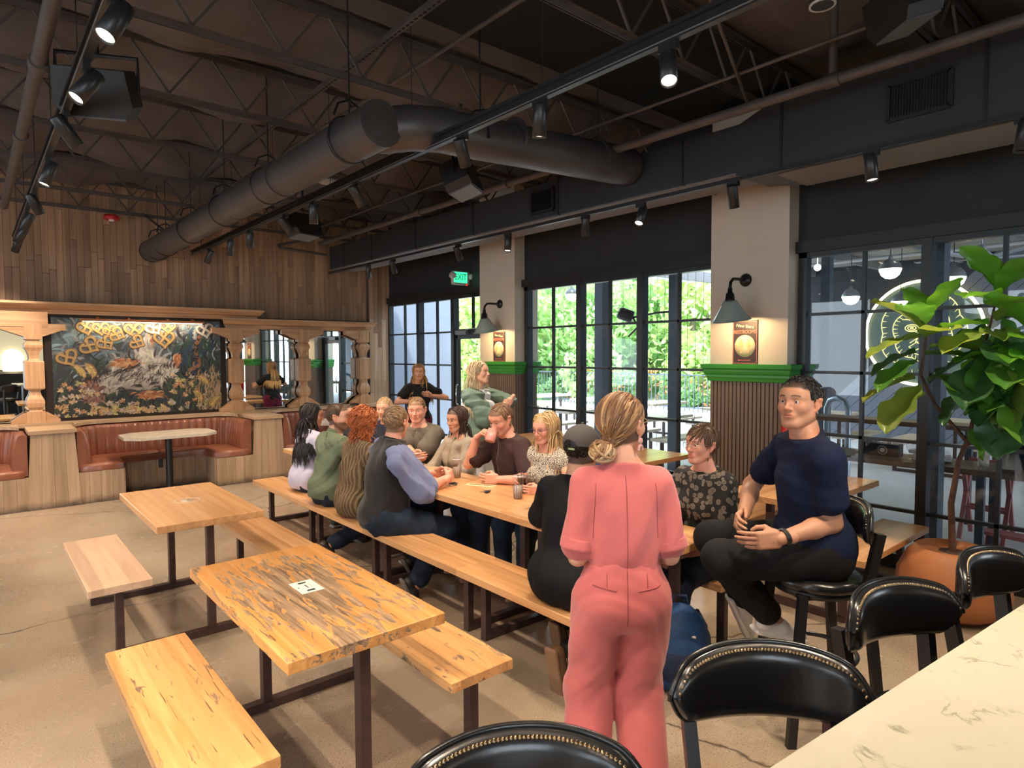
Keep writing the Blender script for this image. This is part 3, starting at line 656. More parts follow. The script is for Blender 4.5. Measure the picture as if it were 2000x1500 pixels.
# mural
mu = thing('mural_painting', 'large dark painting of a rolling tiger among flowers and pretzels', 'painting', (1.83, 10.02, 1.62))
MB().prism([(-1.06, -.69), (1.06, -.69), (1.10, -.62), (1.10, .62), (1.04, .69), (-1.04, .69), (-1.10, .62), (-1.10, -.62)], -.0, .05, 1).build('backing_board', M('backing_dark'), mu)
gx, gz = 560, 350; mw, mh = 2.04, 1.30
u = np.linspace(0, 1, gx); v = np.linspace(0, 1, gz); U, Vv = np.meshgrid(u, v, indexing='ij')   # v up
rg = np.random.default_rng(11)
def fbm(fx, fy, seed, oct=4):
    r = np.random.default_rng(seed); o = np.zeros_like(U); a = 1; s = 0
    for i in range(oct):
        g = r.random((int(fx)+2, int(fy)+2)); x = U*int(fx); y = Vv*int(fy); xi = x.astype(int); yi = y.astype(int); fx_ = x-xi; fy_ = y-yi
        fx_ = fx_*fx_*(3-2*fx_); fy_ = fy_*fy_*(3-2*fy_)
        o += a*((g[xi, yi]*(1-fx_)+g[xi+1, yi]*fx_)*(1-fy_)+(g[xi, yi+1]*(1-fx_)+g[xi+1, yi+1]*fx_)*fy_); s += a; a *= .5; fx *= 2; fy *= 2
    return o/s
T_ = lambda c: np.array(c, float)
n1, n2, n3 = fbm(5, 4, 1), fbm(9, 6, 2), fbm(14, 10, 3)
img = T_((.045, .055, .058))+0*U[..., None]; hgt = n3*.3
def lay(mask, c, h=0):
    global img, hgt
    mask = np.clip(mask, 0, 1)[..., None]; img = img*(1-mask)+T_(c)*mask; hgt = hgt*(1-mask[..., 0]*.5)+h*mask[..., 0]
top = np.clip((Vv-.45)*3, 0, 1)
lay(top*np.clip((n1-.42)*6, 0, 1)*.8, (.11, .17, .21)); lay(top*np.clip((n2-.5)*7, 0, 1)*np.clip((.75-U)*4, 0, 1), (.20, .32, .38)); lay(top*np.clip((n3-.58)*8, 0, 1)*.7, (.28, .27, .27))
lay(top*np.clip((U-.52)*6, 0, 1)*np.clip((.83-U)*9, 0, 1)*.8, (.075, .05, .05)); lay(np.clip((n2-.45)*6, 0, 1)*(1-top)*.6, (.03, .055, .035))
def strokes(n, cx, cy, sx, sy, ang, ln, wd, cols, jit=.5, h=.6, crv=1):
    for i in range(n):
        x, y = cx+rg.normal()*sx, cy+rg.normal()*sy; a = ang+rg.normal()*jit; l = ln*(.5+rg.random()); w = wd*(.6+.8*rg.random())
        i0, i1 = int((x-l)*gx), int((x+l)*gx)+1; j0, j1 = int((y-l*1.6)*gz), int((y+l*1.6)*gz)+1
        i0, j0 = max(i0, 0), max(j0, 0); i1, j1 = min(i1, gx), min(j1, gz)
        if i1 <= i0 or j1 <= j0: continue
        dx = (U[i0:i1, j0:j1]-x)*mw/mh; dy = Vv[i0:i1, j0:j1]-y; p = dx*math.cos(a)+dy*math.sin(a); q = -dx*math.sin(a)+dy*math.cos(a)+.3*crv*p*p/l
        m = (np.clip(1.4-np.sqrt((p/l)**2+(q/w)**2), 0, .4)/.4)[..., None]
        c = T_(cols[rg.integers(len(cols))])*(.75+.5*rg.random()); img[i0:i1, j0:j1] = img[i0:i1, j0:j1]*(1-m)+c*m; hgt[i0:i1, j0:j1] = hgt[i0:i1, j0:j1]*(1-m[..., 0])+h*m[..., 0]
strokes(260, .45, .80, .35, .14, .6, .07, .012, [(.10, .17, .22), (.22, .36, .42), (.16, .15, .16), (.3, .3, .32), (.09, .10, .12)], 1.2)
strokes(400, .5, .22, .33, .22, 1.3, .05, .008, [(.02, .045, .025), (.05, .10, .05), (.015, .02, .02), (.06, .05, .03), (.03, .06, .09)], .8)
strokes(90, .8, .62, .08, .12, 1.4, .07, .010, [(.02, .05, .10), (.03, .07, .04), (.02, .02, .03)], .4)
WH = [(.52, .47, .41), (.60, .56, .50), (.42, .37, .36), (.50, .46, .36), (.30, .26, .26)]; OR = [(.46, .15, .045), (.55, .22, .08), (.33, .10, .04), (.6, .33, .16)]; BK = [(.035, .025, .02)]
def ell(cx, cy, rx, ry, a, c, seed=0, soft=.14):
    dx = (U-cx)*mw/mh; dy = Vv-cy; p = (dx*math.cos(a)+dy*math.sin(a))/rx; q = (-dx*math.sin(a)+dy*math.cos(a))/ry
    lay(np.clip((1.08-np.sqrt(p*p+q*q)-(n3-.5)*.3)/soft, 0, 1), c, .5)
# the tiger lies on its back: head lower left, hind legs up right
for e in [(.415, .40, .22, .12, .35), (.52, .40, .17, .14, .1), (.60, .47, .13, .13, .2), (.30, .33, .11, .10, .2), (.52, .63, .05, .09, .5), (.46, .36, .2, .1, -.2)]: ell(*e, (.40, .35, .31))
for cx, cy, sx, sy, n_, a in [(.42, .42, .07, .045, 210, .4), (.56, .46, .06, .05, 190, 1.0), (.30, .34, .03, .035, 70, 1.2), (.50, .60, .02, .04, 50, 1.3), (.62, .42, .025, .04, 60, 1.2)]: strokes(n_, cx, cy, sx, sy, a, .035, .009, WH, .5)
for e in [(.40, .535, .11, .05, -.25), (.535, .20, .10, .045, .0), (.535, .76, .035, .065, .5), (.71, .56, .035, .075, -.15), (.205, .24, .075, .13, .2)]: ell(*e, (.36, .12, .04))
for cx, cy, sx, sy, n_, a in [(.40, .54, .035, .018, 70, .2), (.54, .20, .035, .016, 70, 0), (.535, .77, .012, .03, 40, 1.2), (.71, .57, .010, .03, 40, 1.4)]: strokes(n_, cx, cy, sx, sy, a, .026, .007, OR, .4)
strokes(150, .205, .24, .03, .06, 1.0, .02, .006, [(.22, .09, .07), (.15, .05, .04), (.35, .2, .16)], 1.2)
strokes(40, .52, .70, .012, .04, 1.9, .04, .012, WH, .3); strokes(30, .68, .47, .012, .03, 1.1, .03, .010, WH, .3)
for (x, y, a) in [(.45, .43, 1.1), (.50, .37, 1.2), (.55, .50, .9), (.60, .42, 1.4), (.38, .38, 1.3), (.36, .45, .8), (.64, .50, 1.3), (.42, .50, .9), (.57, .36, 1.4)]: strokes(10, x, y, .02, .012, a, .022, .003, BK, .4)
for t in np.linspace(0, 1, 26): strokes(4, .86-.025*math.sin(t*3.1), .52+.30*t, .003, .004, 1.4, .014, .010, [(.42, .16, .06), (.3, .12, .06), (.03, .02, .02)] if int(t*13) % 3 else BK, .3)
for t in np.linspace(0, 1, 12): strokes(3, .79+.07*t, .455+.06*t, .003, .006, .4, .014, .010, [(.30, .12, .07)], .3)
strokes(70, .47, .42, .10, .07, .6, .030, .0028, BK+[(.16, .12, .10)], .7, .5)
for (x, y, a) in [(.33, .44, .5), (.39, .47, .3), (.46, .50, .2), (.66, .52, 1.4), (.645, .36, -1.2), (.36, .27, -.2), (.47, .30, .1), (.56, .31, .2), (.28, .45, 1.2), (.235, .36, 1.5), (.17, .34, 1.8)]: strokes(7, x, y, .012, .010, a, .030, .0035, BK, .2)
# flowers along the bottom and right
for i in range(150):
    x, y = rg.random(), abs(rg.normal())*.10+.03
    if .25 < x < .66: y *= .45
    if x > .68: y = rg.random()*.42
    if x < .2: y = rg.random()*.36
    c = [[(.62, .34, .13), (.70, .50, .25)], [(.55, .20, .07), (.72, .45, .22)], [(.5, .45, .12), (.66, .55, .2)], [(.62, .5, .42), (.4, .3, .25)]][rg.integers(4)]
    for k_ in range(6): a = k_*1.05+rg.random(); strokes(1, x+math.cos(a)*.010, y+math.sin(a)*.014, 0, 0, a, .011, .006, c, .1, .9)
strokes(90, .88, .2, .06, .15, 1.5, .05, .006, [(.35, .22, .12), (.5, .34, .2), (.05, .09, .04)], .15); strokes(40, .97, .2, .012, .12, 1.5, .04, .005, [(.5, .33, .18)], .2)
# pretzels
def pretzel(cx, cy, r, a, c=(.44, .25, .07), c2=(.62, .43, .18)):
    for k_, (col, w) in enumerate((((.07, .035, .02), .25), (c, .175), (c2, .06))):
        t = np.linspace(0, 2*math.pi, 70, endpoint=False); px = r*np.sin(t)**3*1.0; py = r*(13*np.cos(t)-5*np.cos(2*t)-2*np.cos(3*t)-np.cos(4*t))/17; kp = np.abs(t-math.pi) < 2.55; pts = [(px[kp], py[kp])]
        t2 = np.linspace(0, 1, 26); pts += [(r*(-.42+.95*t2-.05*np.sin(t2*6)), r*(.62-1.08*t2)), (r*(.42-.95*t2), r*(.62-1.08*t2+.06*np.sin(t2*6)))]
        X_ = np.concatenate([p[0] for p in pts]); Y_ = np.concatenate([p[1] for p in pts]); xa = X_*math.cos(a)-Y_*math.sin(a); ya_ = X_*math.sin(a)+Y_*math.cos(a)
        i0, i1 = max(int((cx-r)*gx), 0), min(int((cx+r)*gx), gx); j0, j1 = max(int((cy-r*1.6)*gz), 0), min(int((cy+r*1.6)*gz), gz)
        dx = (U[i0:i1, j0:j1, None]-cx)*mw/mh-xa; dy = Vv[i0:i1, j0:j1, None]-cy-ya_; d = np.sqrt(dx*dx+dy*dy).min(-1); m = np.clip((w*r-d)/(r*.07), 0, 1)[..., None]
        img[i0:i1, j0:j1] = img[i0:i1, j0:j1]*(1-m)+T_(col)*(.85+.3*n3[i0:i1, j0:j1, None])*m; hgt[i0:i1, j0:j1] = np.maximum(hgt[i0:i1, j0:j1], m[..., 0]*1.4)
for p in [(.08, .60, .085, .5), (.20, .72, .085, 1.0), (.29, .75, .075, .6), (.185, .905, .075, .2), (.265, .90, .07, .1), (.315, .875, .06, .4), (.355, .84, .07, 1.2), (.455, .89, .085, .1), (.47, .76, .07, 1.1), (.57, .91, .08, .3), (.635, .80, .095, .05), (.66, .93, .07, 0)]: pretzel(*p)
pretzel(.575, .915, .075, .6, (.6, .5, .42), (.72, .66, .6)); pretzel(.90, .90, .085, .2, (.5, .44, .42), (.66, .62, .6))
# buns with mustard zigzag
for (x, y, a) in [(.145, .47, -1.0), (.21, .475, -1.1), (.885, .345, -.8), (.85, .17, -1.1), (.955, .10, .8)]:
    ell(x, y, .072, .032, a, (.30, .13, .05)); strokes(16, x, y, .008, .008, a, .045, .010, [(.62, .40, .13), (.5, .30, .1)], .1, 1)
    for k_ in range(7): q = (k_-3)*.016; strokes(1, x+q*math.cos(a)*.64, y+q*math.sin(a), 0, 0, a+(1.1 if k_ % 2 else -.5), .012, .003, [(.75, .60, .08)], .05, 1.6)
for t in np.linspace(0, 1, 14): strokes(1, .962-.018*math.sin(t*3), .70-.13*t, .001, .001, 1.5, .01, .004, [(.45, .50, .62)], .1)
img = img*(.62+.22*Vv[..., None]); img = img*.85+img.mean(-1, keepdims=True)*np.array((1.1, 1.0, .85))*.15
Vm = np.stack([(U-.5)*mw, -.004-hgt*.006, (Vv-.5)*mh], -1).reshape(-1, 3); I = np.arange(gx*gz).reshape(gx, gz)
Fm = np.stack([I[:-1, :-1], I[1:, :-1], I[1:, 1:], I[:-1, 1:]], -1).reshape(-1, 4)
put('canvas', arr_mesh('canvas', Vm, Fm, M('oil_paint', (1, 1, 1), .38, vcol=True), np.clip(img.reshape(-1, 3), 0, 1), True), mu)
pl = thing('picture_light', 'copper picture light bar above the mural', 'lamp', (1.86, 9.92, 2.245))
cop = M('copper', (.55, .22, .09), .3, .9)
MB().box((0, 0, 0), (1.5, .05, .035), bev=.008).build('shade', cop, pl)
for x in (-.55, -.2, .28, .6): MB().tube([(x, 0, .01), (x, .02, .03), (x, .1, .035)], .012, 8).ball((x, 0, .02), .02).build('arm', cop, pl)
MB().box((0, .0, -.02), (1.44, .025, .006)).build('strip', M('strip_glow', (1, .9, .7), .3, emit=14, ecol=(1, .80, .5)), pl)
l = light('strip_light', 'AREA', (0, .0, -.03), 6, (1, .80, .52), shape='RECTANGLE', size=1.4, size_y=.03); l.parent = pl; l.rotation_euler = (.35, 0, 0)
# ------------------------------------------------------------------ booths
lea = M('cognac_leather', (.25, .088, .048), .34, var=.15, vs=5, bump=.12, bs=45, coat=.15)
po = wood('pale_oak_dark_foot', (.36, .24, .145), (.50, .355, .235), 2, .5, rnd=.10, foot_dark=1)
pox = wood('pale_oak_top', (.42, .275, .16), (.60, .42, .27), 0, .4, rnd=.05)
YF = 9.05
def booth(x0, x1, label, xl=None, xr=None):
    """U shaped booth between two wedges; the bench runs left arm, back, right arm"""
    o = thing('leather_booth', label, 'booth', ((x0+x1)/2, YF, 0), group='cognac leather booths'); w = (x1-x0)/2; D = .86
    # plan path of the back rest, parameter 0..1 around the U with rounded corners
    pts = []
    r = .30
    for t in np.linspace(0, 1, 8)[:-1]: pts.append((-w+.02, .02+t*(D-r-.02)))
    for a in np.linspace(0, math.pi/2, 9): pts.append((-w+.02+r-r*math.cos(a), D-r+r*math.sin(a)))
    for t in np.linspace(0, 1, 18)[1:-1]: pts.append((-w+.02+r+t*(2*w-.04-2*r), D))
    for a in np.linspace(0, math.pi/2, 9): pts.append((w-.02-r+r*math.sin(a), D-r+r*math.cos(a)))
    for t in np.linspace(0, 1, 8)[1:]: pts.append((w-.02, D-r-t*(D-r-.02)))
    P = np.array(pts); # resample densely
    s = np.concatenate([[0], np.cumsum(np.hypot(*np.diff(P, axis=0).T))]); n = int(s[-1]/.013); q = np.linspace(0, s[-1], n)
    px = np.interp(q, s, P[:, 0]); py = np.interp(q, s, P[:, 1]); tx = np.gradient(px); ty = np.gradient(py); l_ = np.hypot(tx, ty); nx_, ny_ = ty/l_, -tx/l_   # inward normal
    ch = .105; g = np.abs(np.sin(math.pi*q/ch))**.35
    prof_ = [(.01, .40), (.085, .40), (.12, .46), (.115, .60), (.095, .72), (.075, .82), (.055, .865), (.02, .875), (-.03, .865), (-.03, .40)]
    V = []; 
    for (d, z) in prof_:
        k_ = (.55+.45*g) if d > .04 else 1+0*g; f_ = -(z-.40)*.10; V.append(np.stack([px+nx_*(d*k_+.0)+nx_*f_*-0, py+ny_*d*k_, z+0*px-(.012*(1-g) if d > .03 else 0)], -1))
    V = np.stack(V, 1); K = len(prof_); I = np.arange(n*K).reshape(n, K)
    F = np.concatenate([np.stack([I[:-1, k_], I[1:, k_], I[1:, (k_+1) % K], I[:-1, (k_+1) % K]], -1) for k_ in range(K)])
    put('backrest', arr_mesh('backrest', V.reshape(-1, 3), F, lea), o)
    for e, nm in ((0, 1), (n-1, -1)):
        mb = MB().add([tuple(V[e, k_]) for k_ in range(K)], [tuple(range(K))[::nm]]); mb.build('end_panel', lea, o)
    # seat cushions: left arm, back, right arm
    aw, bd = .46, .46
    def cush(poly):
        vs = []; N_ = len(poly); c = np.mean(poly, axis=0); rings = [(0, .385), (.0, .44), (.01, .462), (.03, .474), (.06, .478)]
        for (ins, z) in rings:
            for p in poly: vv = np.array(p)-c; L_ = np.hypot(*vv); k_ = 1-ins/L_; vs.append((c[0]+vv[0]*k_, c[1]+vv[1]*k_, z))
        fs = [(i*N_+j, i*N_+(j+1) % N_, (i+1)*N_+(j+1) % N_, (i+1)*N_+j) for i in range(len(rings)-1) for j in range(N_)]+[tuple(range((len(rings)-1)*N_, len(rings)*N_))]
        MB().add(vs, fs, True).build('cushion', lea, o)
    def base(poly, z=.385):
        MB().prism(poly, 0, z).build('base_core', po, o)
    cush([(-w+.02, .0), (-w+aw, 0), (-w+aw+.0, .28), (-w+aw+.10, D-bd+.04), (0, D-bd+.04), (0, D-.02), (-w+.2, D-.02), (-w+.03, D-.2)])
    cush([(w-.02, .0), (w-.03, D-.2), (w-.2, D-.02), (0.004, D-.02), (0.004, D-bd+.04), (w-aw-.10, D-bd+.04), (w-aw, .28), (w-aw, 0)])
    base([(-w-.02, .03), (-w+aw, .03), (-w+aw, D+.05), (-w-.02, D+.05)]); base([(w-aw, .03), (w+.02, .03), (w+.02, D+.05), (w-aw, D+.05)])
    base([(-w+aw, D-bd+.12), (w-aw, D-bd+.12), (w-aw, D+.05), (-w+aw, D+.05)])
    for sx in (-1, 1):
        for i in range(4):
            bw = (aw+.02)/4; MB().box((sx*(w+.02-bw*(i+.5)), .015, .19), (bw-.002, .03, .38)).build('board', po, o)
        for i in range(3): MB().box((sx*(w-aw-.01), .09+.13*i, .19), (.02, .128, .38)).build('board', po, o)
    nb = 7; bw = (2*w-2*aw)/nb
    for i in range(nb): MB().box((-w+aw+bw*(i+.5), D-bd+.11, .19), (bw-.002, .02, .38)).build('board', po, o)
    return o
booth(.95, 2.95, 'cognac leather booth under the mural'); booth(-1.50, .46, 'cognac leather booth cut by the left edge'); booth(3.42, 5.35, 'cognac leather booth behind the long table')
def wedge(x0, x1, label, k=.05):
    o = thing('booth_divider', label, 'divider', ((x0+x1)/2, YF, 0), group='pale oak dividers between booths'); w = (x1-x0)/2
    n = 4
    for i in range(n):
        a, b = -1+2*i/n, -1+2*(i+1)/n
        MB().prism([(a*(w+k)+.001, 0), (b*(w+k)-.001, 0), (b*w-.001, .875), (a*w+.001, .875)], -.012, .012, 1).build('board', po, o)
    MB().prism([(-w-.012, .0), (w+.012, .0), (w-.012, .87), (-w+.012, .87)], .013, .95, 1).build('core', po, o)
    MB().box((0, .28, .895), (2*w+.04, .62, .04)).build('cap', pox, o)
wedge(.50, .92, 'pale oak divider left of the booth under the mural'); wedge(3.00, 3.38, 'pale oak divider right of the booth under the mural')
o = thing('booth_ledge', 'pale oak ledge running behind the booths under the mural', 'ledge', (1.9, 9.98, 0))
MB().box((0, .0, .905), (7.2, .26, .045)).build('board_top', pox, o); MB().box((0, .06, .45), (7.2, .1, .88)).build('back_board', po, o)
for cx_, s in ((.98, -1), (2.92, 1), (3.46, -1), (.42, 1), (5.3, 1)):
    # curved corner infill of the ledge over the rounded backrest corner
    pr = [(0, 0)]+[(s*(-.32+.32*math.sin(a)), -.30+.30-.34*math.cos(a)*1.0) for a in np.linspace(0, math.pi/2, 8)][::1]
    pts_ = [(s*.0, .0), (s*-.34, .0)]+[(s*(-.34+.34*math.sin(a)), -.36+.36*math.cos(a)) for a in np.linspace(0, math.pi/2, 8)][1:]
    MB().prism(pts_ if s < 0 else pts_[::-1], .883, .921).build('corner_infill', pox, o).location = (cx_-1.9, -.12, 0)
marb = None
def marble():
    m = bpy.data.materials.new('veined_marble'); m.use_nodes = True; n = m.node_tree; N = n.nodes; L = n.links; b = N['Principled BSDF']
    tc = N.new('ShaderNodeTexCoord'); a = N.new('ShaderNodeTexNoise'); a.inputs['Scale'].default_value = 3.2; a.inputs['Detail'].default_value = 8; a.inputs['Roughness'].default_value = .62; a.inputs['Distortion'].default_value = 1.4
    L.new(tc.outputs['Object'], a.inputs[0]); r = N.new('ShaderNodeValToRGB'); L.new(a.outputs[0], r.inputs[0]); e = r.color_ramp.elements
    e[0].position = .470; e[0].color = (0, 0, 0, 1); e[1].position = .5; e[1].color = (1, 1, 1, 1); x = e.new(.522); x.color = (0, 0, 0, 1)
    a2 = N.new('ShaderNodeTexNoise'); a2.inputs['Scale'].default_value = 9; a2.inputs['Detail'].default_value = 7; a2.inputs['Distortion'].default_value = .9; L.new(tc.outputs['Object'], a2.inputs[0])
    r2 = N.new('ShaderNodeMapRange'); r2.inputs[1].default_value = .50; r2.inputs[2].default_value = .68; L.new(a2.outputs[0], r2.inputs[0])
    mu_ = N.new('ShaderNodeMath'); mu_.operation = 'MULTIPLY'; L.new(r.outputs[0], mu_.inputs[0]); L.new(r2.outputs[0], mu_.inputs[1])
    mx = N.new('ShaderNodeMix'); mx.data_type = 'RGBA'; mx.inputs[6].default_value = (.58, .55, .445, 1); mx.inputs[7].default_value = (.17, .17, .13, 1); L.new(mu_.outputs[0], mx.inputs[0])
    r3 = N.new('ShaderNodeMapRange'); r3.inputs[1].default_value = .3; r3.inputs[2].default_value = .7; r3.inputs[3].default_value = .0; r3.inputs[4].default_value = .35; L.new(a2.outputs[0], r3.inputs[0])
    mx2 = N.new('ShaderNodeMix'); mx2.data_type = 'RGBA'; L.new(r3.outputs[0], mx2.inputs[0]); L.new(mx.outputs[2], mx2.inputs[6]); mx2.inputs[7].default_value = (.52, .49, .37, 1)
    L.new(mx2.outputs[2], b.inputs['Base Color']); b.inputs['Roughness'].default_value = .16; b.inputs['Coat Weight'].default_value = .3
    return m
marb = marble()
def booth_table(x, y, label):
    o = thing('booth_table', label, 'table', (x, y, 0), group='pale stone booth tables')
    a, b, c = .54, .36, .16; MB().prism([(-a+c, -b), (a-c, -b), (a, -b+c), (a, b-c), (a-c, b), (-a+c, b), (-a, b-c), (-a, -b+c)], .725, .76).build('tabletop', M('pale_stone', (.62, .55, .45), .25, var=.12, vs=14), o)
    MB().tube([(0, 0, .03), (0, 0, .725)], .042, 16).build('column', blacks, o); MB().box((0, 0, .015), (.6, .42, .03), bev=.008).build('base', blacks, o); MB().box((-.1, 0, .38), (.05, .04, .12)).build('bracket', blacks, o)
booth_table(1.95, 9.20, 'pale octagonal stone table in the booth under the mural'); booth_table(4.4, 9.22, 'pale stone table in the booth behind the long table')
# ------------------------------------------------------------------ picnic sets
ash = wood('varnished_ash', (.58, .285, .115), (.76, .43, .20), 1, .22, strips=.052, coat=.35)
ashp = wood('pale_bench_ash', (.62, .40, .26), (.76, .54, .38), 1, .28, strips=.065, coat=.2)
aworn = wood('worn_ash', (.56, .25, .07), (.74, .38, .135), 1, .24, strips=.05, wear=.66, coat=.2)
aworn2 = wood('chipped_ash', (.58, .28, .095), (.76, .43, .18), 1, .28, strips=.065, wear=.30, coat=.2)
frm = []
def picnic(name, loc, rz, label, group, mt=ash, mb1=ash, mb2=None, ox=.505, tw=.63, bw=.325, L_=1.225):
    o = thing(name, label, 'picnic table', loc, rz, group)
    MB().box((0, 0, .7375), (tw, L_, .045), bev=.003).build('tabletop', mt, o)
    for s, m_ in ((-1, mb1), (1, mb2 or mb1)): MB().box((s*ox, 0, .4375), (bw, L_, .045), bev=.003).build('bench_seat', m_, o)
    for s in (-1, 1):
        y = s*(L_/2-.09)
        MB().box((0, y, .022), (2*ox+.045, .05, .044)).build('floor_bar', steel, o)
        for x, z in ((-ox, .415), (0, .715), (ox, .415)):
            MB().box((x, y, (z+.04)/2), (.042, .05, z-.04)).build('leg', steel, o)
            MB().box((x, y, z-.004), (.24 if x else .44, .05, .008)).build('mounting_plate', steel, o)
    return o
picnic('picnic_table', (1.08, 2.655, 0), 0, 'nearest picnic table, its orange varnish badly worn away around a white card', 'picnic tables', aworn, aworn2)
picnic('picnic_table', (1.125, 4.805, 0), 0, 'small picnic table with a pale pinkish bench, behind the worn one', 'picnic tables', ash, ashp, ash)
LX = 2.875
for i, (yc, nm) in enumerate(((2.53, 'nearest section of the long shared table, where the woman in pink stands'), (3.755, 'second section of the long shared table, under the tall water glass'), (4.98, 'third section of the long shared table, in front of the man in the vest'), (6.205, 'far section of the long shared table, by the woman in lilac'))):
    picnic('picnic_table', (LX, yc, 0), 0, nm, 'long shared table', ash, ash, None, .485)
picnic('picnic_table', (4.85, 2.215, 0), math.pi/2, 'picnic table by the window behind the man on the stool', 'picnic tables', ash, ash)
picnic('picnic_table', (4.87, 3.97, 0), math.pi/2, 'picnic table by the window behind the woman in the patterned shirt', 'picnic tables', ash, ash)
picnic('picnic_table', (4.87, 5.72, 0), math.pi/2, 'picnic table by the window beyond the blonde woman in glasses', 'picnic tables', ash, ash)
em_ = thing('table_ring_mark', 'faint pale ring and disc in the middle of the small picnic table', 'emblem', (1.13, 4.83, .7602)); MB().lathe([(.075, 0), (.075, .0008), (.083, .0008), (.083, 0)], (0, 0, 0), 32, cap=False).build('ring', M('pale_mark', (.62, .50, .38), .5), em_); MB().lathe([(0, 0), (0, .0006), (.045, .0006), (.045, 0)], (0, 0, 0), 20).build('centre', M('pale_mark'), em_)  # pale ring and disc lying on the tabletop
cd_ = thing('table_card', 'white printed card on the worn picnic table', 'card', (1.092, 2.672, .7606))
MB().box((0, 0, .0005), (.10, .155, .001)).build('paper', M('card_white', (.80, .76, .68), .5), cd_)
ink = M('ink_black', (.02, .02, .02), .6); MB().box((-.0, .052, .0013), (.035, .016, .0006)).build('bar', ink, cd_); MB().box((.0, -.052, .0013), (.035, .016, .0006)).build('bar', ink, cd_)
MB().tube([(.003*math.sin(i*2.1), -.02+i*.004, .0013) for i in range(11)], .0016, 5).build('scribble', ink, cd_); MB().box((.02, 0, .0013), (.001, .07, .0003)).build('line', ink, cd_); MB().box((-.035, 0, .0013), (.006, .01, .0003)).build('mark', ink, cd_)
# ------------------------------------------------------------------ things on the long table
TZ = .7602
clear = glassmat('clear_tumbler', (.93, .92, .92), 1.3)
drink = M('cola', (.05, .012, .006), .1, coat=1); ice = M('ice_water', (.80, .70, .64), .2, trans=.35)
def tumbler(x, y, label, h=.16, r=.041, fill=.55, water=True):
    o = thing('drinking_glass', label, 'glass', (x, y, TZ), group='drinks on the long table'); n = 20
    MB().lathe([(r*.72, 0), (r*.74, .01), (r*.95, h*.75), (r, h)], (0, 0, 0), n, cap=False).lathe([(0, .004), (r*.7, .004)], (0, 0, 0), n, cap=False).build('wall', clear, o)
    mb = MB()
    for i in range(12): a = i*math.pi/6; mb.tube([(r*.735*math.cos(a), r*.735*math.sin(a), .01), (r*.9*math.cos(a), r*.9*math.sin(a), h*.62)], .0022, 4)
    mb.build('rib', glassmat('rib_glass', (.84, .82, .82), 1.5), o)['kind'] = 'stuff'
    MB().lathe([(r*.99, h), (r*1.03, h-.002), (r*1.03, h-.006)], (0, 0, 0), n, cap=False).build('rim', M('rib_white', (.75, .72, .72), .2), o)
    MB().lathe([(0, .006), (r*.68, .006), (r*(.70+.22*fill), h*fill), (0, h*fill)], (0, 0, 0), n, cap=False).build('drink', ice if water else drink, o)
    if not water: MB().tube([(.0, .0, .02), (.01, .02, h*1.35)], .003, 6).build('straw', M('straw_black', (.03, .02, .02), .4), o)
tumbler(2.90, 3.33, 'tall ribbed water glass standing nearest on the long table', .165)
tumbler(3.02, 4.23, 'water glass by the woman with the brown bob')
tumbler(2.83, 4.50, 'water glass just beyond the hands of the man in the vest'); tumbler(2.92, 4.72, 'water glass furthest back, between the vest and the grey polo')
tumbler(3.06, 3.47, 'dark cola with a straw held by the woman in glasses', .12, .036, .85, False)
tumbler(2.96, 4.86, 'empty glass in front of the folded arms', .13, .036, .15)
pp = thing('folded_paper', 'cream folded paper on the long table', 'paper', (2.98, 3.86, TZ), .5)
MB().box((0, 0, .0015), (.075, .24, .003)).build('sheet', M('cream_paper', (.72, .55, .33), .6), pp); MB().box((.015, 0, .006), (.04, .20, .002), Matrix.Rotation(.12, 3, 'Y')).build('fold', M('cream_paper'), pp)
def keys(x, y, rz, label):
    o = thing('key_bunch', label, 'keys', (x, y, TZ), rz, 'keys on the long table'); kc = M('key_steel', (.4, .38, .36), .3, .9)
    MB().tube([(.012*math.cos(a), .012*math.sin(a), .004) for a in np.linspace(0, 6.3, 14)], .0015, 5).build('ring', kc, o)
    for a in (.3, 1.2, 2.5):
        d = Vector((math.cos(a), math.sin(a), 0)); MB().lathe([(0, 0), (.012, 0), (.012, .003), (0, .003)], d*.026+Vector((0, 0, .003)), 10).bar(d*.03+Vector((0, 0, .005)), d*.065+Vector((0, 0, .004)), .007, .002).build('key', kc, o)
    MB().box((-.03, -.01, .008), (.05, .028, .012), bev=.004).build('fob', blacks, o)
keys(2.88, 3.64, .3, 'key bunch beside the folded paper'); keys(2.78, 3.03, 1.3, 'key bunch half hidden by the man in the cap')
ph = thing('smartphone', 'black phone lying on the table by the cola', 'phone', (3.13, 3.40, TZ), 1.0); MB().box((0, 0, .004), (.075, .15, .008), bev=.003).build('body', blacks, ph); MB().box((0, 0, .0085), (.068, .14, .001)).build('screen', M('screen_black', (.01, .01, .012), .08), ph)
sg = thing('sunglasses', 'dark sunglasses on the near end of the long table', 'sunglasses', (3.03, 2.13, TZ), -.6); brn = M('dark_lens_brown', (.03, .015, .012), .08)
for s in (-1, 1):
    MB().ball((s*.033, 0, .022), .026, 14, 8, (1, .16, .8)).build('lens', brn, sg); MB().tube([(s*.062, 0, .03), (s*.066, .07, .018), (s*.05, .12, .006)], .003, 6).build('temple', blacks, sg)
MB().tube([(-.012, .0, .026), (0, -.003, .03), (.012, 0, .026)], .0025, 6).build('bridge', blacks, sg)
wt = thing('watch', 'steel wristwatch lying by the hands of the man in the vest', 'watch', (2.80, 4.00, TZ), .4); MB().lathe([(0, 0), (.02, 0), (.021, .008), (.015, .011), (0, .011)], (0, 0, .003), 16).build('case', chrome, wt)
MB().tube([(.02*math.cos(a)+.03, .03*math.sin(a), .012) for a in np.linspace(0, 6.3, 16)], .006, 6).build('strap', blacks, wt)
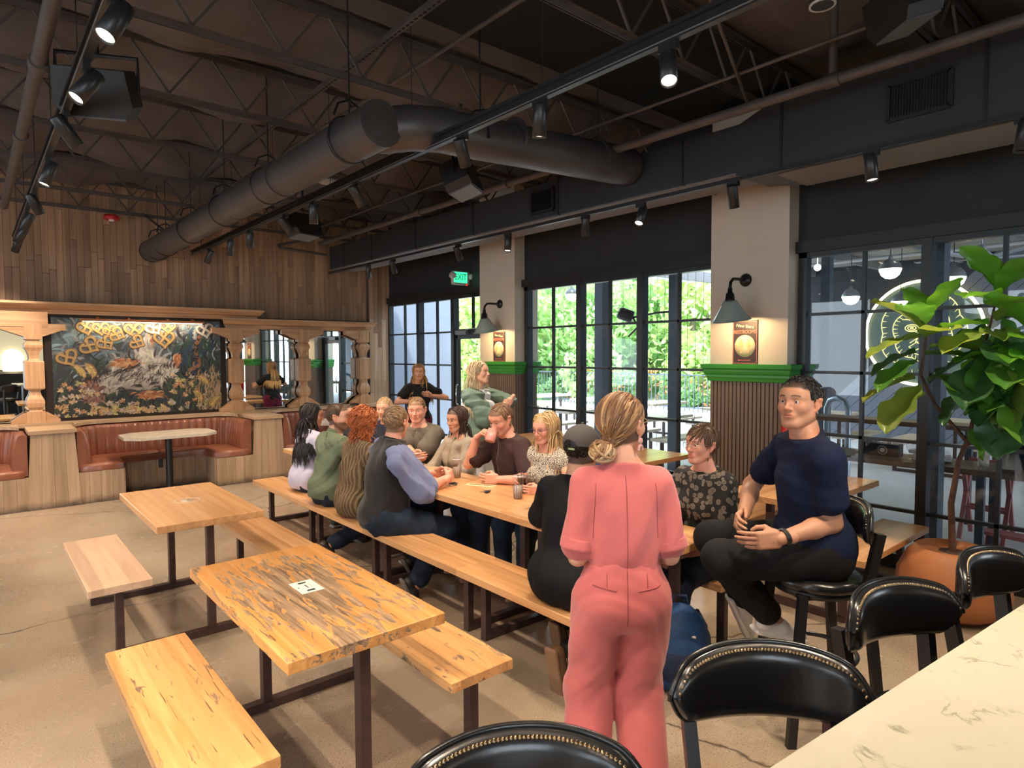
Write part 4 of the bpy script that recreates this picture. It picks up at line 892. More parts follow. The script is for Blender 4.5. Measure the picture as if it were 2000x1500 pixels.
# ------------------------------------------------------------------ marble counter
co = thing('bar_counter', 'pale veined marble counter in the lower right corner', 'counter', (0, 0, 0))
MB().prism([(.80, .535), (.80, -.6), (5.4, -.6), (5.4, .09)], 1.035, 1.07).build('marble_top', marb, co)
MB().prism([(1.0, .30), (1.0, -.5), (5.3, -.5), (5.3, -.12)], 0, 1.035).build('front_panel', M('dark_counter'), co)
# ------------------------------------------------------------------ bar stools
blea = M('black_leather', (.010, .010, .011), .26, bump=.10, bs=30, coat=.25)
nail = M('antique_nail', (.28, .20, .12), .28, 1)
def stool(name, loc, rz, label, seat=.76, top=1.085, grp='black leather bar stools'):
    """faces +Y locally; the curved backrest stands at -Y"""
    o = thing(name, label, 'bar stool', loc, rz, grp); Rr = .34
    amax = .74
    def bp(a, z, dr=0):       # point on the backrest: a angle from -Y
        return (Rr*math.sin(a)*(1+dr/Rr), .13-(Rr+dr)*math.cos(a), z)
    na, nz = 48, 14; vs = []; h = .175
    def zt(a): q = abs(a)/amax; return top-.045*q**2.4
    def zb(a): q = abs(a)/amax; return top-h+.02*q**3
    for side in (0, 1):
        for i in range(na+1):
            a = -amax+2*amax*i/na; e = max(0, (abs(a)/amax-.70)/.30); a2 = a
            t_, b_ = zt(a)-.045*e**2.5, zb(a)+.06*e**2.5
            for j in range(nz+1):
                v_ = j/nz; z = b_+(t_-b_)*v_; pad = .020*(1-(2*v_-1)**6)*(1-e**3)
                vs.append(bp(a2, z, -(.018+pad) if side == 0 else .007*(1-(2*v_-1)**8)))
    def ix(s, i, j): return s*(na+1)*(nz+1)+i*(nz+1)+j
    fs = []
    for i in range(na):
        for j in range(nz): fs.append((ix(0, i, j), ix(0, i, j+1), ix(0, i+1, j+1), ix(0, i+1, j))); fs.append((ix(1, i, j), ix(1, i+1, j), ix(1, i+1, j+1), ix(1, i, j+1)))
        fs.append((ix(0, i, nz), ix(1, i, nz), ix(1, i+1, nz), ix(0, i+1, nz))); fs.append((ix(0, i, 0), ix(0, i+1, 0), ix(1, i+1, 0), ix(1, i, 0)))
    for j in range(nz): fs.append((ix(0, 0, j), ix(1, 0, j), ix(1, 0, j+1), ix(0, 0, j+1))); fs.append((ix(0, na, j), ix(0, na, j+1), ix(1, na, j+1), ix(1, na, j)))
    MB().add(vs, fs, True).build('backrest', blea, o)
    # piping round the edge and two nail rows
    ed = [bp(-amax+2*amax*i/40, zt(-amax+2*amax*i/40)-(.045*max(0, (abs(-1+2*i/40)-.70)/.30)**2.5)+.002, -.004) for i in range(41)]
    ed2 = [bp(-amax+2*amax*i/40, zb(-amax+2*amax*i/40)+(.06*max(0, (abs(-1+2*i/40)-.70)/.30)**2.5)-.002, -.004) for i in range(41)]
    MB().tube(ed, .0065, 8).build('piping', blea, o); MB().tube(ed2, .0055, 8).build('piping', blea, o)
    for s in (-1, 1): MB().tube([ed[0 if s < 0 else -1], bp(s*(amax+.008), (zt(amax)+zb(amax))/2, -.004), ed2[0 if s < 0 else -1]], .0065, 8).build('piping', blea, o)
    mb = MB(); n_ = 56
    for i in range(n_+1):
        a = (-amax+.03)+2*(amax-.03)*i/n_; q = abs(a)/amax; e = max(0, (q-.70)/.30)
        mb.ball(bp(a, zt(a)-.045*e**2.5-.010, -.021-.004*(1-e)), .0056, 6, 4)
    for s in (-1, 1):
        for j in range(9): a = s*(amax-.03); z = zb(amax)+.06+(zt(amax)-.05-zb(amax)-.06)*j/8; mb.ball(bp(a, z, -.020), .0056, 6, 4)
    mb.build('nail_trim', nail, o)['kind'] = 'stuff'
    MB().lathe([(.0, .0), (.19, 0), (.205, .012), (.208, .035), (.19, .055), (.10, .066), (0, .068)], (0, 0, seat-.068), 32).build('seat', blea, o)
    MB().lathe([(.175, 0), (.185, 0), (.185, .03), (.175, .03)], (0, 0, seat-.095), 28).build('seat_ring', blacks, o)
    for s in (-1, 1):
        MB().bar((s*.155, -.155, seat-.06), (s*.175, -.20, top-.12), .030, .042, (0, 1, 0)).bar((s*.155, -.155, seat-.03), (s*.185, -.225, 0.0), .030, .042, (0, 1, 0)).build('rear_leg', blacks, o)
        MB().bar((s*.15, .14, seat-.08), (s*.18, .20, 0), .030, .040, (0, 1, 0)).build('front_leg', blacks, o)
    MB().tube([(.185*math.cos(a), .185*math.sin(a), .36) for a in np.linspace(0, 2*math.pi, 33)], .011, 8, cap=False).build('footrest_ring', blacks, o)
    MB().box((0, 0, seat-.09), (.3, .3, .02)).build('seat_plate', blacks, o)
    return o
def face(dx, dy): return math.atan2(dy, dx)-math.pi/2
stool('bar_stool', (.64, .70, 0), face(-.55, -.80), 'black stool at the bottom edge left of the pink trousers')
stool('bar_stool', (1.28, .60, 0), face(-.68, -.73), 'black stool with the widest visible back, against the marble counter')
stool('bar_stool', (2.02, .52, 0), face(-.35, -.94), 'black stool second from the right edge, beside the counter')
stool('bar_stool', (2.62, .42, 0), face(-.22, -.97), 'black stool cut by the right edge, in front of the plant pot')
stool('bar_stool', (3.02, 1.32, 0), face(-.80, .60), 'black stool that the man in the navy T-shirt sits on')
# ------------------------------------------------------------------ fiddle-leaf fig
fg = thing('potted_fig', 'fiddle leaf fig in an orange clay pot by the window', 'plant', (5.02, 1.28, 0))
terr = M('terracotta', (.46, .17, .06), .55, var=.12, vs=5)
MB().lathe([(.20, 0), (.30, .06), (.335, .16), (.325, .28), (.27, .40), (.215, .455), (.205, .455), (.205, .44), (.0, .42)], (0, 0, 0), 36).build('pot', terr, fg)
MB().lathe([(0, .005), (.2, 0)], (0, 0, .425), 20, cap=False).build('soil', M('soil', (.05, .03, .02), .9, bump=.6, bs=30), fg)
bark = M('fig_bark', (.10, .045, .03), .7, var=.3, vs=30)
sk = [((0, 0, .42), (.01, .02, .75), (.0, -.02, 1.05), (.01, -.06, 1.18)), ((.01, -.06, 1.18), (-.03, .12, 1.42), (-.06, .20, 1.62), (-.05, .17, 1.95)), ((.01, -.06, 1.18), (.03, -.12, 1.5), (.02, -.14, 1.8), (.0, -.20, 2.15)), ((.01, -.06, 1.16), (.0, -.22, 1.36), (-.02, -.30, 1.55), (.0, -.36, 1.9))]
for i, b_ in enumerate(sk): MB().tube(b_, [.024, .020, .017, .015] if i == 0 else [.014, .011, .009, .006], 8).build('stem', bark, fg)
leafm = []
for k_, (c1, c2) in enumerate([((.12, .34, .03), .5), ((.035, .11, .035), .28), ((.20, .30, .05), .42), ((.07, .22, .03), .35)]):
    m_ = M('fig_leaf_%s' % 'abcd'[k_], c1, c2, var=.25, vs=6, spec=.6, coat=.2); leafm.append(m_)
    nt_ = m_.node_tree; b_ = nt_.nodes['Principled BSDF']; tr = nt_.nodes.new('ShaderNodeBsdfTranslucent'); tr.inputs[0].default_value = (c1[0]*2.4, c1[1]*2.0, c1[2]*1.5, 1)
    mx = nt_.nodes.new('ShaderNodeMixShader'); mx.inputs[0].default_value = .35 if k_ != 1 else .12; nt_.links.new(b_.outputs[0], mx.inputs[1]); nt_.links.new(tr.outputs[0], mx.inputs[2]); nt_.links.new(mx.outputs[0], nt_.nodes['Material Output'].inputs[0])
leafme = []
for k_ in range(6):
    r_ = random.Random(k_+5); nl, nw = 14, 8; vs = []; curl = .35+.5*r_.random(); ph_ = r_.random()*6
    for i in range(nl+1):
        t = i/nl; w = .128*(math.sin(math.pi*min(1, t*.96+.02))**.75)*(.62+.62*t)*(1-.12*math.exp(-((t-.38)/.12)**2))+.002; 
        for j in range(nw+1):
            s = -1+2*j/nw; x = s*w; rip = .012*math.sin(t*17+ph_+s*1.5)*abs(s)**1.5; vein = .0045*math.cos((t*9-abs(s)*1.6)*2*math.pi)*abs(s)**.5*(1-abs(s)**4)
            z = .03*abs(s)**1.3+rip+vein-curl*.16*t*t; vs.append((x, t*.32, z))
    fs = [(i*(nw+1)+j, i*(nw+1)+j+1, (i+1)*(nw+1)+j+1, (i+1)*(nw+1)+j) for i in range(nl) for j in range(nw)]
    leafme.append([MB().add(vs, fs, True).mesh('leaf', m_) for m_ in leafm])
# hand placed rows: stem point, azimuth, pitch, size, colour
r_ = random.Random(9); L_ = []
def lf(x, y, z, az, pi__, s=1.0, c=None): L_.append((x, y, z, az, pi__, s*1.08, r_.choice([0, 0, 1, 2, 3, 3]) if c is None else c))
for (x, y, z, az, p_, s, c) in [(-.05, .18, 1.90, 1.9, .9, 1.05, 2), (-.05, .17, 1.96, 1.1, 1.2, .85, 0), (-.05, .17, 1.98, -1.8, 1.1, .9, 0), (-.05, .17, 1.95, 3.0, .6, .9, 3), (-.05, .18, 1.88, 2.2, -.1, 1.0, 2), (-.06, .2, 1.86, -2.4, .35, .95, 2), (-.06, .2, 1.78, 1.6, -.25, .9, 1), (-.06, .2, 1.72, 2.5, -.35, .95, 3), (-.06, .2, 1.60, 1.9, -.2, 1.0, 2), (-.05, .17, 1.55, 2.6, -.55, 1.15, 2), (-.04, .15, 1.50, 1.4, -.5, 1.0, 2), (-.04, .15, 1.62, -2.0, -.2, .9, 3),
        (0, -.20, 2.15, 2.4, 1.1, 1.0, 0), (0, -.20, 2.15, .9, 1.2, .95, 0), (0, -.2, 2.12, -2.2, .8, 1.0, 0), (0, -.2, 2.08, 2.9, .4, .95, 0), (0, -.2, 2.0, -1.4, .5, 1, 3), (0, -.19, 1.95, 1.7, .15, .9, 0), (0, -.18, 1.90, 2.6, -.1, 1, 2), (0, -.17, 1.84, -2.6, -.2, 1, 1), (0, -.16, 1.78, 1.9, -.4, 1, 1), (.02, -.15, 1.72, 3.0, -.5, 1.05, 1), (.02, -.15, 1.66, -2.2, -.5, 1, 1), (.02, -.14, 1.6, 2.2, -.7, 1.0, 1), (.02, -.14, 1.55, -1.5, -.6, 1, 3),
        (0, -.36, 1.9, 2.6, .9, 1, 0), (0, -.36, 1.88, -1.9, .7, 1, 0), (0, -.36, 1.85, -2.8, .2, 1, 0), (0, -.35, 1.8, 2.0, 0, 1, 3), (0, -.34, 1.74, 3.1, -.3, 1, 3), (0, -.33, 1.68, -2.3, -.4, 1.05, 1), (-.01, -.32, 1.6, 2.5, -.6, 1, 1), (-.01, -.31, 1.54, -2.7, -.7, 1, 0), (-.02, -.30, 1.5, 3.0, -.85, 1.1, 1), (-.02, -.30, 1.46, -1.6, -.7, 1, 0), (-.02, -.30, 1.42, 1.9, -.9, .95, 0), (0, -.22, 1.36, 2.9, -.6, .7, 3)]: lf(x, y, z, az, p_, s, c)
for i in range(34):
    br = sk[r_.choice([2, 3, 3])]; p = Vector(br[2]).lerp(Vector(br[3]), r_.random()); lf(p.x, p.y, p.z-.1, r_.uniform(-3.14, 3.14), r_.uniform(-.9, .7), r_.uniform(.75, 1.0))
for (x, y, z, az, p_, s, c) in L_:
    d = Vector((math.cos(az)*math.cos(p_), math.sin(az)*math.cos(p_), math.sin(p_))); q = d.to_track_quat('Y', 'Z')
    MB_ = put('leaf', leafme[r_.randrange(6)][c], fg, Vector((x, y, z))+d*.03); MB_.rotation_mode = 'QUATERNION'; MB_.rotation_quaternion = q; MB_.scale = (s, s, s)
# fire extinguisher on the far side of the nearer column
fe = thing('fire_extinguisher', 'red fire extinguisher on the side of the nearer column', 'extinguisher', (5.50, 2.655, 1.0)); red = M('extinguisher_red', (.60, .02, .02), .25, coat=.5)
MB().lathe([(.055, -.22), (.062, -.21), (.062, .12), (.045, .16), (.018, .175), (.018, .20)], (0, 0, 0), 20).build('cylinder', red, fe)
MB().box((0, -.04, .215), (.03, .11, .025)).box((0, -.05, .245), (.02, .11, .012)).build('handle', blacks, fe); MB().box((-.063, 0, -.02), (.004, .06, .12)).build('label', M('alarm_white'), fe)
MB().tube([(0, -.03, .2), (0, -.09, .12), (0, -.085, -.1)], .009, 6).build('hose', blacks, fe)
# backpack on the floor under the near end of the table
bp_ = thing('backpack', 'blue backpack with small pin badges under the near end of the table', 'backpack', (2.86, 1.96, 0), -.95); blu = M('blue_nylon', (.022, .085, .24), .6, var=.2, vs=12, bump=.3, bs=14); nav = M('navy_nylon', (.012, .03, .09), .6, bump=.3, bs=14)
MB().lathe([(.10, 0), (.15, .02), (.165, .15), (.16, .27), (.12, .36), (.06, .42), (0, .44)], (0, 0, 0), 28).build('main_bag', blu, bp_)
MB().ball((0, -.10, .15), .13, 20, 12, (1.0, .6, .95)).build('front_pocket', nav, bp_); MB().tube([(-.04, .02, .42), (-.03, .02, .47), (.03, .02, .47), (.04, .02, .42)], .009, 8).build('top_handle', nav, bp_)
for s in (-1, 1): MB().tube([(s*.09, .10, .36), (s*.14, .17, .25), (s*.12, .16, .05)], .016, 6).build('strap', nav, bp_)
for x, z, c in ((-.07, .31, (.7, .7, .5)), (.0, .285, (.3, .4, .5)), (.06, .30, (.75, .72, .65))): MB().box((x, -.118, z), (.038, .012, .032), Matrix.Rotation(.5, 3, 'X'), bev=.003).build('pin_badge', M('badge_%d' % (x*100+50), c, .4), bp_)
# ------------------------------------------------------------------ the patio outside the windows
pf = struct(MB().box((22, 9, -.08), (32.3, 50, .1)).build('patio_floor', M('pale_patio_concrete', (.68, .68, .67), .6, var=.08, vs=1.5)))
pf['label'] = 'pale concrete patio floor'
gr = tag(MB().box((60, 40, -.12), (90, 120, .06)).build('lawn', M('lawn_green', (.12, .22, .06), .9, var=.3, vs=.6)), 'green lawn and verge beyond the patio', 'lawn', kind='stuff')
slate = M('slate_boarding', (.14, .155, .19), .6)
wg = struct(MB().box((6.9, 11.35, 2.2), (2.05, .2, 4.4)).build('wall_outdoor_wing', M('blue_grey_render', (.20, .23, .29), .7, var=.08, vs=2)))
wg['label'] = 'blue grey wall of the building wing outside the far window'
# dark boarded wall with the round sign
nw = struct(MB().box((14.25, -1.2, 1.9), (.3, 16.4, 3.9)).build('wall_patio', M('board_gap_dark', (.03, .032, .04), .8)))
bdm = MB().box((0, 0, 0), (.02, .17, 6.2)).mesh('board', slate)
for i in range(34):
    o = put('board', bdm, nw, (14.09, -3.6+i*.25, 1.85)); o.rotation_euler = (.78, 0, 0)
# clip boards to the wall height: short lower and upper caps hide the overrun
MB().box((14.05, -1.2, 4.3), (.6, 17, .9)).build('parapet', slate, nw); MB().box((14.0, -1.2, -.35), (.6, 17, .62)).build('plinth', slate, nw)
sgn = thing('round_neon_sign', 'glowing ring sign with a yellow drawn lion face on the dark patio wall', 'sign', (13.93, 4.16, 2.14))
neon = M('neon_warm', (1, .85, .5), .4, emit=5, ecol=(1, .80, .42)); ylw = M('yellow_line', (.85, .72, .25), .5, emit=.9, ecol=(1, .82, .35))
MB().tube([(0, 1.0*math.cos(a), 1.0*math.sin(a)) for a in np.linspace(0, 2*math.pi, 65)], .028, 8, cap=False).build('ring', neon, sgn)
MB().lathe([(0, 0), (.97, 0)], (.04, 0, 0), 48, (-1, 0, 0), cap=False).build('disc', M('sign_teal', (.10, .15, .14), .6), sgn)
for r0, amp, k_, ph_ in ((.74, .07, 7, 0), (.50, .06, 6, .6)):
    pts = [(0, (r0+amp*abs(math.sin(k_*a/2+ph_)))*math.cos(a)*.92, (r0+amp*abs(math.sin(k_*a/2+ph_)))*math.sin(a)) for a in np.linspace(0, 2*math.pi, 120)]
    mb = MB().tube(pts, .009, 5, cap=False)
    for i in range(0, 120, 3):
        a = 2*math.pi*i/119; q = r0+amp*abs(math.sin(k_*a/2+ph_)); mb.tube([(0, q*math.cos(a)*.92, q*math.sin(a)), (0, (q-.09)*math.cos(a+.03)*.92, (q-.09)*math.sin(a+.03))], [.009, .003], 4)
    mb.build('mane_line', ylw, sgn)
mb = MB()
for s in (-1, 1):
    for rr in (.09, .055, .02): mb.tube([(0, s*.17+rr*1.3*math.cos(a), .10+rr*.75*math.sin(a)) for a in np.linspace(0, 6.28, 20)], .009, 5)
    for q in range(4): mb.tube([(0, s*(.10+.05*q), .22+.015*q), (0, s*(.16+.06*q), .30-.01*q)], .009, 5); mb.tube([(0, s*.06, .05-.07*q), (0, s*(.16+.02*q), -.03-.08*q)], .008, 5)
mb.tube([(0, -.06, .18), (0, -.07, -.1), (0, -.1, -.17), (0, 0, -.22), (0, .1, -.17), (0, .07, -.1), (0, .06, .18)], .012, 5)
mb.tube([(0, 0, -.22), (0, 0, -.28), (0, -.1, -.33), (0, -.2, -.28)], .011, 5); mb.tube([(0, 0, -.28), (0, .1, -.33), (0, .2, -.28)], .011, 5); mb.tube([(0, -.18, -.36), (0, 0, -.44), (0, .18, -.36)], .010, 5)
mb.build('face_line', ylw, sgn)
bst_ = M('blue_grey_post', (.07, .09, .12), .45)
# roof over the patio
rf = struct(MB().box((10.1, -1.0, 3.62), (8.3, 17.0, .08)).build('patio_roof', M('grey_roof_boards', (.26, .25, .25), .7, var=.1, vs=2)))
rf['label'] = 'grey boarded roof over the patio'
for i in range(9): MB().box((10.1, -4.5+i*1.35, 3.50), (8.2, .07, .14)).build('beam', M('grey_beam', (.17, .17, .18), .6), rf)
for x in (7.5, 9.6, 11.7): MB().tube([(x, -8, 3.36), (x, 7.4, 3.36)], .03, 8).build('conduit', M('pale_pipe', (.5, .5, .5), .5), rf)
MB().box((9.0, 8.2, 3.56), (.12, 1.8, .10)).build('beam', M('grey_beam'), rf)
for x, y in ((10.75, 8.3), (14.4, 8.3)): MB().box((x, y, 1.75), (.09, .09, 3.6)).build('post', bst_, rf)
cr = thing('corrugated_awning', 'corrugated metal awning edge at the top of the middle window', 'awning', (12.6, 9.0, 3.62)); mb = MB()
for i in range(26): mb.box((-2.0+i*.16, 0, .02*(i % 2)), (.10, 1.5, .02))
mb.build('sheet', M('galvanised', (.45, .47, .5), .4, .4), cr); MB().box((0, -.78, -.12), (4.4, .1, .22)).build('fascia', M('grey_beam'), cr)
bst = M('blue_grey_post', (.07, .09, .12), .45); po_g = 'patio posts'
for x, y, w, h, lb in ((8.0, 7.05, .17, 3.6, 'wide dark patio post behind the middle window'), (8.0, 5.62, .13, 3.6, 'slimmer blue grey patio post right of the wide one'), (6.35, 1.80, .16, 3.6, 'blue grey steel post right outside the window by the plant'), (9.2, 3.93, .12, 3.6, 'grey post in front of the dark boarded wall'), (8.0, 9.1, .13, 3.6, 'dark patio post near the far end of the middle window')):
    o = thing('patio_post', lb, 'post', (x, y, -.03), group=po_g); MB().box((0, 0, h/2), (w, w, h)).build('shaft', bst, o); MB().box((0, 0, .02), (w+.12, w+.12, .04)).build('base_plate', bst, o)
o = thing('flood_light', 'black cylindrical floodlight on an arm outside the middle window', 'lamp', (8.0, 6.30, 2.34)); MB().lathe([(.0, 0), (.09, 0), (.10, .03), (.10, .2), (.085, .24), (0, .25)], (0, .1, 0), 20, (-.5, .8, .35)).build('housing', blacks, o)
MB().tube([(0, .1, 0), (0, .0, -.15), (-.05, .15, -.3)], .016, 6).tube([(0, .1, 0), (0, -.35, .05), (0, -.65, .06)], .018, 6).build('arm', blacks, o)
def pendant(x, y, z, r, label, sil):
    o = thing('pendant_lamp', label, 'lamp', (x, y, z), group='globe pendants over the patio')
    MB().lathe([(0, -r), (r*.45, -r*.9), (r*.8, -r*.6), (r*.98, -r*.15), (r, 0)], (0, 0, 0), 20, cap=False).build('globe', M('globe_glow', (1, .95, .85), .4, emit=4, ecol=(1, .90, .72)), o)
    MB().lathe([(r*1.02, 0), (r*1.0, .02), (r*.9, r*.45), (r*.6, r*.8), (r*.2, r), (r*.15, r*1.3), (0, r*1.35)], (0, 0, 0), 20, cap=False).build('dome', sil, o); MB().tube([(0, 0, r*1.2), (0, 0, 3.55-z)], .006, 5).build('cord', blacks, o)
silv = M('brushed_dome', (.45, .46, .48), .3, .7)
for i, (u_, v_, x, lb) in enumerate(((3.06, 2.84, 9.0, 'highest globe pendant beside the neon ring'), (4.20, 2.66, 10.7, 'globe pendant left of the neon ring'), (2.37, 2.67, 9.0, 'globe pendant behind the window mullion at the right'), (3.55, 2.55, 10.9, 'globe pendant hanging in front of the neon ring'), (8.71, 2.93, 9.0, 'globe pendant seen against the trees'))):
    pendant(x, u_, v_, .13, lb, silv if i < 4 else M('dark_dome', (.05, .06, .06), .4))
for i, (x, y, z) in enumerate(((9.0, 4.15, 3.15), (9.5, 4.2, 3.02), (9.0, 2.85, 3.18))):
    tag(MB().ball((x, y, z), .05).tube([(x, y, z+.03), (x, y, 3.55)], .006, 5).build('festoon_bulb', M('globe_glow')), ['small glowing bulb highest above the left pane', 'small glowing bulb just right of the highest one', 'small glowing bulb right of the big globe pendant'][i], 'lamp', 'small bulbs under the patio roof')
fn = thing('ceiling_fan', 'grey ceiling fan above the plant outside', 'fan', (9.0, 2.10, 2.86)); fm = M('fan_grey', (.42, .46, .52), .4)
MB().lathe([(0, -.10), (.08, -.09), (.11, -.04), (.11, .04), (.05, .10), (.03, .16), (0, .16)], (0, 0, 0), 20).build('motor', fm, fn); MB().tube([(0, 0, .1), (0, 0, .72)], .012, 8).build('rod', fm, fn)
for i in range(5): a = i*1.257+.3; d = Vector((math.cos(a), math.sin(a), 0)); MB().bar(d*.1+Vector((0, 0, .0)), d*.68+Vector((0, 0, .03)), .12, .012).build('blade', fm, fn)
# outdoor picnic tables
pale = wood('pale_outdoor_wood', (.58, .48, .36), (.70, .60, .47), 1, .5)  # pale wood of the outdoor tables
k_ = 0; p0 = None; od = ('nearest', 'second', 'third', 'fourth', 'fifth', 'sixth')
for xi, x in enumerate((8.75, 11.2)):
    for yi, y in enumerate((3.0, 4.75, 6.5, 8.25, 10.0, 11.75)):
        if xi == 0 and y in (3.0,): continue
        lb = 'pale outdoor picnic table, %s along the %s row of the patio' % (od[yi-(1 if xi == 0 else 0)], 'near' if xi == 0 else 'far')
        if p0 is None: p0 = picnic('outdoor_picnic_table', (x, y, -.03), math.pi/2, lb, 'outdoor picnic tables', pale, pale)
        else: dup(p0, (x, y, -.03), None, lb)
# long service table outside the near window with things on it
dw = wood('dark_outdoor_wood', (.10, .055, .035), (.22, .13, .085), 1, .4)
st = thing('outdoor_side_table', 'long dark wooden table standing outside against the near window', 'table', (6.85, 1.5, -.03))
MB().box((0, 0, .76), (.55, 3.2, .05)).build('tabletop', dw, st)
for y in (-1.45, 0, 1.45):
    for x in (-.22, .22): MB().box((x, y, .37), (.06, .06, .73)).build('leg', bst, st)
s2 = thing('outdoor_shelf', 'dark wooden rail shelf behind the long outdoor table', 'shelf', (7.9, 1.9, -.03)); MB().box((0, 0, 1.02), (.35, 3.4, .05)).build('board', dw, s2)
for y in (-1.6, 0, 1.6): MB().box((0, y, .5), (.06, .06, 1.0)).build('leg', bst, s2)
cdy = thing('condiment_caddy', 'black caddy with a round pale emblem on the outdoor table', 'caddy', (6.80, 2.36, .765)); MB().box((0, 0, .06), (.14, .36, .12), bev=.005).build('box', blacks, cdy)
MB().tube([(-.072, -.04+.04*math.cos(a), .06+.04*math.sin(a)) for a in np.linspace(0, 6.3, 20)], .003, 5).lathe([(0, 0), (.022, 0)], (-.073, -.04, .06), 12, (-1, 0, 0), cap=False).build('emblem', M('emblem_cream', (.6, .58, .5), .5), cdy)
mb = MB()
for i in range(14): mb.box((random.uniform(-.04, .04), random.uniform(-.15, .15), .13), (.03, .012, .05))
mb.build('packets', M('sachet_pink', (.65, .5, .48), .6), cdy)['kind'] = 'stuff'
tag(MB().lathe([(.025, 0), (.035, .005), (.02, .05), (.045, .10), (.05, .14)], (6.78, 2.08, .765), 14).build('goblet', clear), 'clear goblet beside the black caddy outside', 'glass')
tag(MB().box((6.9, 1.95, .79), (.25, .30, .05), Matrix.Rotation(.3, 3, 'Z')).box((6.88, 1.97, .83), (.2, .26, .03), Matrix.Rotation(-.2, 3, 'Z')).build('napkin_pile', M('napkin_white', (.75, .77, .82), .8)), 'pile of white napkins on the outdoor table', 'napkins')
cup = thing('straw_holder', 'wooden cup full of straws on the outdoor table', 'cup', (6.78, 1.52, .765)); MB().lathe([(.04, 0), (.045, .12)], (0, 0, 0), 16).build('cup', pale, cup); mb = MB()
for i in range(16): a = i*2.4; r_0 = .008*math.sqrt(i); mb.tube([(r_0*math.cos(a), r_0*math.sin(a), .02), (r_0*1.7*math.cos(a), r_0*1.7*math.sin(a), .23)], .003, 4)
mb.build('straws', M('straw_tan', (.7, .55, .5), .6), cup)['kind'] = 'stuff'
ty = thing('serving_tray', 'dark oval tray leaning on the outdoor table behind the fig stem', 'tray', (6.85, 1.22, .90)); MB().lathe([(0, 0), (.2, 0), (.22, .02), (.225, .02)], (0, 0, 0), 28, (-1, .1, .3)).build('dish', M('tray_dark', (.03, .04, .05), .15, coat=.5), ty); MB().lathe([(.215, .018), (.228, .02), (.225, .028)], (0, 0, 0), 28, (-1, .1, .3), cap=False).build('rim', chrome, ty)
bn = tag(MB().box((6.95, .72, .86), (.35, .4, .19)).build('napkin_box', M('grey_box', (.42, .42, .40), .5)), 'grey box at the right end of the outdoor table', 'box')
pk = M('dusty_red_paint', (.42, .14, .15), .5)
def trestle(x, y, lb):
    o = thing('folding_high_chair', lb, 'high chair', (x, y, -.03), group='dusty red folding chairs outside')
    for s in (-.17, .17): MB().bar((-.2, s, .01), (.14, s, .76), .035, .035).build('leg', pk, o); MB().bar((.2, s, .01), (-.14, s, .76), .035, .035).build('leg', pk, o)
    for z, x_ in ((.3, -.07), (.3, .07), (.74, -.13), (.74, .13)): MB().box((x_, 0, z), (.03, .34, .03)).build('rung', pk, o)
trestle(7.4, 1.62, 'dusty red crossed-leg chair outside left of the fig stem'); trestle(7.4, .95, 'dusty red crossed-leg chair outside right of the fig stem')
lo = thing('low_step_stool', 'small dusty red step stool on the patio floor', 'stool', (6.95, 1.36, -.03), 1.45)
MB().box((0, 0, .18), (.44, .18, .03)).build('seat', pk, lo)
for x in (-.18, .18):
    for y in (-.08, .08): MB().bar((x*1.15, y*1.5, 0), (x, y, .17), .03, .03).build('leg', pk, lo)
hp = thing('hoop_rail', 'bent grey metal hoop standing on the patio behind the man in navy', 'rail', (8.2, 3.35, -.03), -.4); MB().tube([(-.0, -.17, 0), (0, -.17, 1.1), (0, -.12, 1.2), (0, 0, 1.24), (0, .12, 1.2), (0, .17, 1.1), (0, .17, 0)], .035, 12).build('hoop', M('galvanised_hoop', (.30, .36, .42), .35, .5), hp)
cb = thing('cable_screen', 'screen of thin vertical cables beyond the patio tables', 'screen', (9.9, 0, 0)); cm = MB().tube([(0, 0, 0), (0, 0, 3.5)], .004, 4).mesh('cable', M('cable_dark', (.05, .06, .07), .5))
for i in range(30): put('cable', cm, cb, (0, 6.35+.165*i, 0))
fc = thing('patio_railing', 'dark railing along the far side of the patio', 'railing', (16.5, 0, 0)); bm_ = MB().box((0, 0, .55), (.02, .02, 1.1)).mesh('baluster', bst)
for s in (1.1, .12): MB().box((0, 15, s), (.04, 14, .04)).build('rail', bst, fc)
for i in range(90): put('baluster', bm_, fc, (0, 8.1+i*.155, 0))
for x, y, w, h, c, lb in ((24.6, 21, 1.6, .9, (.32, .20, .16), 'reddish low wall beyond the railing'), (26, 27, 5, 1.4, (.6, .62, .66), 'pale parked car shape far beyond the railing')):
    if 'car' in lb:
        o = thing('parked_car', lb, 'car', (x, y, -.05), 1.0); cp = M('car_paint', c, .2, coat=.5)
        MB().prism([(-2.1, .3), (2.1, .3), (2.1, .75), (1.3, .88), (.8, 1.35), (-.9, 1.4), (-1.6, .9), (-2.1, .8)], -.85, .85, 1).build('body', cp, o)
        MB().prism([(.75, .9), (1.15, .9), (.72, 1.3), (-.8, 1.33), (-1.35, .92)], -.86, .86, 1).build('window', M('car_glass', (.03, .04, .05), .05), o)
        for a in (-1.3, 1.35):
            for b in (-.8, .8): MB().lathe([(0, -.1), (.32, -.1), (.32, .1), (0, .1)], (a, b, .32), 20, (0, 1, 0)).build('wheel', blacks, o)
    else: tag(MB().box((x, y, h/2-.05), (.4, w*3, h), Matrix.Rotation(.2, 3, 'Z')).build('garden_wall', M('brick_red', c, .8)), lb, 'wall')
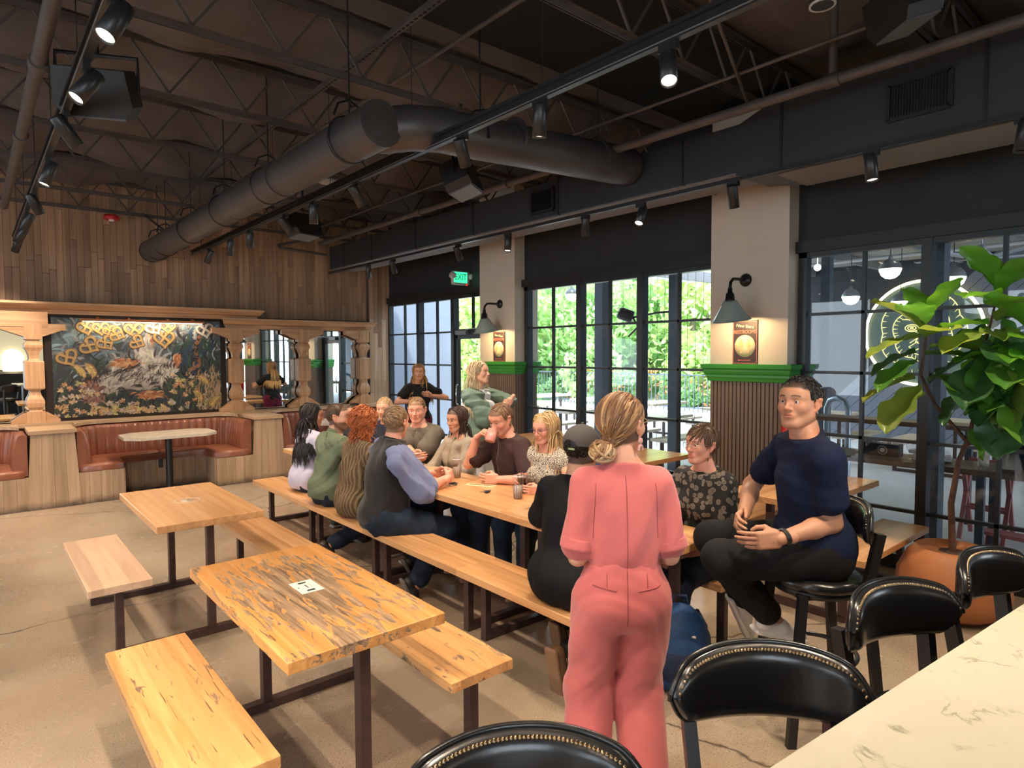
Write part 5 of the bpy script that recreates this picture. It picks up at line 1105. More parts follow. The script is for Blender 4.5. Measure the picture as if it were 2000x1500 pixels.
# trees and hedges: crowns of separate leaf faces
def crown(seed, rx, rz, n, leaf, sub=7):
    r = np.random.default_rng(seed); cs = r.normal(size=(sub, 3))*[rx*.42, rx*.42, rz*.42]; rr = rx*(.35+.3*r.random(sub))
    k = r.integers(0, sub, n); d = r.normal(size=(n, 3)); d /= np.linalg.norm(d, axis=1)[:, None]; P = cs[k]+d*rr[k][:, None]*(.6+.4*r.random((n, 1)))**.5*[1, 1, rz/rx*1.05]
    a = r.normal(size=(n, 3)); a /= np.linalg.norm(a, axis=1)[:, None]; b = np.cross(a, r.normal(size=(n, 3))); b /= np.linalg.norm(b, axis=1)[:, None]
    s = leaf*(.6+.8*r.random((n, 1))); V = np.stack([P-a*s, P+b*s*.5, P+a*s, P-b*s*.5], 1).reshape(-1, 3); F = np.arange(n*4).reshape(n, 4); return V, F
def leafmat(name, c):
    m = M(name, c, .6, var=.45, vs=1.2); n = m.node_tree; t = n.nodes.new('ShaderNodeBsdfTranslucent'); t.inputs[0].default_value = (c[0]*1.6, c[1]*1.5, c[2]*1.2, 1)
    x = n.nodes.new('ShaderNodeMixShader'); x.inputs[0].default_value = .5; n.links.new(n.nodes['Principled BSDF'].outputs[0], x.inputs[1]); n.links.new(t.outputs[0], x.inputs[2]); n.links.new(x.outputs[0], n.nodes['Material Output'].inputs[0]); return m
g1, g2, g3 = leafmat('leaf_bright', (.38, .56, .27)), leafmat('leaf_mid', (.26, .44, .20)), leafmat('leaf_yellow', (.50, .62, .30))
cms = []
for i, (rx, rz, g) in enumerate(((2.6, 2.4, g1), (2.2, 2.6, g2), (2.4, 2.0, g3))): V, F = crown(i+2, rx, rz, 5200, .15, 12); cms.append(arr_mesh('crown', V, F, g, None, False))
trk = MB().tube([(0, 0, -2.6), (.05, 0, -1.2), (-.05, .05, 0), (.1, 0, 1.2)], [.16, .13, .10, .04], 8).tube([(0, 0, -1.0), (.6, .3, .1), (.9, .4, .9)], [.08, .05, .02], 6).tube([(0, 0, -.8), (-.5, -.3, .3), (-.9, -.5, 1.0)], [.08, .05, .02], 6).mesh('trunk', M('trunk_grey', (.16, .12, .09), .9))
tp = [(19, 17.5, 2.6, 1.0, 0), (20.5, 13.6, 2.9, 1.05, 2), (18.5, 21.5, 2.4, 1.0, 1), (23, 17.5, 3.6, 1.2, 1), (24, 12.8, 3.2, 1.2, 0), (23, 23, 3.4, 1.3, 0), (28, 20, 4.4, 1.6, 2), (17.5, 26, 2.8, 1.15, 0), (30, 14.5, 3.2, 1.2, 1), (22, 29, 3.6, 1.4, 1), (14.8, 20.5, 2.6, .95, 2), (26.5, 16.2, 5.2, 1.2, 2)]
tl = ['leafy tree left of the middle window post', 'yellow green tree at the right of the middle window', 'mid green tree at the left of the middle window', 'taller tree behind the nearest ones', 'bright tree behind the right pane of the middle window', 'bright tree behind the left pane', 'largest pale tree far behind', 'bright tree seen through the glass door', 'far darker tree by the boarded wall', 'far tree seen past the exit sign column', 'yellow green tree seen above the door', 'high pale tree top between the trees']
for i, (x, y, z, s, k_) in enumerate(tp):
    o = thing('leafy_tree', tl[i], 'tree', (x, y, z), i*1.3, 'trees beyond the patio'); o.scale = (s, s, s); put('crown', cms[k_], o); put('trunk', trk, o)
V, F = crown(20, 1.0, .6, 2500, .10, 9); hm = arr_mesh('foliage', V, F, g2, None, False)
fm_ = M('orange_bloom', (.75, .25, .10), .7); V, F = crown(21, 1.0, .6, 260, .07, 9); bm2 = arr_mesh('blossom', V, F, fm_, None, False)
for i, (x, y) in enumerate(((18, 10.3), (18.5, 12.6), (18, 14.8), (18.2, 17.2), (18.6, 19.8))):
    o = thing('flowering_shrub', 'green shrub with a few orange blooms, %s from the right along the railing' % ('first', 'second', 'third', 'fourth', 'fifth')[i], 'shrub', (x, y, .55), i*1.1, 'shrubs behind the railing'); put('foliage', hm, o); put('blossom', bm2, o)['kind'] = 'stuff'; put('stem', MB().tube([(0, 0, -.6), (0, 0, .2)], .05, 6).mesh('stem', M('trunk_grey')), o)
V, F = crown(33, 2.2, 1.2, 4000, .15, 14); h3 = arr_mesh('foliage', V, F, g1, None, False)
for i, (x, y) in enumerate(((21.5, 14.4), (20.6, 18.0), (21, 10.8), (20.2, 22.5))):
    o = thing('tall_hedge', 'tall loose hedge between the railing and the trees, %s from the right' % ('second', 'third', 'first', 'fourth')[i], 'hedge', (x, y, 1.4), i*2.0, 'hedges behind the railing'); put('foliage', h3, o); put('stem', MB().tube([(0, 0, -1.5), (0, 0, .4)], .07, 6).mesh('stem', M('trunk_grey')), o)
# ------------------------------------------------------------------ people: smooth-union distance fields meshed with surface nets
f32 = np.float32
def npv(v): return np.array(v, dtype=np.float64)
def nrm(v): v = npv(v); return v/(np.linalg.norm(v)+1e-9)
def cone(a, b, ra, rb, k=.02, n=None, s=1.0): return dict(t='c', a=npv(a), b=npv(b), ra=ra, rb=rb, k=k, n=None if n is None else nrm(n), s=s, op=1)
def ellp(c, r, R=None, k=.02, op=1): return dict(t='e', c=npv(c), r=npv(r), R=np.eye(3) if R is None else R, k=k, op=op)
def boxp(c, h, R, rr=.01, k=.01): return dict(t='b', c=npv(c), r=npv(h), R=R, rr=rr, k=k, op=1)
def bounds(p):
    if p['t'] == 'c': m = max(p['ra'], p['rb']); return np.minimum(p['a'], p['b'])-m, np.maximum(p['a'], p['b'])+m
    m = np.abs(p['R']) @ p['r']+(p.get('rr', 0)); return p['c']-m, p['c']+m
def evalp(p, X, Y, Z):
    if p['t'] == 'c':
        a, ba = p['a'], p['b']-p['a']; x, y, z = X-a[0], Y-a[1], Z-a[2]; L2 = ba @ ba+1e-12
        h = np.clip((x*ba[0]+y*ba[1]+z*ba[2])/L2, 0, 1); x = x-ba[0]*h; y = y-ba[1]*h; z = z-ba[2]*h
        if p['n'] is not None:
            n = p['n']; q = (x*n[0]+y*n[1]+z*n[2])*(1/p['s']-1); x = x+n[0]*q; y = y+n[1]*q; z = z+n[2]*q
        return np.sqrt(x*x+y*y+z*z)-(p['ra']+(p['rb']-p['ra'])*h)
    x, y, z = X-p['c'][0], Y-p['c'][1], Z-p['c'][2]; R, r = p['R'], p['r']
    u = x*R[0, 0]+y*R[1, 0]+z*R[2, 0]; v = x*R[0, 1]+y*R[1, 1]+z*R[2, 1]; w = x*R[0, 2]+y*R[1, 2]+z*R[2, 2]
    if p['t'] == 'e':
        k0 = np.sqrt((u/r[0])**2+(v/r[1])**2+(w/r[2])**2); k1 = np.sqrt((u/r[0]**2)**2+(v/r[1]**2)**2+(w/r[2]**2)**2)+1e-9
        return k0*(k0-1)/k1
    q = p['rr']; a, b, c = np.abs(u)-r[0]+q, np.abs(v)-r[1]+q, np.abs(w)-r[2]+q
    return np.sqrt(np.maximum(a, 0)**2+np.maximum(b, 0)**2+np.maximum(c, 0)**2)+np.minimum(np.maximum(a, np.maximum(b, c)), 0)-q
def field(prims, res, off=0, disp=None, cuts=(), lo=None, hi=None):
    B = [bounds(p) for p in prims if p['op'] == 1]
    dm = .035 if disp is not None else 0
    l = np.min([b[0] for b in B], 0)-off-res*2.5-dm; h = np.max([b[1] for b in B], 0)+off+res*2.5+dm
    if lo is not None: l = np.maximum(l, lo)
    if hi is not None: h = np.minimum(h, hi)
    n = np.maximum(((h-l)/res).astype(int)+2, 4); ax = [(l[i]+np.arange(n[i])*res).astype(f32) for i in range(3)]
    F = np.full(n, .15, f32)
    for p in prims:
        a, b = bounds(p); m = p['k']+off+res*3+.01+dm; i0 = np.clip(((a-m-l)/res).astype(int), 0, n); i1 = np.clip(((b+m-l)/res).astype(int)+2, 0, n)
        if (i1 <= i0).any(): continue
        s = tuple(slice(i0[i], i1[i]) for i in range(3))
        d = evalp(p, ax[0][s[0]][:, None, None], ax[1][s[1]][None, :, None], ax[2][s[2]][None, None, :]).astype(f32); g = F[s]; k = p['k']
        if p['op'] == 1: hh = np.maximum(k-np.abs(g-d), 0)/k; F[s] = np.minimum(g, d)-hh*hh*k*.25
        else: hh = np.maximum(k-np.abs(g+d), 0)/k; F[s] = np.maximum(g, -d)+hh*hh*k*.25
    F -= off
    X, Y, Z = ax[0][:, None, None], ax[1][None, :, None], ax[2][None, None, :]
    if disp is not None: F += disp(X, Y, Z).astype(f32)
    for (pt, nn) in cuts: F = np.maximum(F, ((X-pt[0])*nn[0]+(Y-pt[1])*nn[1]+(Z-pt[2])*nn[2]).astype(f32))
    return F, l
def nets(F, l, res):
    S = F < 0; c = np.zeros(tuple(np.array(F.shape)-1), np.int8)
    for a in (0, 1):
        for b in (0, 1):
            for d in (0, 1): c += S[a:F.shape[0]-1+a, b:F.shape[1]-1+b, d:F.shape[2]-1+d]
    act = (c > 0) & (c < 8); idx = np.full(c.shape, -1, np.int64); I, J, K = np.nonzero(act); idx[act] = np.arange(len(I))
    acc = np.zeros((len(I), 3)); cnt = np.zeros(len(I)); cr = [(a, b, d) for a in (0, 1) for b in (0, 1) for d in (0, 1)]
    for p in cr:
        for axx in range(3):
            if p[axx]: continue
            q = list(p); q[axx] = 1; va = F[I+p[0], J+p[1], K+p[2]]; vb = F[I+q[0], J+q[1], K+q[2]]; x = (va < 0) != (vb < 0)
            t = np.where(x, va/np.where(x, va-vb, 1), 0); pos = np.tile(np.array(p, float), (len(I), 1)); pos[:, axx] += t; acc += pos*x[:, None]; cnt += x
    V = (np.stack([I, J, K], 1)+acc/np.maximum(cnt, 1)[:, None])*res+l; Fs = []
    for axx in range(3):
        sl0 = [slice(None)]*3; sl1 = [slice(None)]*3; sl0[axx] = slice(0, -1); sl1[axx] = slice(1, None); A, B = S[tuple(sl0)], S[tuple(sl1)]; o1, o2 = [(1, 2), (2, 0), (0, 1)][axx]
        e = A != B; ii = list(np.nonzero(e)); ok = (ii[o1] >= 1) & (ii[o2] >= 1) & (ii[o1] < c.shape[o1]) & (ii[o2] < c.shape[o2]); ii = [x[ok] for x in ii]
        def cell(d1, d2): q = [x.copy() for x in ii]; q[o1] -= d1; q[o2] -= d2; return idx[tuple(q)]
        Q = np.stack([cell(1, 1), cell(0, 1), cell(0, 0), cell(1, 0)], 1); fl = ~A[tuple(ii)]; Q[fl] = Q[fl][:, ::-1]; Fs.append(Q[(Q >= 0).all(1)])
    return V, np.concatenate(Fs)
def sdf(prims, res, **k): F, l = field(prims, res, **k); return nets(F, l, res)
def sdf_obj(name, prims, res, mat, parent, base, col=None, **k):
    V, F = sdf(prims, res, **k)
    return put(name, arr_mesh(name, V-base, F, mat, col(V) if col else None), parent)
def ik(A, T, l1, l2, hint):
    A, T = npv(A), npv(T); d = T-A; L_ = np.linalg.norm(d)
    if L_ > (l1+l2)*.995: T = A+d/L_*(l1+l2)*.995; d = T-A; L_ = np.linalg.norm(d)
    x = (l1*l1-l2*l2+L_*L_)/(2*L_); h = math.sqrt(max(l1*l1-x*x, 0)); u = d/L_; q = npv(hint)-u*(npv(hint) @ u); return A+u*x+nrm(q)*h, T
SKIN = {'fair': (.66, .36, .25), 'pink': (.68, .33, .235), 'tan': (.50, .25, .155), 'olive': (.42, .215, .13), 'brown': (.32, .155, .09)}
skinm = M('skin', (1, 1, 1), .48, vcol=True, bump=.04, bs=120, spec=.4); skinm.node_tree.nodes['Principled BSDF'].inputs['Subsurface Weight'].default_value = .08; skinm.node_tree.nodes['Principled BSDF'].inputs['Subsurface Radius'].default_value = (.012, .004, .002)
hairm = M('hair', (1, 1, 1), .42, vcol=True, spec=.45)
eyew = M('eye_white', (.62, .58, .54), .2); eyeb = M('eye_pupil', (.02, .012, .01), .1)
def cloth(name, col, rough=.8, **k): k.setdefault('spec', .15); k.setdefault('bump', .12); k.setdefault('bs', 160); return M('cloth_'+name, col, rough, **k)
def folds(amp, seed, sc=1.0):
    r = np.random.default_rng(seed); W_ = [(nrm(r.normal(size=3)*[1, 1, .7]), r.uniform(28, 60)*sc, r.uniform(0, 6), nrm(r.normal(size=3)), r.uniform(7, 14)) for _ in range(3)]
    def f(X, Y, Z):
        o = 0
        for (d, fr, ph_, e, g) in W_:
            q = e[0]*X+e[1]*Y+e[2]*Z; w = np.sin(fr*(d[0]*X+d[1]*Y+d[2]*Z)+2.2*np.sin(g*q+ph_)); o = o+1.7*amp*(w*np.abs(w))*(.5+.5*np.sin(g*.7*q+ph_*2))
        return 1.5*amp*(np.clip(o/(1.7*amp)*.85, -1, 1)-1)
    return f
def hand(Wr, fd, td, side, curl=.5, s=1.0, spread=1.0, res=.0036, point=None):
    fd = nrm(fd); td = nrm(npv(td)-fd*(npv(td) @ fd)); pd = np.cross(fd, td)*(-1 if side == 'R' else 1); R = np.stack([td, fd, pd], 1); P = []
    g = lambda x, y, z: Wr+R @ (npv((x, y, z))*s)
    P.append(boxp(g(0, .046, 0), npv((.040, .048, .0145))*s, R, .0135*s, .012)); P.append(cone(g(0, -.05, 0), g(0, .012, 0), .025*s, .023*s, .018, pd, .8))
    P.append(ellp(g(.024, .030, .010), npv((.018, .030, .013))*s, R, .012)); P.append(ellp(g(-.022, .035, .008), npv((.014, .032, .011))*s, R, .012))
    for i, (x, y, ls) in enumerate(((.0295, .088, (.043, .026, .021)), (.0100, .092, (.048, .030, .022)), (-.0105, .089, (.045, .028, .021)), (-.0300, .080, (.034, .021, .018)))):
        c = curl if point is None or i != 0 else .05
        a = .18+c*.9; p = npv((x, y, 0)); sp = x*.9*spread; rr = .0092 if i < 3 else .008
        for j, l_ in enumerate(ls):
            d = npv((math.sin(sp)*.6, math.cos(a), math.sin(a))); q = p+d/np.linalg.norm(d)*l_; P.append(cone(g(*p), g(*q), rr*s, (rr-.0010)*s, .0035)); p = q; a += c*(1.05 if j == 0 else .75); rr -= .0010
    c = curl; P.append(cone(g(.026, .020, .004), g(.050, .050, .016+.012*c), .0135*s, .0115*s, .010)); P.append(cone(g(.050, .050, .016+.012*c), g(.054-.018*c, .080, .024+.026*c), .0110*s, .0095*s, .004)); P.append(cone(g(.054-.018*c, .080, .024+.026*c), g(.048-.034*c, .100, .028+.034*c), .0097*s, .0082*s, .004))
    return P
def head_prims(H, R, s, fem, o):
    g = lambda x, y, z: H+R @ (npv((x, y, z))*s); E = lambda c, r, k=.02, op=1: ellp(g(*c), npv(r)*s, R, k, op); Cn = lambda a, b, ra, rb, k=.01: cone(g(*a), g(*b), ra*s, rb*s, k)
    jw = .92 if fem else 1.06; P = [E((0, -.014, .034), (.0745, .094, .083), .02), E((0, .026, -.025), (.061*jw, .063, .078), .035), E((0, .066, -.092), (.024*jw, .019, .018), .030), E((0, .052, .040), (.058, .042, .050), .03)]
    for q in (-1, 1):
        P += [Cn((q*.054*jw, -.004, -.048), (q*.022*jw, .060, -.094), .019, .015, .03), E((q*.040, .060, -.022), (.023, .020, .021), .025), Cn((q*.012, .082, .026), (q*.047, .066, .023), .009, .008, .015)]
        P += [E((q*.031, .096, .004), (.017, .016, .0115), .014, -1), E((q*.031, .0735, .004), (.0145, .0115, .0115), .006), E((q*.0315, .090, .0015), (.0125, .012, .0034), .003, -1)]
        P += [Cn((q*.073, .004, .018), (q*.086, -.016, .020), .0065, .0075, .006), Cn((q*.086, -.016, .020), (q*.084, -.018, -.006), .0075, .0065, .006), Cn((q*.084, -.018, -.006), (q*.074, .002, -.030), .0065, .0075, .006), E((q*.0765, -.006, -.004), (.006, .016, .028), .006)]
        P += [E((q*.0115, .0935, -.0315), (.0085, .010, .0075), .006)]
    nl = .95 if fem else 1.06; P += [Cn((0, .080, .012), (0, .0975*1.0+.006*nl, -.024), .0075, .0095, .012), E((0, .102+.003*nl, -.0275), (.0095, .0095, .0085), .006)]
    th = 1.15 if fem else .9; P += [E((0, .082, -.058), (.026, .013, .016), .018), E((0, .0915, -.0525), (.021, .0065, .0045*th), .005), E((0, .0905, -.0635), (.018, .0075, .0055*th), .005), E((0, .101, -.0578), (.021, .007, .0012), .002, -1)]
    return P
def smooth(x, a, b): t = np.clip((x-a)/(b-a), 0, 1); return t*t*(3-2*t)
CR, CC = npv((.0745, .094, .083)), npv((0, -.014, .034))
def hair_mask(q, line=.066):
    "1 where the scalp carries hair; q in head coordinates"
    x, y, z = q[:, 0], q[:, 1], q[:, 2]; lim = np.where(y > .03, line-.25*np.maximum(np.abs(x)-.03, 0), np.where(y > .004, -.0+(y-.004)*2.4, -.058-.25*np.clip(-y, 0, .05)))
    return smooth(z-lim, -.004, .006)
def gen_locks(H, R, s, n, L_, seed, comb, rad, curl=0, stiff=.5, push=(), inflate=.008, line=.066, nseg=10, cfreq=60, part=None, jit=.25, lenvar=.35, rfl=.35, back=False, hug=.88, target=None, ear=False):
    r = np.random.default_rng(seed); D = r.normal(size=(n*5, 3)); D /= np.linalg.norm(D, axis=1)[:, None]; q = CC+D*CR; keep = (hair_mask(q, line) > .5) & (q[:, 2] > -.06)
    if back: keep &= (q[:, 1] < .045)
    if ear: keep &= ~((np.abs(q[:, 0]) > .056) & (q[:, 2] < .030) & (q[:, 1] > -.036))
    q = q[keep][:n]; n = len(q); q = CC+(q-CC)*(1+inflate*.6/.08); P = H+(q*s) @ R.T; up = npv((0, 0, 1.)); nr = (q-CC)/CR; nr /= np.linalg.norm(nr, axis=1)[:, None]
    W_ = comb(q); W_ = W_+r.normal(size=W_.shape)*jit; W_ -= nr*(W_*nr).sum(1)[:, None]; W_ /= np.linalg.norm(W_, axis=1)[:, None]; d = W_ @ R.T
    L = L_*(1-lenvar*r.random(n)); ds = L/nseg; paths = [P]; ph_ = r.random(n)*6.28; lift = 1+inflate/.08*(.5+.8*r.random(n))
    for i in range(nseg):
        P = P+d*ds[:, None]; loc = ((P-H) @ R)/s; e = (loc-CC)/(CR*lift[:, None]); l_ = np.linalg.norm(e, axis=1); ins = l_ < 1
        loc[ins] = CC+(e[ins]/l_[ins, None])*CR*lift[ins, None]
        if hug: o_ = (l_ > 1) & (l_ < 1.8) & (loc[:, 2] > -.045); loc[o_] = CC+(e[o_]/l_[o_, None])*(1+(l_[o_, None]-1)*(1-hug))*CR*lift[o_, None]
        fe = (loc-npv((0, .045, -.030)))/npv((.066, .066, .085)); fl = np.linalg.norm(fe, axis=1); fi = fl < 1; loc[fi] = npv((0, .045, -.030))+fe[fi]/fl[fi, None]*npv((.066, .066, .085)); P = H+(loc*s) @ R.T
        for (c, rr, RR) in push:
            e = ((P-c) @ RR)/rr; l2 = np.linalg.norm(e, axis=1); i2 = l2 < 1
            if i2.any(): P[i2] = c+((e[i2]/l2[i2, None])*rr) @ RR.T
        nd = P-paths[-1]
        if target is not None: tv = H+R @ (npv(target)*s)-P; nd = nd/(np.linalg.norm(nd, axis=1)[:, None]+1e-9)+tv/(np.linalg.norm(tv, axis=1)[:, None]+1e-9)*.9
        nd /= np.linalg.norm(nd, axis=1)[:, None]+1e-9; grav = np.where(ins, .10, 1-stiff)[:, None]; d = nd*(1-grav*.5)-up*grav*.5; d /= np.linalg.norm(d, axis=1)[:, None]; paths.append(P)
    PT = np.stack(paths, 1)                                         # n, k, 3
    k = nseg+1; t = np.linspace(0, 1, k)
    T_n = np.gradient(PT, axis=1); T_n /= np.linalg.norm(T_n, axis=2)[..., None]+1e-9
    out = PT-H; out -= T_n*(out*T_n).sum(2)[..., None]; out /= np.linalg.norm(out, axis=2)[..., None]+1e-9; sd = np.cross(T_n, out)
    if curl:
        a = t[None]*cfreq*L[:, None]+ph_[:, None]; A = curl*np.minimum(1, t*4)[None, :, None]; PT = PT+(out*(np.cos(a)[..., None]*.7+.5)+sd*np.sin(a)[..., None])*A
    m = 5; rad_ = rad*s*(.7+.6*r.random(n))[:, None]*np.interp(t, [0, .15, .7, 1], [.6, 1, .9, .12])[None]
    an = np.arange(m)*2*math.pi/m; V = PT[:, :, None, :]+(out[:, :, None, :]*np.cos(an)[None, None, :, None]*.55+sd[:, :, None, :]*np.sin(an)[None, None, :, None])*rad_[:, :, None, None]
    I = np.arange(n*k*m).reshape(n, k, m); J = np.roll(I, -1, 2); F = np.stack([I[:, :-1], J[:, :-1], J[:, 1:], I[:, 1:]], -1).reshape(-1, 4)
    return V.reshape(-1, 3), F, np.repeat(np.repeat((r.random(n)[:, None]+0*t[None])[..., None], m, 2).reshape(-1, 1), 1, 1), np.broadcast_to(t[None, :, None], (n, k, m)).reshape(-1, 1)
combs = {
    'short': lambda q: np.stack([q[:, 0]*8+.25, -.35-0*q[:, 0], .15-0*q[:, 0]-np.maximum(np.abs(q[:, 0])-.03, 0)*30], 1),
    'forward': lambda q: np.stack([.35+0*q[:, 0]+q[:, 0]*3, .9+0*q[:, 0], -.2+0*q[:, 0]-np.abs(q[:, 0])*12], 1),
    'side': lambda q: np.stack([.8+0*q[:, 0]+q[:, 0]*4, .10+0*q[:, 0], -.35-np.abs(q[:, 0])*14], 1),
    'sweep': lambda q: np.stack([-.2+q[:, 0]*2, -.9+0*q[:, 0], .2-np.abs(q[:, 0])*9], 1),
    'down': lambda q: np.stack([np.sign(q[:, 0]-.012)*(.6+np.maximum(q[:, 1]-.01, 0)*22), -.35-np.maximum(q[:, 1], 0)*8, -.9+np.maximum(q[:, 1]-.01, 0)*9], 1),
    'back': lambda q: np.stack([-q[:, 0]*3, -.95+0*q[:, 0], -.30+0*q[:, 0]], 1),
    'radial': lambda q: np.stack([q[:, 0]*9, q[:, 1]*6-.3, -.3+0*q[:, 0]], 1)}
def hairshade(base, tip, rv, t, streak=None, sp=.3):
    base, tip = npv(base), npv(tip); c = base*(1-t)+tip*t; c = c*(1-sp+2*sp*rv)
    if streak is not None: c = np.where((rv*7.3 % 1) < .28, npv(streak)*(.8+.4*rv), c)
    return np.clip(c, 0, 1)
def hash_(t): return sum(ord(c_)*(i_+1) for i_, c_ in enumerate(t)) % 97
def person(label, cat_name, P, yaw, lean=.12, s=1.0, fem=False, look=None, up_head=None, skin='fair', HL=None, HR=None, EL=None, ER=None, FL=None, FR=None, KL=None, KR=None, fdL=None, fdR=None, tdL=(0, 0, 1), tdR=(0, 0, 1), cL=.5, cR=.5,
           top=None, sleeve=.7, topcol=None, hem=-.10, bottom=None, hair=None, res=.010, girth=1.0, twist=0, beard=None, extra=None, shoes=((.05, .04, .035), (.35, .33, .3)), top_off=.012, foldamp=.006, stand=False, group=None, legs=True, brow=None, neck_open=.0, headoff=(0, 0, 0), hres=.0034, sw=None, hipw=1.0, hide_feet=False, legr=1.0, toeL=None, toeR=None, slr=1.0, pre=None):
    res = min(res, .010)
    P = npv(P); base = npv((P[0], P[1], 0)); root = thing('person', label, 'person', tuple(base), group=group)
    fw = npv((math.cos(yaw), math.sin(yaw), 0)); Zu = npv((0, 0, 1)); up = nrm(Zu*math.cos(lean)+fw*math.sin(lean)); bf = nrm(fw*math.cos(lean)-Zu*math.sin(lean)); lf_ = np.cross(Zu, fw)
    ct, st_ = math.cos(twist), math.sin(twist); slf = nrm(lf_*ct-bf*st_); sbf = nrm(bf*ct+lf_*st_)
    Rp = np.stack([lf_, bf, up], 1); Rc = np.stack([slf, sbf, up], 1); G = girth; wS = ((.152 if fem else .180) if sw is None else sw)*s
    nb = P+up*.50*s; shL = P+up*.43*s+slf*wS; shR = P+up*.43*s-slf*wS
    hu = nrm(up*.35+Zu*.65) if up_head is None else nrm(up_head); H = nb+hu*.161*s+sbf*.022*s+npv(headoff)
    lk = nrm(fw if look is None else npv(look)); hx_ = nrm(np.cross(lk, hu)); hz_ = np.cross(hx_, lk); RH = np.stack([hx_, lk, hz_], 1)
    l1, l2 = .285*s, .250*s
    tor = [ellp(P+up*.01*s, npv((.165*(1.04 if fem else 1.0)*(.5+.5*G)*hipw, .118*G*hipw, .115))*s, Rp, .05), ellp(P+up*.15*s+bf*.012*(G-1)*8*s, npv((.130*(.94 if fem else 1.04)*G, .100*G, .14))*s, Rp, .06), ellp(P+up*.30*s, npv((.146*(.93 if fem else 1.05)*(.6+.4*G), .108*(.7+.3*G), .165))*s, Rc, .06),
           cone(P+up*.415*s+slf*wS*.72, P+up*.415*s-slf*wS*.72, .066*s, .066*s, .05, sbf, .95), cone(nb+up*.040*s, nb-up*.068*s+slf*wS*.68, .040*s, .044*s, .045), cone(nb+up*.040*s, nb-up*.068*s-slf*wS*.68, .040*s, .044*s, .045)]
    if fem:
        for q in (-1, 1): tor.append(ellp(P+up*.285*s+sbf*.085*s+slf*q*.068*s, npv((.062, .055, .062))*s, Rc, .03))
    nr_ = (.047 if fem else .057)*s; neck = [cone(nb-up*.03*s, H-hz_*.055*s-lk*.018*s, nr_*1.08, nr_, .025)]
    arms = []; hands = []; sl = []; wr = {}
    for side, sh, T, Eh, fd, td, cu in (('L', shL, HL, EL, fdL, tdL, cL), ('R', shR, HR, ER, fdR, tdR, cR)):
        if T is None: T = P+fw*.30*s+(lf_ if side == 'L' else -lf_)*.12*s+Zu*.05
        q = 1 if side == 'L' else -1
        if Eh is None: Eh = slf*q*.6-Zu*.7-fw*.2
        el, T = ik(sh, T, l1, l2, Eh); wr[side] = (T, nrm(T-el)); fdir = nrm(T-el) if fd is None else nrm(fd); th = .82 if fem else 1.0
        arms += [cone(sh, el, .052*s*th, .040*s*th, .03), cone(el, el+(T-el)*.35, .041*s*th, .0415*s*th, .02), cone(el+(T-el)*.35, T, .0410*s*th, .0270*s*th, .02)]; hands += [hand(T, fdir, td, side, cu, s*(.92 if fem else 1.0))]
        o_ = .007*s
        if sleeve > 0:
            u_ = min(sleeve, 1); e_ = sh+(el-sh)*u_; sl += [cone(sh, e_, .050*s*th*(.5+.5*slr)+o_, (.046*s*th)*slr+o_, .014)]
            if sleeve > 1: sl += [cone(el, el+(T-el)*(sleeve-1), .045*s*th*slr+o_, (.038*s*th)*slr+o_, .014)]
    hl = .088*s; hipL, hipR = P+lf_*hl-up*.02*s, P-lf_*hl-up*.02*s; t1, t2 = .43*s, .42*s; leg = []; trs = []; shoeP = []
    if legs:
        for side, hp_, FT, Kh, toe in (('L', hipL, FL, KL, toeL), ('R', hipR, FR, KR, toeR)):
            q = 1 if side == 'L' else -1
            if FT is None: FT = P+fw*.42*s+lf_*q*.12*s; FT[2] = .09
            kn, FT = ik(hp_, FT, t1, t2, (fw+Zu*.6+lf_*q*.15) if Kh is None else Kh)
            leg += [cone(hp_, kn, .082*s, .056*s, .04), cone(kn, FT, .054*s, .038*s, .03)]; trs += [cone(hp_, kn, .090*s*G**.5*legr, .066*s*legr, .05), cone(kn, FT+(kn-FT)*.13, .062*s*legr, .048*s*legr, .03)]
            td_ = fw if toe is None else nrm(toe); dn_ = nrm(np.cross(td_, lf_)) if abs(td_ @ lf_) < .95 else -Zu; dn_ = dn_ if dn_[2] < 0 else -dn_
            shoeP.append((FT, td_, dn_))
    hp = head_prims(H, RH, s, fem, None); sc_ = npv(SKIN[skin]) if isinstance(skin, str) else npv(skin); hcol = npv(hair['c']) if hair else sc_; bc = npv(brow) if brow is not None else hcol*.6
    def colf(V):
        q = ((V-H) @ RH)/s; x, y, z = q.T; c = np.tile(sc_, (len(V), 1)); near = (np.abs(x) < .1) & (np.abs(y) < .13) & (np.abs(z) < .14)
        def mixc(m, cc): nonlocal c; m = (m*near)[:, None]; c = c*(1-m)+npv(cc)*m
        ch = np.exp(-(((np.abs(x)-.042)/.02)**2+((z+.022)/.02)**2))*(y > .03); mixc(ch*.30, sc_*npv((1.12, .72, .68))); mixc(np.exp(-((x/.012)**2+((z+.028)/.012)**2))*(y > .09)*.3, sc_*npv((1.12, .72, .66))); mixc((np.abs(x) > .072)*.35, sc_*npv((1.08, .70, .62)))
        lp = (y > .07)*smooth(1-(x/.025)**2-((z+.058)/.0125)**2, 0, .25); mixc(lp*(.75 if fem else .5), sc_*npv((.95, .50, .50))); mixc((y > .07)*smooth(1-(x/.022)**2-((z+.058)/.0022)**2, 0, .5)*.8, sc_*.25)
        bz = .0295-.004*((np.abs(x)-.030)/.02)**2; mixc((y > .05)*smooth(.0045-np.abs(z-bz), 0, .003)*smooth(.0205-np.abs(np.abs(x)-.031), 0, .006)*.85, bc)
        mixc((y > .055)*smooth(1-((np.abs(x)-.031)/.0155)**2-((z-.004)/.0075)**2, 0, .5)*.45, sc_*.35)
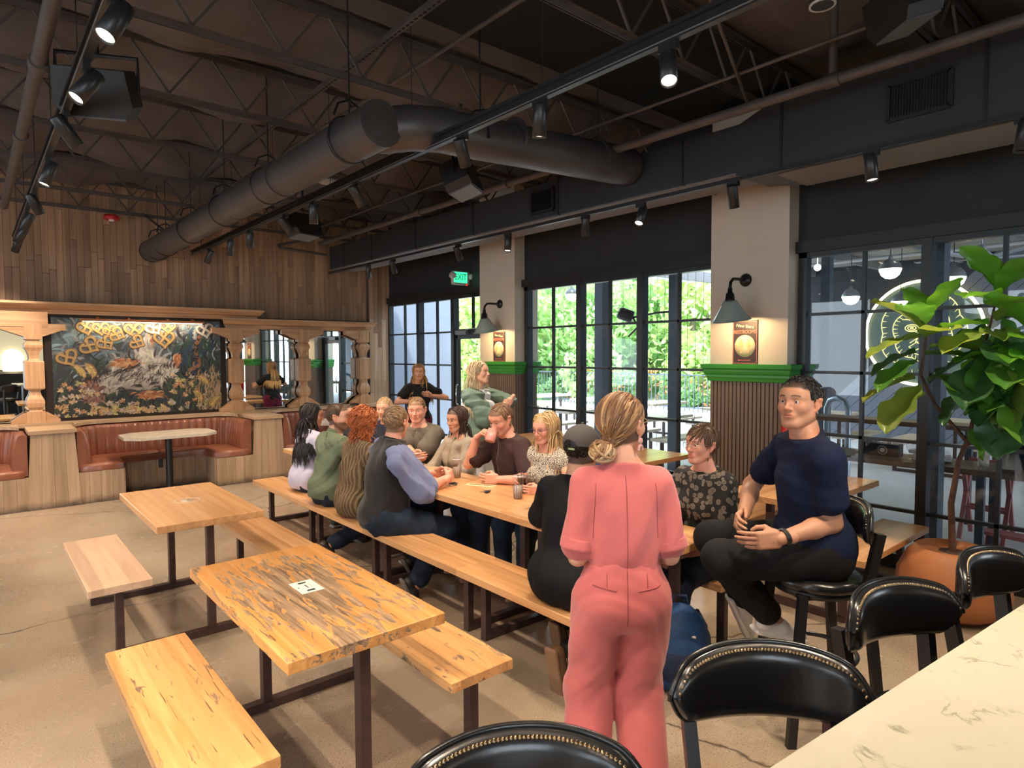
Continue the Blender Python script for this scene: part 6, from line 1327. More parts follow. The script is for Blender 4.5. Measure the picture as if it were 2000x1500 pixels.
        if beard: m = smooth(-z-.030-.30*np.maximum(.045-y, 0)*0, 0, .02)*(y > -.012)*(1-lp)*(y+.02 > -.0)*(1-smooth(1-((np.abs(x)-.03)/.022)**2-((z+.03)/.022)**2, 0, .4)); mixc(np.clip(m, 0, 1)*beard[1], beard[0])
        if hair and not hair.get('none'): mixc(hair_mask(q, hair.get('line', .066))*(z > -.075)*(np.abs(x) < .0775)*.9, hcol*.75)
        return np.clip(c, 0, 1)
    # the body: coarse trunk and limbs plus fine head and hands, one mesh
    trunk = tor+neck+arms+leg; V0, F0 = sdf(trunk, res*1.15); parts = [(V0, F0)]
    parts.append(sdf(hp+neck, hres, lo=H-.14*s-npv((0, 0, .0)), hi=H+.16*s)); 
    for hnd in hands: parts.append(sdf(hnd, .0040))
    for (FT, td_, dn_) in shoeP: parts.append(sdf([cone(FT, FT+td_*.10+dn_*.05, .034, .026, .02), cone(FT, FT-td_*.03+dn_*.05, .034, .032, .02), cone(FT+td_*.10+dn_*.055, FT+td_*.16+dn_*.06, .03, .02, .02)], .010))
    VV = np.concatenate([p[0] for p in parts]); of = np.cumsum([0]+[len(p[0]) for p in parts[:-1]]); FF = np.concatenate([p[1]+o for p, o in zip(parts, of)])
    put('body', arr_mesh('body', VV-base, FF, skinm, colf(VV)), root)
    for q in (-1, 1):
        c = H+RH @ (npv((q*.031, .0745, .0025))*s); mb = MB(); mb.ball(Vector(c-base), .0118*s, 14, 10); mb.m = 1; mb.ball(Vector(c-base+RH @ npv((0, .0085, 0))*s), .0056*s, 10, 8); mb.build('eye', [eyew, eyeb], root)
    # clothes
    hemp = P+up*hem*s
    if top:
        tp = tor+sl; cu = [(hemp, -up), (nb+up*.012*s-bf*.0, nrm(up*.9+bf*(.25+neck_open)))] if not stand or top != 'jumpsuit' else [(nb+up*.012*s, nrm(up*.9+bf*.25))]
        if top == 'vest':
            cu = [(hemp, -up)]; sdf_obj('vest', tor, res*.9, topcol, root, base, off=.034, cuts=cu+[(nb+up*.045*s, up), (shL+slf*.012, slf), (shR-slf*.012, -slf)], disp=folds(foldamp*.5, 5))
            sdf_obj('shirt', sl, res*.8, extra['shirt'], root, base, off=.013, disp=folds(foldamp*1.3, 8, 1.3)); col_ = cone(nb-up*.0, nb+up*.055*s, nr_+.016, nr_+.020, .01)
            sdf_obj('collar', [col_], .006, topcol, root, base, cuts=[(nb+up*.052*s, nrm(up+bf*.1))])
        elif top == 'jumpsuit':
            wl = [cone(hipL, hipL+(trs[1]['a']-hipL), .090*s, .078*s, .03), cone(trs[1]['a'], trs[1]['b'], .078*s, .084*s, .03), cone(hipR, trs[3]['a'], .090*s, .078*s, .03), cone(trs[3]['a'], trs[3]['b'], .078*s, .084*s, .03)]
            bt = [ellp(P-up*.0*s-bf*.040*s+lf_*q*.054*s, npv((.072, .074, .105))*s, Rp, .06) for q in (-1, 1)]
            sdf_obj('jumpsuit_trousers', tor[:2]+wl+bt, res*.8, topcol, root, base, off=.011, cuts=[(P+up*.155*s, up)], disp=folds(foldamp, 21, .75))
            sdf_obj('jumpsuit_bodice', tor+sl, res*.75, topcol, root, base, off=.013, cuts=[(P+up*.10*s, -up), (nb+up*.0*s-bf*0, nrm(up*.9+bf*.35))], disp=folds(foldamp*.8, 14))
            wb_ = [ellp(P+up*.145*s, npv((.124, .100, .06))*s, Rp, .03)]
            sdf_obj('waistband', wb_, res*.6, topcol, root, base, off=.016, cuts=[(P+up*.175*s, up), (P+up*.128*s, -up)])
            from mathutils.bvhtree import BVHTree
            def bvh(nm): m_ = [c for c in root.children if c.name.startswith(nm)][0].data; return BVHTree.FromPolygons([v.co.copy() for v in m_.vertices], [tuple(q.vertices) for q in m_.polygons])
            tb, tt_ = bvh('jumpsuit_bodice'), bvh('jumpsuit_trousers'); dm = M('cloth_pink_dark', (.33, .07, .07), .8)
            def onto(tr, pts, rr_, nm, mt):
                o_ = []
                for q in pts:
                    h_ = tr.ray_cast(Vector(q-base-bf*.4), Vector(bf))
                    if h_[0] is not None: o_.append(h_[0]-Vector(bf)*.0005)
                if len(o_) > 1: MB().tube(o_, rr_, 5).build(nm, mt, root)
            onto(tb, [nb-up*(.02+.355*t)*s for t in np.linspace(0, 1, 24)], .0016, 'back_seam', dm)
            onto(tt_, [P+up*(.13-.21*t)*s for t in np.linspace(0, 1, 14)], .0016, 'back_seam', dm)
            for q in (-1, 1):
                onto(tt_, [P+up*(.055+.012*t)*s+lf_*q*(.040+.085*t)*s for t in np.linspace(0, 1, 10)], .0028, 'pocket_welt', dm)
                onto(tt_, [P+up*(.115-.05*t)*s+lf_*q*.075*s for t in np.linspace(0, 1, 6)], .0013, 'dart_seam', dm)
                onto(tb, [(shL if q > 0 else shR)-slf*q*(.018-.01*t)-up*(-.02+.20*t) for t in np.linspace(0, 1, 14)], .0014, 'armhole_seam', dm)
            for q, e_ in ((1, sl[0]), (-1, sl[1])):
                dd = nrm(e_['b']-e_['a']); sdf_obj('cuff', [cone(e_['b']-dd*.012, e_['b']+dd*.012, e_['rb']+.010, e_['rb']+.012, .01)], .006, topcol, root, base, off=.010, cuts=[(e_['b']+dd*.022, dd), (e_['b']-dd*.020, -dd)])
        else:
            bell = [ellp(P+up*.02*s, npv((.168*(.5+.5*G), .125*G, .13))*s, Rp, .05)] if hem < -.05 else []
            sdf_obj(top, tp+bell, res*.85, topcol, root, base, off=top_off, cuts=cu, disp=folds(foldamp, hash_(label)))
            if extra and extra.get('panel'):
                pm, hw, po_, zt_ = extra['panel']; c0 = P+up*.2*s
                sdf_obj('front_panel', tor, res*.7, pm, root, base, off=top_off+po_, cuts=[(c0+slf*hw, slf), (c0-slf*hw, -slf), (P+up*zt_*s, -up), (nb-up*.01*s, up), (P+up*.3*s+sbf*.03, -sbf)], disp=folds(foldamp, hash_(label)))
            if extra and extra.get('collar'):
                sdf_obj('collar', [cone(nb-up*.004*s-bf*.004, nb+up*.030*s-bf*.006, nr_+.020, nr_+.014, .01)], .006, topcol, root, base, cuts=[(nb+up*.030*s, nrm(up*.85+bf*.45)), (nb-up*.02*s, -up)])
        for q, e_ in ((1, sl[0]), (-1, sl[-1])) if (sl and top not in ('jumpsuit', 'vest') and sleeve < 1) else ():
            dd = nrm(e_['b']-e_['a']); sdf_obj('sleeve_hem', [cone(e_['b']-dd*.004, e_['b']+dd*.006, e_['rb']+.003, e_['rb']+.003, .01)], .007, topcol, root, base, off=top_off, cuts=[(e_['b']+dd*.012, dd), (e_['b']-dd*.012, -dd)])
    if bottom and legs and top != 'jumpsuit':
        sdf_obj('trousers', [tor[0]]+trs, res, bottom, root, base, off=.010, cuts=[(P+up*.10*s, up)], disp=folds(foldamp*.55, 31))
    up_m, so_m = (shoes[0] if not isinstance(shoes[0], tuple) else M('shoe_%d%d%d' % tuple(int(c*99) for c in shoes[0]), shoes[0], .5)), M('sole_%d%d%d' % tuple(int(c*99) for c in shoes[1]), shoes[1], .6)
    if not hide_feet:
        for (FT, td_, dn_) in shoeP:
            h = FT+dn_*.035; sdx = np.cross(td_, dn_); Rf = np.stack([sdx, td_, dn_], 1)
            o = sdf_obj('shoe', [cone(h-td_*.035, h+td_*.05, .044, .044, .02), cone(h+td_*.05+dn_*.01, h+td_*.165+dn_*.022, .044, .032, .02, dn_, .9)], .0075, up_m, root, base, cuts=[(FT+dn_*.068, dn_)])
            V, F = sdf([boxp(FT+dn_*.074+td_*.055, (.045, .140, .014), Rf, .013)], .0075); put('sole', arr_mesh('sole', V-base, F, so_m), o)
    # hair
    if hair and not hair.get('none'):
        st = hair['style']; inf = hair.get('inf', .009); capP = [ellp(H+RH @ (CC*s), (CR+inf*.75)*s, RH, .01)]
        def hcap(V): q = ((V-H) @ RH)/s; rr = np.sin(q[:, 0]*330+np.sin(q[:, 2]*60)*2+q[:, 1]*90)*.5+.5; return np.clip(hcol*(.62+.35*rr[:, None]), 0, 1)
        ln = hair.get('line', .066); cutF = [((H+RH @ (npv((0, .075, ln))*s)), nrm(RH @ npv((0, .9, -1.0)))), ((H+RH @ (npv((0, -.012, -.035))*s)), nrm(RH @ npv((0, .86, -.52)))), ((H+RH @ (npv((0, 0, -.062))*s)), nrm(RH @ npv((0, 0, -1))))]
        # the hair cap: skull shell minus the face region
        fr = ellp(H+RH @ (npv((0, .085, -.018))*s), npv((.078, .070, .085))*s, RH, .012, -1)
        if st in ('short', 'bun'): fr = [fr]+[ellp(H+RH @ (npv((q*.088, .004, -.018))*s), npv((.034, .034, .044))*s, RH, .008, -1) for q in (-1, 1)]
        else: fr = [fr]
        V, F = sdf(capP+fr, .005, disp=lambda X, Y, Z: 0*X, cuts=[cutF[2]]); me = arr_mesh('hair', V-base, F, hairm, hcap(V)); root_h = put('hair', me, root)
        push = [(nb-up*.02, npv((.062, .066, .10))*s, np.eye(3)), (P+up*.40*s, npv((wS/s+.035, .095, .085))*s, Rc), (P+up*.27*s, npv((.165, .135, .19))*s, Rc)]
        for li, kk in enumerate(hair['locks']):
            kk = dict(kk); cmb = combs[kk.pop('comb')]; tipc = kk.pop('tip', hair.get('tip', hair['c'])); L_ = kk.pop('len'); n_ = kk.pop('n')
            V, F, rv, tt = gen_locks(H, RH, s, n_, L_*s, 7+li, cmb, kk.pop('rad', .006), push=push, inflate=kk.pop('inf', inf), line=ln, ear=(st in ('short', 'bun')), **kk)
            put('hair_locks', arr_mesh('hair_locks', V-base, F, hairm, hairshade(hair['c'], tipc, rv, tt, hair.get('streak'))), root)['kind'] = 'stuff'
    if extra and extra.get('glasses'):
        gm_ = M('glasses_'+extra['glasses'][0], extra['glasses'][1], .3, .4); g_ = lambda x, y, z: Vector(H-base+RH @ (npv((x, y, z))*s)); mb = MB()
        for q in (-1, 1):
            mb.tube([g_(q*.033+.023*math.cos(a), .104-.004*abs(math.cos(a)), .000+.017*math.sin(a)) for a in np.linspace(0, 2*math.pi, 20)], .0014*s, 5); mb.tube([g_(q*.056, .100, .006), g_(q*.074, .07, .010), g_(q*.080, -.01, .008)], .0015*s, 5)
        mb.tube([g_(-.011, .106, .004), g_(0, .109, .006), g_(.011, .106, .004)], .0014*s, 5); mb.build('glasses', gm_, root)
        for q in (-1, 1): MB().add([g_(q*.033+.022*math.cos(a), .1035-.004*abs(math.cos(a)), .016*math.sin(a)) for a in np.linspace(0, 2*math.pi, 16)[:-1]], [tuple(range(15))]).build('lens', clear, root)
    return dict(root=root, H=H, R=RH, base=base, s=s, nb=nb, up=up, bf=bf, lf=lf_, P=P, shL=shL, shR=shR, wr=wr)
# ------------------------------------------------------------------ the people of the photograph
PI = math.pi
short_ = lambda c, n=420, L=.045, comb='short', line=.066, tip=None, inf=.007: dict(style='short', c=c, line=line, inf=inf, locks=[dict(comb=comb, len=L, n=n, rad=.0042, nseg=5, stiff=.9, jit=.22, **({'tip': tip} if tip else {}))])
denim = cloth('dark_denim', (.018, .028, .048), .75, var=.25, vs=14); blackd = cloth('black_trousers', (.012, .012, .014), .8); jeans = cloth('blue_denim', (.05, .10, .19), .75, var=.2, vs=12)
BX = 2.40
# left bench, backs towards the camera
person('seated woman with long dark wavy hair and a pale lilac shirt', 'p', (2.45, 5.96, .56), .05, .12, .95, True, look=(.86, -.35, -.12), skin='olive', HL=(2.80, 6.08, .80), HR=(2.78, 5.82, .80), sleeve=1.8, top='blouse', topcol=cloth('lilac', (.50, .47, .60), .85), slr=1.1, hem=-.09,
       bottom=denim, group='people on the left bench', hair=dict(style='long', c=(.016, .010, .009), inf=.015, locks=[dict(comb='down', len=.60, n=900, rad=.0065, nseg=18, stiff=.2, curl=.009, cfreq=42, jit=.15, lenvar=.3, back=True, hug=.5), dict(comb='down', len=.35, n=200, rad=.006, nseg=12, stiff=.3, curl=.006, cfreq=42, jit=.15)]))
person('seated bearded man in a sage green polo shirt', 'p', (2.38, 5.30, .565), .05, .16, 1.0, look=(.74, -.66, -.02), skin='fair', HL=(2.80, 5.40, .80), HR=(2.78, 5.15, .80), sleeve=.62, top='polo_shirt', topcol=cloth('sage', (.135, .165, .105), .8), hem=-.06, girth=1.08, foldamp=.009,
       bottom=denim, group='people on the left bench', hair=short_((.075, .035, .018), 420, .035, 'forward'), beard=((.11, .045, .02), .8), extra=dict(collar=1), toeL=(.8, 0, -.6), toeR=(.6, 0, -.8), FR=(2.30, 5.12, .14), FL=(2.75, 5.45, .09))
knit = M('cable_knit_brown', (.225, .145, .075), .9, bump=.0); n_ = knit.node_tree; wv = n_.nodes.new('ShaderNodeTexWave'); wv.wave_type = 'BANDS'; wv.bands_direction = 'Y'; wv.inputs['Scale'].default_value = 11; wv.inputs['Distortion'].default_value = 1.2; wv.inputs['Detail'].default_value = 3; wv.inputs['Detail Scale'].default_value = 6
tcx = n_.nodes.new('ShaderNodeTexCoord'); n_.links.new(tcx.outputs['Object'], wv.inputs[0]); bu_ = n_.nodes.new('ShaderNodeBump'); bu_.inputs['Strength'].default_value = 1.0; bu_.inputs['Distance'].default_value = .012; n_.links.new(wv.outputs[0], bu_.inputs['Height']); n_.links.new(bu_.outputs[0], n_.nodes['Principled BSDF'].inputs['Normal'])
cr_ = n_.nodes.new('ShaderNodeValToRGB'); cr_.color_ramp.elements[0].color = (.12, .072, .035, 1); cr_.color_ramp.elements[0].position = .15; cr_.color_ramp.elements[1].color = (.26, .175, .095, 1); n_.links.new(wv.outputs[0], cr_.inputs[0]); n_.links.new(cr_.outputs[0], n_.nodes['Principled BSDF'].inputs['Base Color'])
person('seated woman with curly ginger hair and a brown cable-knit cardigan', 'p', (2.38, 4.75, .565), .0, .10, .99, True, look=(.95, .30, -.05), skin='fair', HL=(2.80, 4.90, .80), HR=(2.78, 4.62, .80), sleeve=1.85, top='cardigan', topcol=knit, slr=1.25, hem=-.10, girth=1.1, top_off=.026,
       bottom=M('pale_pink_trousers', (.55, .38, .36), .8), group='people on the left bench', shoes=((.12, .06, .04), (.5, .45, .38)), hair=dict(style='curly', c=(.32, .075, .018), tip=(.50, .15, .04), inf=.020, locks=[dict(comb='radial', len=.25, n=560, rad=.0065, nseg=20, stiff=.35, hug=.45, curl=.011, cfreq=95, jit=.35, lenvar=.4), dict(comb='down', len=.16, n=260, rad=.006, nseg=14, stiff=.6, curl=.012, cfreq=110, jit=.5)]))
person('seated man in a black fleece vest over a blue shirt, forearms on the table', 'p', (2.32, 4.22, .575), -.22, .16, 1.06, look=(.90, .42, -.05), skin='pink', HL=(2.80, 4.22, .83), HR=(2.76, 3.98, .83), EL=(.2, .6, -.9), ER=(-.9, -.35, -.6), fdL=(.8, -.55, .1), fdR=(.75, .6, .15), tdL=(0, -.3, 1), tdR=(.0, .3, 1), cL=.75, cR=.75,
       sleeve=1.12, slr=1.16, top='vest', topcol=cloth('black_fleece', (.020, .018, .019), .9, sheen=.2), extra=dict(shirt=cloth('blue_chambray', (.19, .22, .36), .85)), hem=-.10, girth=1.17, foldamp=.010, res=.0085, legr=1.12, bottom=denim, group='people on the left bench', hres=.0034,
       FR=(2.42, 3.93, .10), FL=(2.68, 4.35, .10), KR=(1, -.35, .25), KL=(1, .1, .4), toeR=(.35, -.1, -.9), toeL=(.5, .1, -.8), shoes=((.015, .014, .014), (.16, .14, .12)), hair=short_((.20, .115, .06), 620, .045, 'forward', tip=(.36, .24, .14), line=.060))
capm = cloth('grey_cap', (.13, .12, .115), .85); r5 = person('seated man in a black T-shirt and a grey cap, his back to the camera', 'p', (2.38, 2.34, .575), .02, .17, 1.05, look=(.96, .1, -.10), skin='fair', HL=(2.78, 2.66, .80), HR=(2.80, 2.30, .80), sleeve=.8, top='t_shirt', topcol=cloth('black_tee', (.010, .0105, .013), .8), hem=-.13, girth=1.28, foldamp=.004,
       res=.0085, legr=1.1, bottom=blackd, group='people on the left bench', FL=(2.72, 2.70, .10), FR=(2.34, 2.33, .17), KR=(1, -.1, -.1), toeR=(.15, -.05, -1), toeL=(.3, .1, -.95), shoes=((.13, .075, .035), (.24, .14, .08)), hair=short_((.02, .013, .01), 300, .04, 'down'))
def cap(pr, mat):
    H, R, s, b = pr['H'], pr['R'], pr['s'], pr['base']; g = lambda x, y, z: H+R @ (npv((x, y, z))*s)
    c = [ellp(g(0, -.012, .040), npv((.088, .108, .094))*s, R, .01), ellp(g(0, -.125, .025), npv((.040, .05, .024))*s, R, .008, -1)]
    o = sdf_obj('cap', c, .005, mat, pr['root'], b, cuts=[(g(0, 0, .022), -R[:, 2])])
    MB().tube([Vector(g(x, -.108+x*x*9, .008)-b) for x in np.linspace(-.045, .045, 9)], .009*s, 8).build('strap', cloth('black_strap', (.02, .02, .02)), pr['root']); MB().ball(Vector(g(0, -.012, .136)-b), .009).build('button', mat, pr['root'])
    mb = MB(); mb.box(Vector(g(.02, -.117, .008)-b), (.04, .004, .010), Matrix([list(r) for r in R])).build('label', M('label_stripe', (.35, .45, .18), .6), pr['root'])
    sdf_obj('brim', [ellp(g(0, .125, .030), npv((.075, .07, .012))*s, R, .01)], .005, mat, pr['root'], b)
cap(r5, capm)
# right bench, faces towards the camera side of the table
RB = 'people on the right bench'
person('seated person with dark hair at the far table end, behind the ginger curls', 'p', (3.42, 6.72, .50), PI, .10, .92, look=(-.9, -.4, 0), skin='tan', sleeve=.7, top='shirt', topcol=cloth('charcoal', (.03, .03, .035)), bottom=denim, group=RB, hair=short_((.012, .009, .008), 420, .05), hide_feet=True, res=.012)
person('seated person with pale blond hair, mostly hidden behind the fleece vest', 'p', (3.42, 5.98, .56), PI, .12, .98, look=(-.8, -.6, -.1), skin='fair', sleeve=1.8, top='fleece', topcol=cloth('navy_fleece', (.022, .026, .045)), bottom=denim, group=RB, hair=short_((.42, .27, .15), 420, .05, 'side'), hide_feet=True, res=.012)
person('seated man in a grey-brown polo shirt with folded forearms on the table', 'p', (3.44, 5.34, .565), PI+.30, .20, 1.03, look=(-.70, -.71, -.08), skin='pink', HL=(3.03, 5.24, .82), HR=(3.10, 5.02, .84), EL=(.2, -.9, -.4), ER=(.2, .9, -.4), fdL=(-.25, .95, 0), fdR=(-.2, -.95, .0), tdL=(-.3, 0, 1), tdR=(-.3, 0, 1), cL=.35, cR=.35,
       sleeve=.68, slr=1.18, top='polo_shirt', topcol=cloth('taupe_polo', (.115, .098, .078), .8), extra=dict(collar=1, panel=(cloth('taupe_placket', (.085, .07, .055), .8), .016, .004, .30)), girth=1.15, foldamp=.008, bottom=jeans, group=RB, hair=short_((.22, .125, .06), 500, .045, 'sweep', .060), hide_feet=True, hres=.0036)
person('seated woman with a brown bob and a pale taupe blouse', 'p', (3.42, 4.70, .555), PI, .08, .95, True, look=(-.97, -.16, -.10), skin='tan', sleeve=1.8, slr=1.15, HL=(3.05, 4.55, .70), HR=(3.05, 4.8, .70), top='blouse', topcol=cloth('taupe_blouse', (.30, .25, .20), .75), extra=dict(collar=1, panel=(cloth('taupe_placket2', (.24, .20, .16), .75), .014, .004, -.05)), bottom=denim, group=RB, neck_open=.35, hide_feet=True,
       hair=dict(style='bob', inf=.014, c=(.045, .020, .013), locks=[dict(comb='down', len=.33, n=900, rad=.0058, hug=.5, nseg=14, stiff=.2, curl=.002, cfreq=20, jit=.10, lenvar=.18, back=True), dict(comb='down', len=.1, n=150, rad=.005, nseg=5, stiff=.4, jit=.1)]))
rm = person('seated man in a dark brown shirt drinking from a pink mug', 'p', (3.44, 3.97, .58), PI-.12, .16, 1.05, look=(-.93, -.10, -.36), skin='pink', HR=(3.185, 4.175, 1.085), ER=(-.4, .5, -.9), HL=(3.10, 3.80, .80), EL=(.3, -.8, -.5), fdR=(.10, -.80, .60), tdR=(.9, .25, .35), cR=.85, cL=.5, sleeve=.72, slr=1.15, headoff=(-.035, 0, -.02),
       top='zip_shirt', topcol=cloth('plum_brown', (.052, .030, .030), .7), extra=dict(collar=1, panel=(M('zip_grey', (.10, .08, .08), .4), .006, .003, .22)), girth=1.04, foldamp=.007, bottom=denim, group=RB, hair=short_((.17, .09, .05), 520, .05, 'side', .064, tip=(.28, .17, .10)), hide_feet=True, hres=.0034)
hm_ = rm['H']+rm['R'] @ npv((0, .150, -.075)); mug = thing('coffee_mug', 'pink mug held to the mouth of the man in dark brown', 'mug', tuple(hm_)); ax_ = Vector(nrm(npv((.42, .12, .85)))); pm_ = M('pink_glaze', (.66, .30, .26), .3, coat=.3)
MB().lathe([(0, -.052), (.036, -.052), (.041, -.046), (.042, .052), (.038, .052), (.037, -.042), (0, -.042)], (0, 0, 0), 24, ax_).build('cup', pm_, mug)
MB().tube([(.0+.0*q, .04+.032*math.sin(a), -.0+.030*math.cos(a)) for a in np.linspace(0, PI, 10) for q in (0,)], .006, 8).build('handle', pm_, mug)
prt = M('floral_print', (.5, .45, .38), .8); n_ = prt.node_tree; vo = n_.nodes.new('ShaderNodeTexVoronoi'); vo.inputs['Scale'].default_value = 48; tcx = n_.nodes.new('ShaderNodeTexCoord'); n_.links.new(tcx.outputs['Object'], vo.inputs[0]); cr_ = n_.nodes.new('ShaderNodeValToRGB'); e = cr_.color_ramp.elements
for p_, c_ in ((.0, (.015, .012, .012)), (.22, (.55, .49, .40)), (.42, (.50, .45, .37)), (.50, (.02, .016, .015)), (.62, (.45, .40, .33))):
    x_ = e[0] if p_ == 0 else e.new(p_); x_.position = p_; x_.color = (*c_, 1)
e[-1].position = 1; e[-1].color = (.3, .26, .2, 1); cr_.color_ramp.interpolation = 'CONSTANT'; n_.links.new(vo.outputs['Distance'], cr_.inputs[0]); 
ml = n_.nodes.new('ShaderNodeMath'); ml.operation = 'MULTIPLY'; ml.inputs[1].default_value = 1.0; n_.links.new(vo.outputs['Distance'], ml.inputs[0]); n_.links.new(ml.outputs[0], cr_.inputs[0]); n_.links.new(cr_.outputs[0], n_.nodes['Principled BSDF'].inputs['Base Color'])
person('seated blonde woman in purple-rimmed glasses and a sleeveless printed blouse', 'p', (3.42, 3.50, .565), PI, .14, .98, True, look=(-.985, -.10, -.14), skin='pink', HR=(3.14, 3.56, .85), HL=(3.10, 3.32, .79), ER=(.2, .7, -.6), EL=(.2, -.8, -.5), fdR=(-.98, -.18, -.05), tdR=(-.1, -.35, .9), cR=.55, sleeve=.10, top='sleeveless_blouse', topcol=prt, bottom=denim, group=RB, neck_open=.30,
       extra=dict(glasses=('purple', (.10, .02, .12))), hide_feet=True, hres=.0034, hair=dict(style='long', inf=.016, c=(.52, .34, .16), tip=(.62, .44, .24), locks=[dict(comb='down', len=.48, n=950, rad=.0062, hug=.45, nseg=16, stiff=.22, curl=.003, cfreq=22, jit=.12, lenvar=.25, back=True), dict(comb='down', len=.12, n=180, rad=.005, nseg=6, stiff=.4, jit=.12)]))
person('seated woman with curly light brown hair and navy top, behind the woman in pink', 'p', (3.40, 2.80, .565), PI, .10, .98, True, look=(-.93, -.3, -.05), skin='fair', HL=(3.05, 2.62, .80), HR=(3.05, 2.9, .80), sleeve=1.8, top='shirt', topcol=cloth('navy_top', (.03, .04, .10), .75), bottom=denim, group=RB, hide_feet=True,
       hair=dict(style='curly', inf=.018, c=(.22, .115, .055), tip=(.45, .27, .13), locks=[dict(comb='down', len=.50, n=560, rad=.0070, hug=.4, nseg=24, stiff=.25, curl=.012, cfreq=75, jit=.25, lenvar=.3)]))
shp = M('shell_print', (.05, .045, .04), .8); n_ = shp.node_tree; vo = n_.nodes.new('ShaderNodeTexVoronoi'); vo.inputs['Scale'].default_value = 26; vo.inputs['Randomness'].default_value = .9; tcx = n_.nodes.new('ShaderNodeTexCoord'); n_.links.new(tcx.outputs['Object'], vo.inputs[0]); cr_ = n_.nodes.new('ShaderNodeValToRGB'); e = cr_.color_ramp.elements; e[0].position = .0; e[0].color = (.26, .21, .165, 1); e[1].position = 1; e[1].color = (.012, .011, .011, 1)
for p_, c_ in ((.30, (.17, .14, .11)), (.42, (.30, .25, .20)), (.47, (.014, .012, .012))): x_ = e.new(p_); x_.position = p_; x_.color = (*c_, 1)
no_ = n_.nodes.new('ShaderNodeTexNoise'); no_.inputs['Scale'].default_value = 90; n_.links.new(tcx.outputs['Object'], no_.inputs[0]); mm = n_.nodes.new('ShaderNodeMix'); mm.data_type = 'RGBA'; mm.blend_type = 'MULTIPLY'; mm.inputs[0].default_value = .7; n_.links.new(vo.outputs['Distance'], cr_.inputs[0]); n_.links.new(cr_.outputs[0], mm.inputs[6]); n_.links.new(no_.outputs[0], mm.inputs[7]); n_.links.new(mm.outputs[2], n_.nodes['Principled BSDF'].inputs['Base Color'])
person('seated person with short brown hair, clear glasses and a dark shell-patterned shirt', 'p', (3.41, 2.15, .57), PI-.10, .06, .99, True, look=(-.97, .20, .02), skin='pink', HL=(3.12, 2.08, .60), HR=(3.12, 2.28, .60), EL=(.3, -.7, -.7), ER=(.2, .8, -.6), sleeve=.72, slr=1.25, top='patterned_shirt', topcol=shp, extra=dict(collar=1, panel=(shp, .017, .004, -.08), glasses=('clear', (.45, .38, .33))), hem=-.12, girth=1.12, bottom=denim, group=RB, hres=.0032, res=.009,
       hair=dict(style='short', c=(.075, .038, .020), tip=(.17, .095, .05), inf=.013, line=.058, locks=[dict(comb='side', len=.085, n=700, rad=.0045, nseg=8, stiff=.85, jit=.10, lenvar=.35, hug=.95)]))
# man on the bar stool
ps = (3.03, 1.33, .855)
rs_ = person('man in a navy T-shirt and black trousers sitting on a bar stool', 'p', ps, math.atan2(.65, -.76), .10, 1.06, headoff=(0, 0, -.012), look=(-.90, .06, .10), skin='tan', HL=(2.70, 1.335, .955), HR=(2.90, 1.62, .975), EL=(.75, -.35, -.75), ER=(.5, .8, -.5), fdL=(-.62, .78, -.14), fdR=(-.95, -.15, -.12), tdL=(-.1, .2, 1), tdR=(-.1, -.2, 1), cL=.30, cR=.38,
       sleeve=.62, slr=1.02, top='t_shirt', topcol=cloth('navy_tee', (.009, .014, .040), .8), hem=-.09, girth=1.10, foldamp=.005, res=.0075, legr=1.08, bottom=blackd, hres=.0026, FL=(2.97, 1.50, .47), FR=(3.16, 1.74, .42), KL=(-.76, .65, .4), KR=(-.55, .9, .5), toeL=(.78, -.55, -.25), toeR=(.4, -.2, -.9), shoes=((.68, .66, .64), (.75, .73, .70)),
       hair=dict(style='short', c=(.012, .010, .010), inf=.008, line=.064, locks=[dict(comb='side', len=.030, n=900, rad=.0040, nseg=5, stiff=.9, jit=.6, hug=.6)]))
T_w, D_w = rs_['wr']['L']; T_w = T_w-D_w*.03-rs_['base']; mb = MB(); q_ = Vector(D_w); a_ = q_.cross(Vector((0, 0, 1))).normalized(); b__ = a_.cross(q_)
MB().tube([Vector(T_w)+(a_*math.cos(t)+b__*math.sin(t)*.92)*.0345 for t in np.linspace(0, 2*PI, 25)], .006, 6, cap=False).tube([Vector(T_w)+q_*.009+(a_*math.cos(t)+b__*math.sin(t)*.92)*.0345 for t in np.linspace(0, 2*PI, 25)], .006, 6, cap=False).box(Vector(T_w)+a_*.036+b__*.012, (.012, .034, .034), Matrix((a_, q_, b__)).transposed(), bev=.003).build('wristwatch', blacks, rs_['root'])
# ------------------------------------------------------------------ standing women
pinkc = M('coral_pink_crepe', (.55, .125, .125), .75, var=.05, vs=6, sheen=.25, bump=.05, bs=200)
pk_ = person('standing woman in a coral pink jumpsuit seen from behind, hair in a low bun', 'p', (1.825, 1.505, .885), math.atan2(.76, .60)-.06, .0, .95, True, look=(.94, .12, .04), skin='fair', HL=(1.87, 1.75, 1.00), HR=(2.03, 1.60, .97), EL=(-.85, -.5, -.9), ER=(-.15, -.95, -.9), fdL=(.8, -.1, -.3), fdR=(-.3, .8, -.3), sleeve=.80, slr=1.22, top='jumpsuit', topcol=pinkc, foldamp=.0038, res=.0075, stand=True, hres=.003, sw=.132, hipw=.84,
       FL=(1.735, 1.60, .08), FR=(1.915, 1.47, .08), KL=(.6, .76, 0), KR=(.6, .76, 0), shoes=((.5, .35, .28), (.4, .3, .25)), top_off=.010,
       extra=dict(glasses=('gold', (.55, .40, .2))), hair=dict(style='bun', c=(.13, .055, .028), tip=(.36, .19, .085), inf=.012, streak=(.50, .29, .14), locks=[dict(comb='back', len=.20, n=1300, rad=.0030, nseg=12, stiff=.9, jit=.05, lenvar=.25, hug=.95, target=(-.004, -.105, -.075))]))
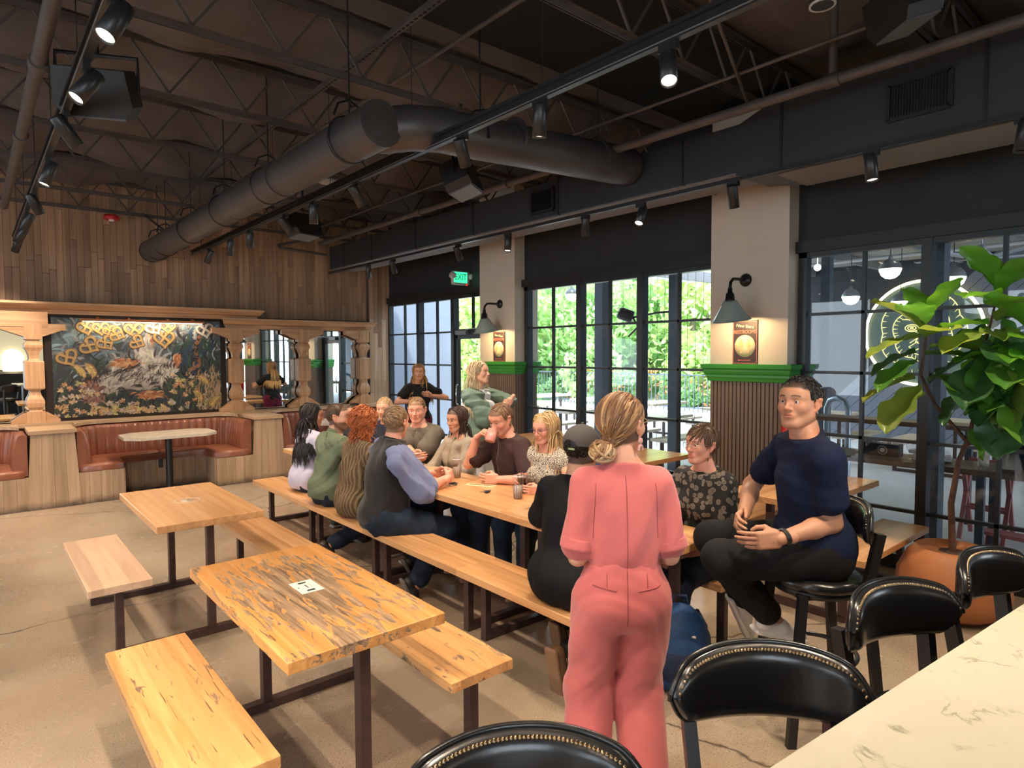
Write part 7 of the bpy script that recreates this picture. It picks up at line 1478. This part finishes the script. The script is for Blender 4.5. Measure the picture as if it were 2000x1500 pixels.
H, R, s_, b_ = pk_['H'], pk_['R'], pk_['s'], pk_['base']; bc_ = H+R @ npv((-.012, -.115, -.085)); rg2 = np.random.default_rng(5)
mb = MB()
for i in range(46):
    ax2 = nrm(rg2.normal(size=3)); u2 = nrm(np.cross(ax2, (0.3, .2, 1))); v2 = np.cross(ax2, u2); r0 = .030+.016*rg2.random(); o2 = ax2*(rg2.random()-.5)*.03; a0 = rg2.random()*6
    mb.m = i % 3; mb.tube([Vector(bc_-b_+o2+(u2*math.cos(a)+v2*math.sin(a)*.9)*r0) for a in np.linspace(a0, a0+4.2, 14)], .0055, 5)
mb.build('bun', [M('bun_a', (.42, .25, .12), .4), M('bun_b', (.60, .42, .24), .4), M('bun_c', (.26, .13, .06), .4)], pk_['root'])['kind'] = 'stuff'
for sd_ in (-1, 1):
    e0 = H+R @ (npv((sd_*.081, .002, -.038))*s_)-b_; em = M('blush_clay', (.62, .33, .30), .4); MB().ball(Vector(e0+npv((0, 0, -.018))), .0125, 12, 8, (1, .5, 1)).tube([Vector(e0+npv((.012*math.cos(a)*R[0, 1], .012*math.cos(a)*R[1, 1], -.048+.014*math.sin(a)))) for a in np.linspace(-.3, PI+.3, 10)], .0058, 6).build('earring', em, pk_['root'])
person('standing woman with long blonde hair in a black T-shirt, pointing', 'p', (4.62, 7.36, .90), -1.85, .02, .955, True, look=(-.50, -.86, 0), skin='tan', HL=(4.72, 7.20, 1.22), HR=(4.42, 7.15, 1.16), EL=(.95, .1, .0), ER=(-.8, .1, -.5), fdL=(-.8, -.3, .2), fdR=(-.9, -.2, .2), cR=.5, sleeve=.5, slr=1.05, top='t_shirt', topcol=cloth('black_tee2', (.012, .012, .014), .8), hem=-.02, stand=True,
       bottom=cloth('burgundy', (.12, .012, .035), .75), FL=(4.70, 7.38, .08), FR=(4.52, 7.42, .08), res=.012, hair=dict(style='long', c=(.17, .075, .028), tip=(.70, .40, .13), locks=[dict(comb='down', len=.52, n=900, rad=.0062, hug=.5, nseg=16, stiff=.22, curl=.003, cfreq=18, jit=.12, lenvar=.25)]))
gj = cloth('sage_overshirt', (.15, .22, .18), .8)
person('standing woman with long pale hair in sage green overshirt and white trousers', 'p', (4.02, 5.26, .93), -1.15, .02, .985, True, look=(.42, -.90, .10), skin='fair', HL=(4.28, 5.02, 1.30), HR=(4.18, 5.02, 1.22), EL=(.9, .1, -.3), ER=(-.7, .1, -.9), fdL=(-.4, .2, -.6), fdR=(.9, .1, .15), cL=.7, cR=.7, sleeve=1.25, slr=1.4, top='overshirt', topcol=gj, extra=dict(collar=1, panel=(cloth('white_tee', (.60, .62, .66), .8), .05, .005, -.20)), hem=-.22, top_off=.020, stand=True, neck_open=.2, foldamp=.009,
       bottom=cloth('white_trousers', (.62, .62, .64), .8), FL=(4.10, 5.28, .08), FR=(3.93, 5.22, .08), res=.010, hair=dict(style='long', inf=.018, c=(.46, .34, .20), tip=(.66, .55, .38), locks=[dict(comb='down', len=.56, n=950, rad=.0062, hug=.45, nseg=17, stiff=.22, curl=.004, cfreq=20, jit=.12, lenvar=.25, back=True), dict(comb='down', len=.16, n=160, rad=.005, nseg=7, stiff=.4, jit=.12)]))
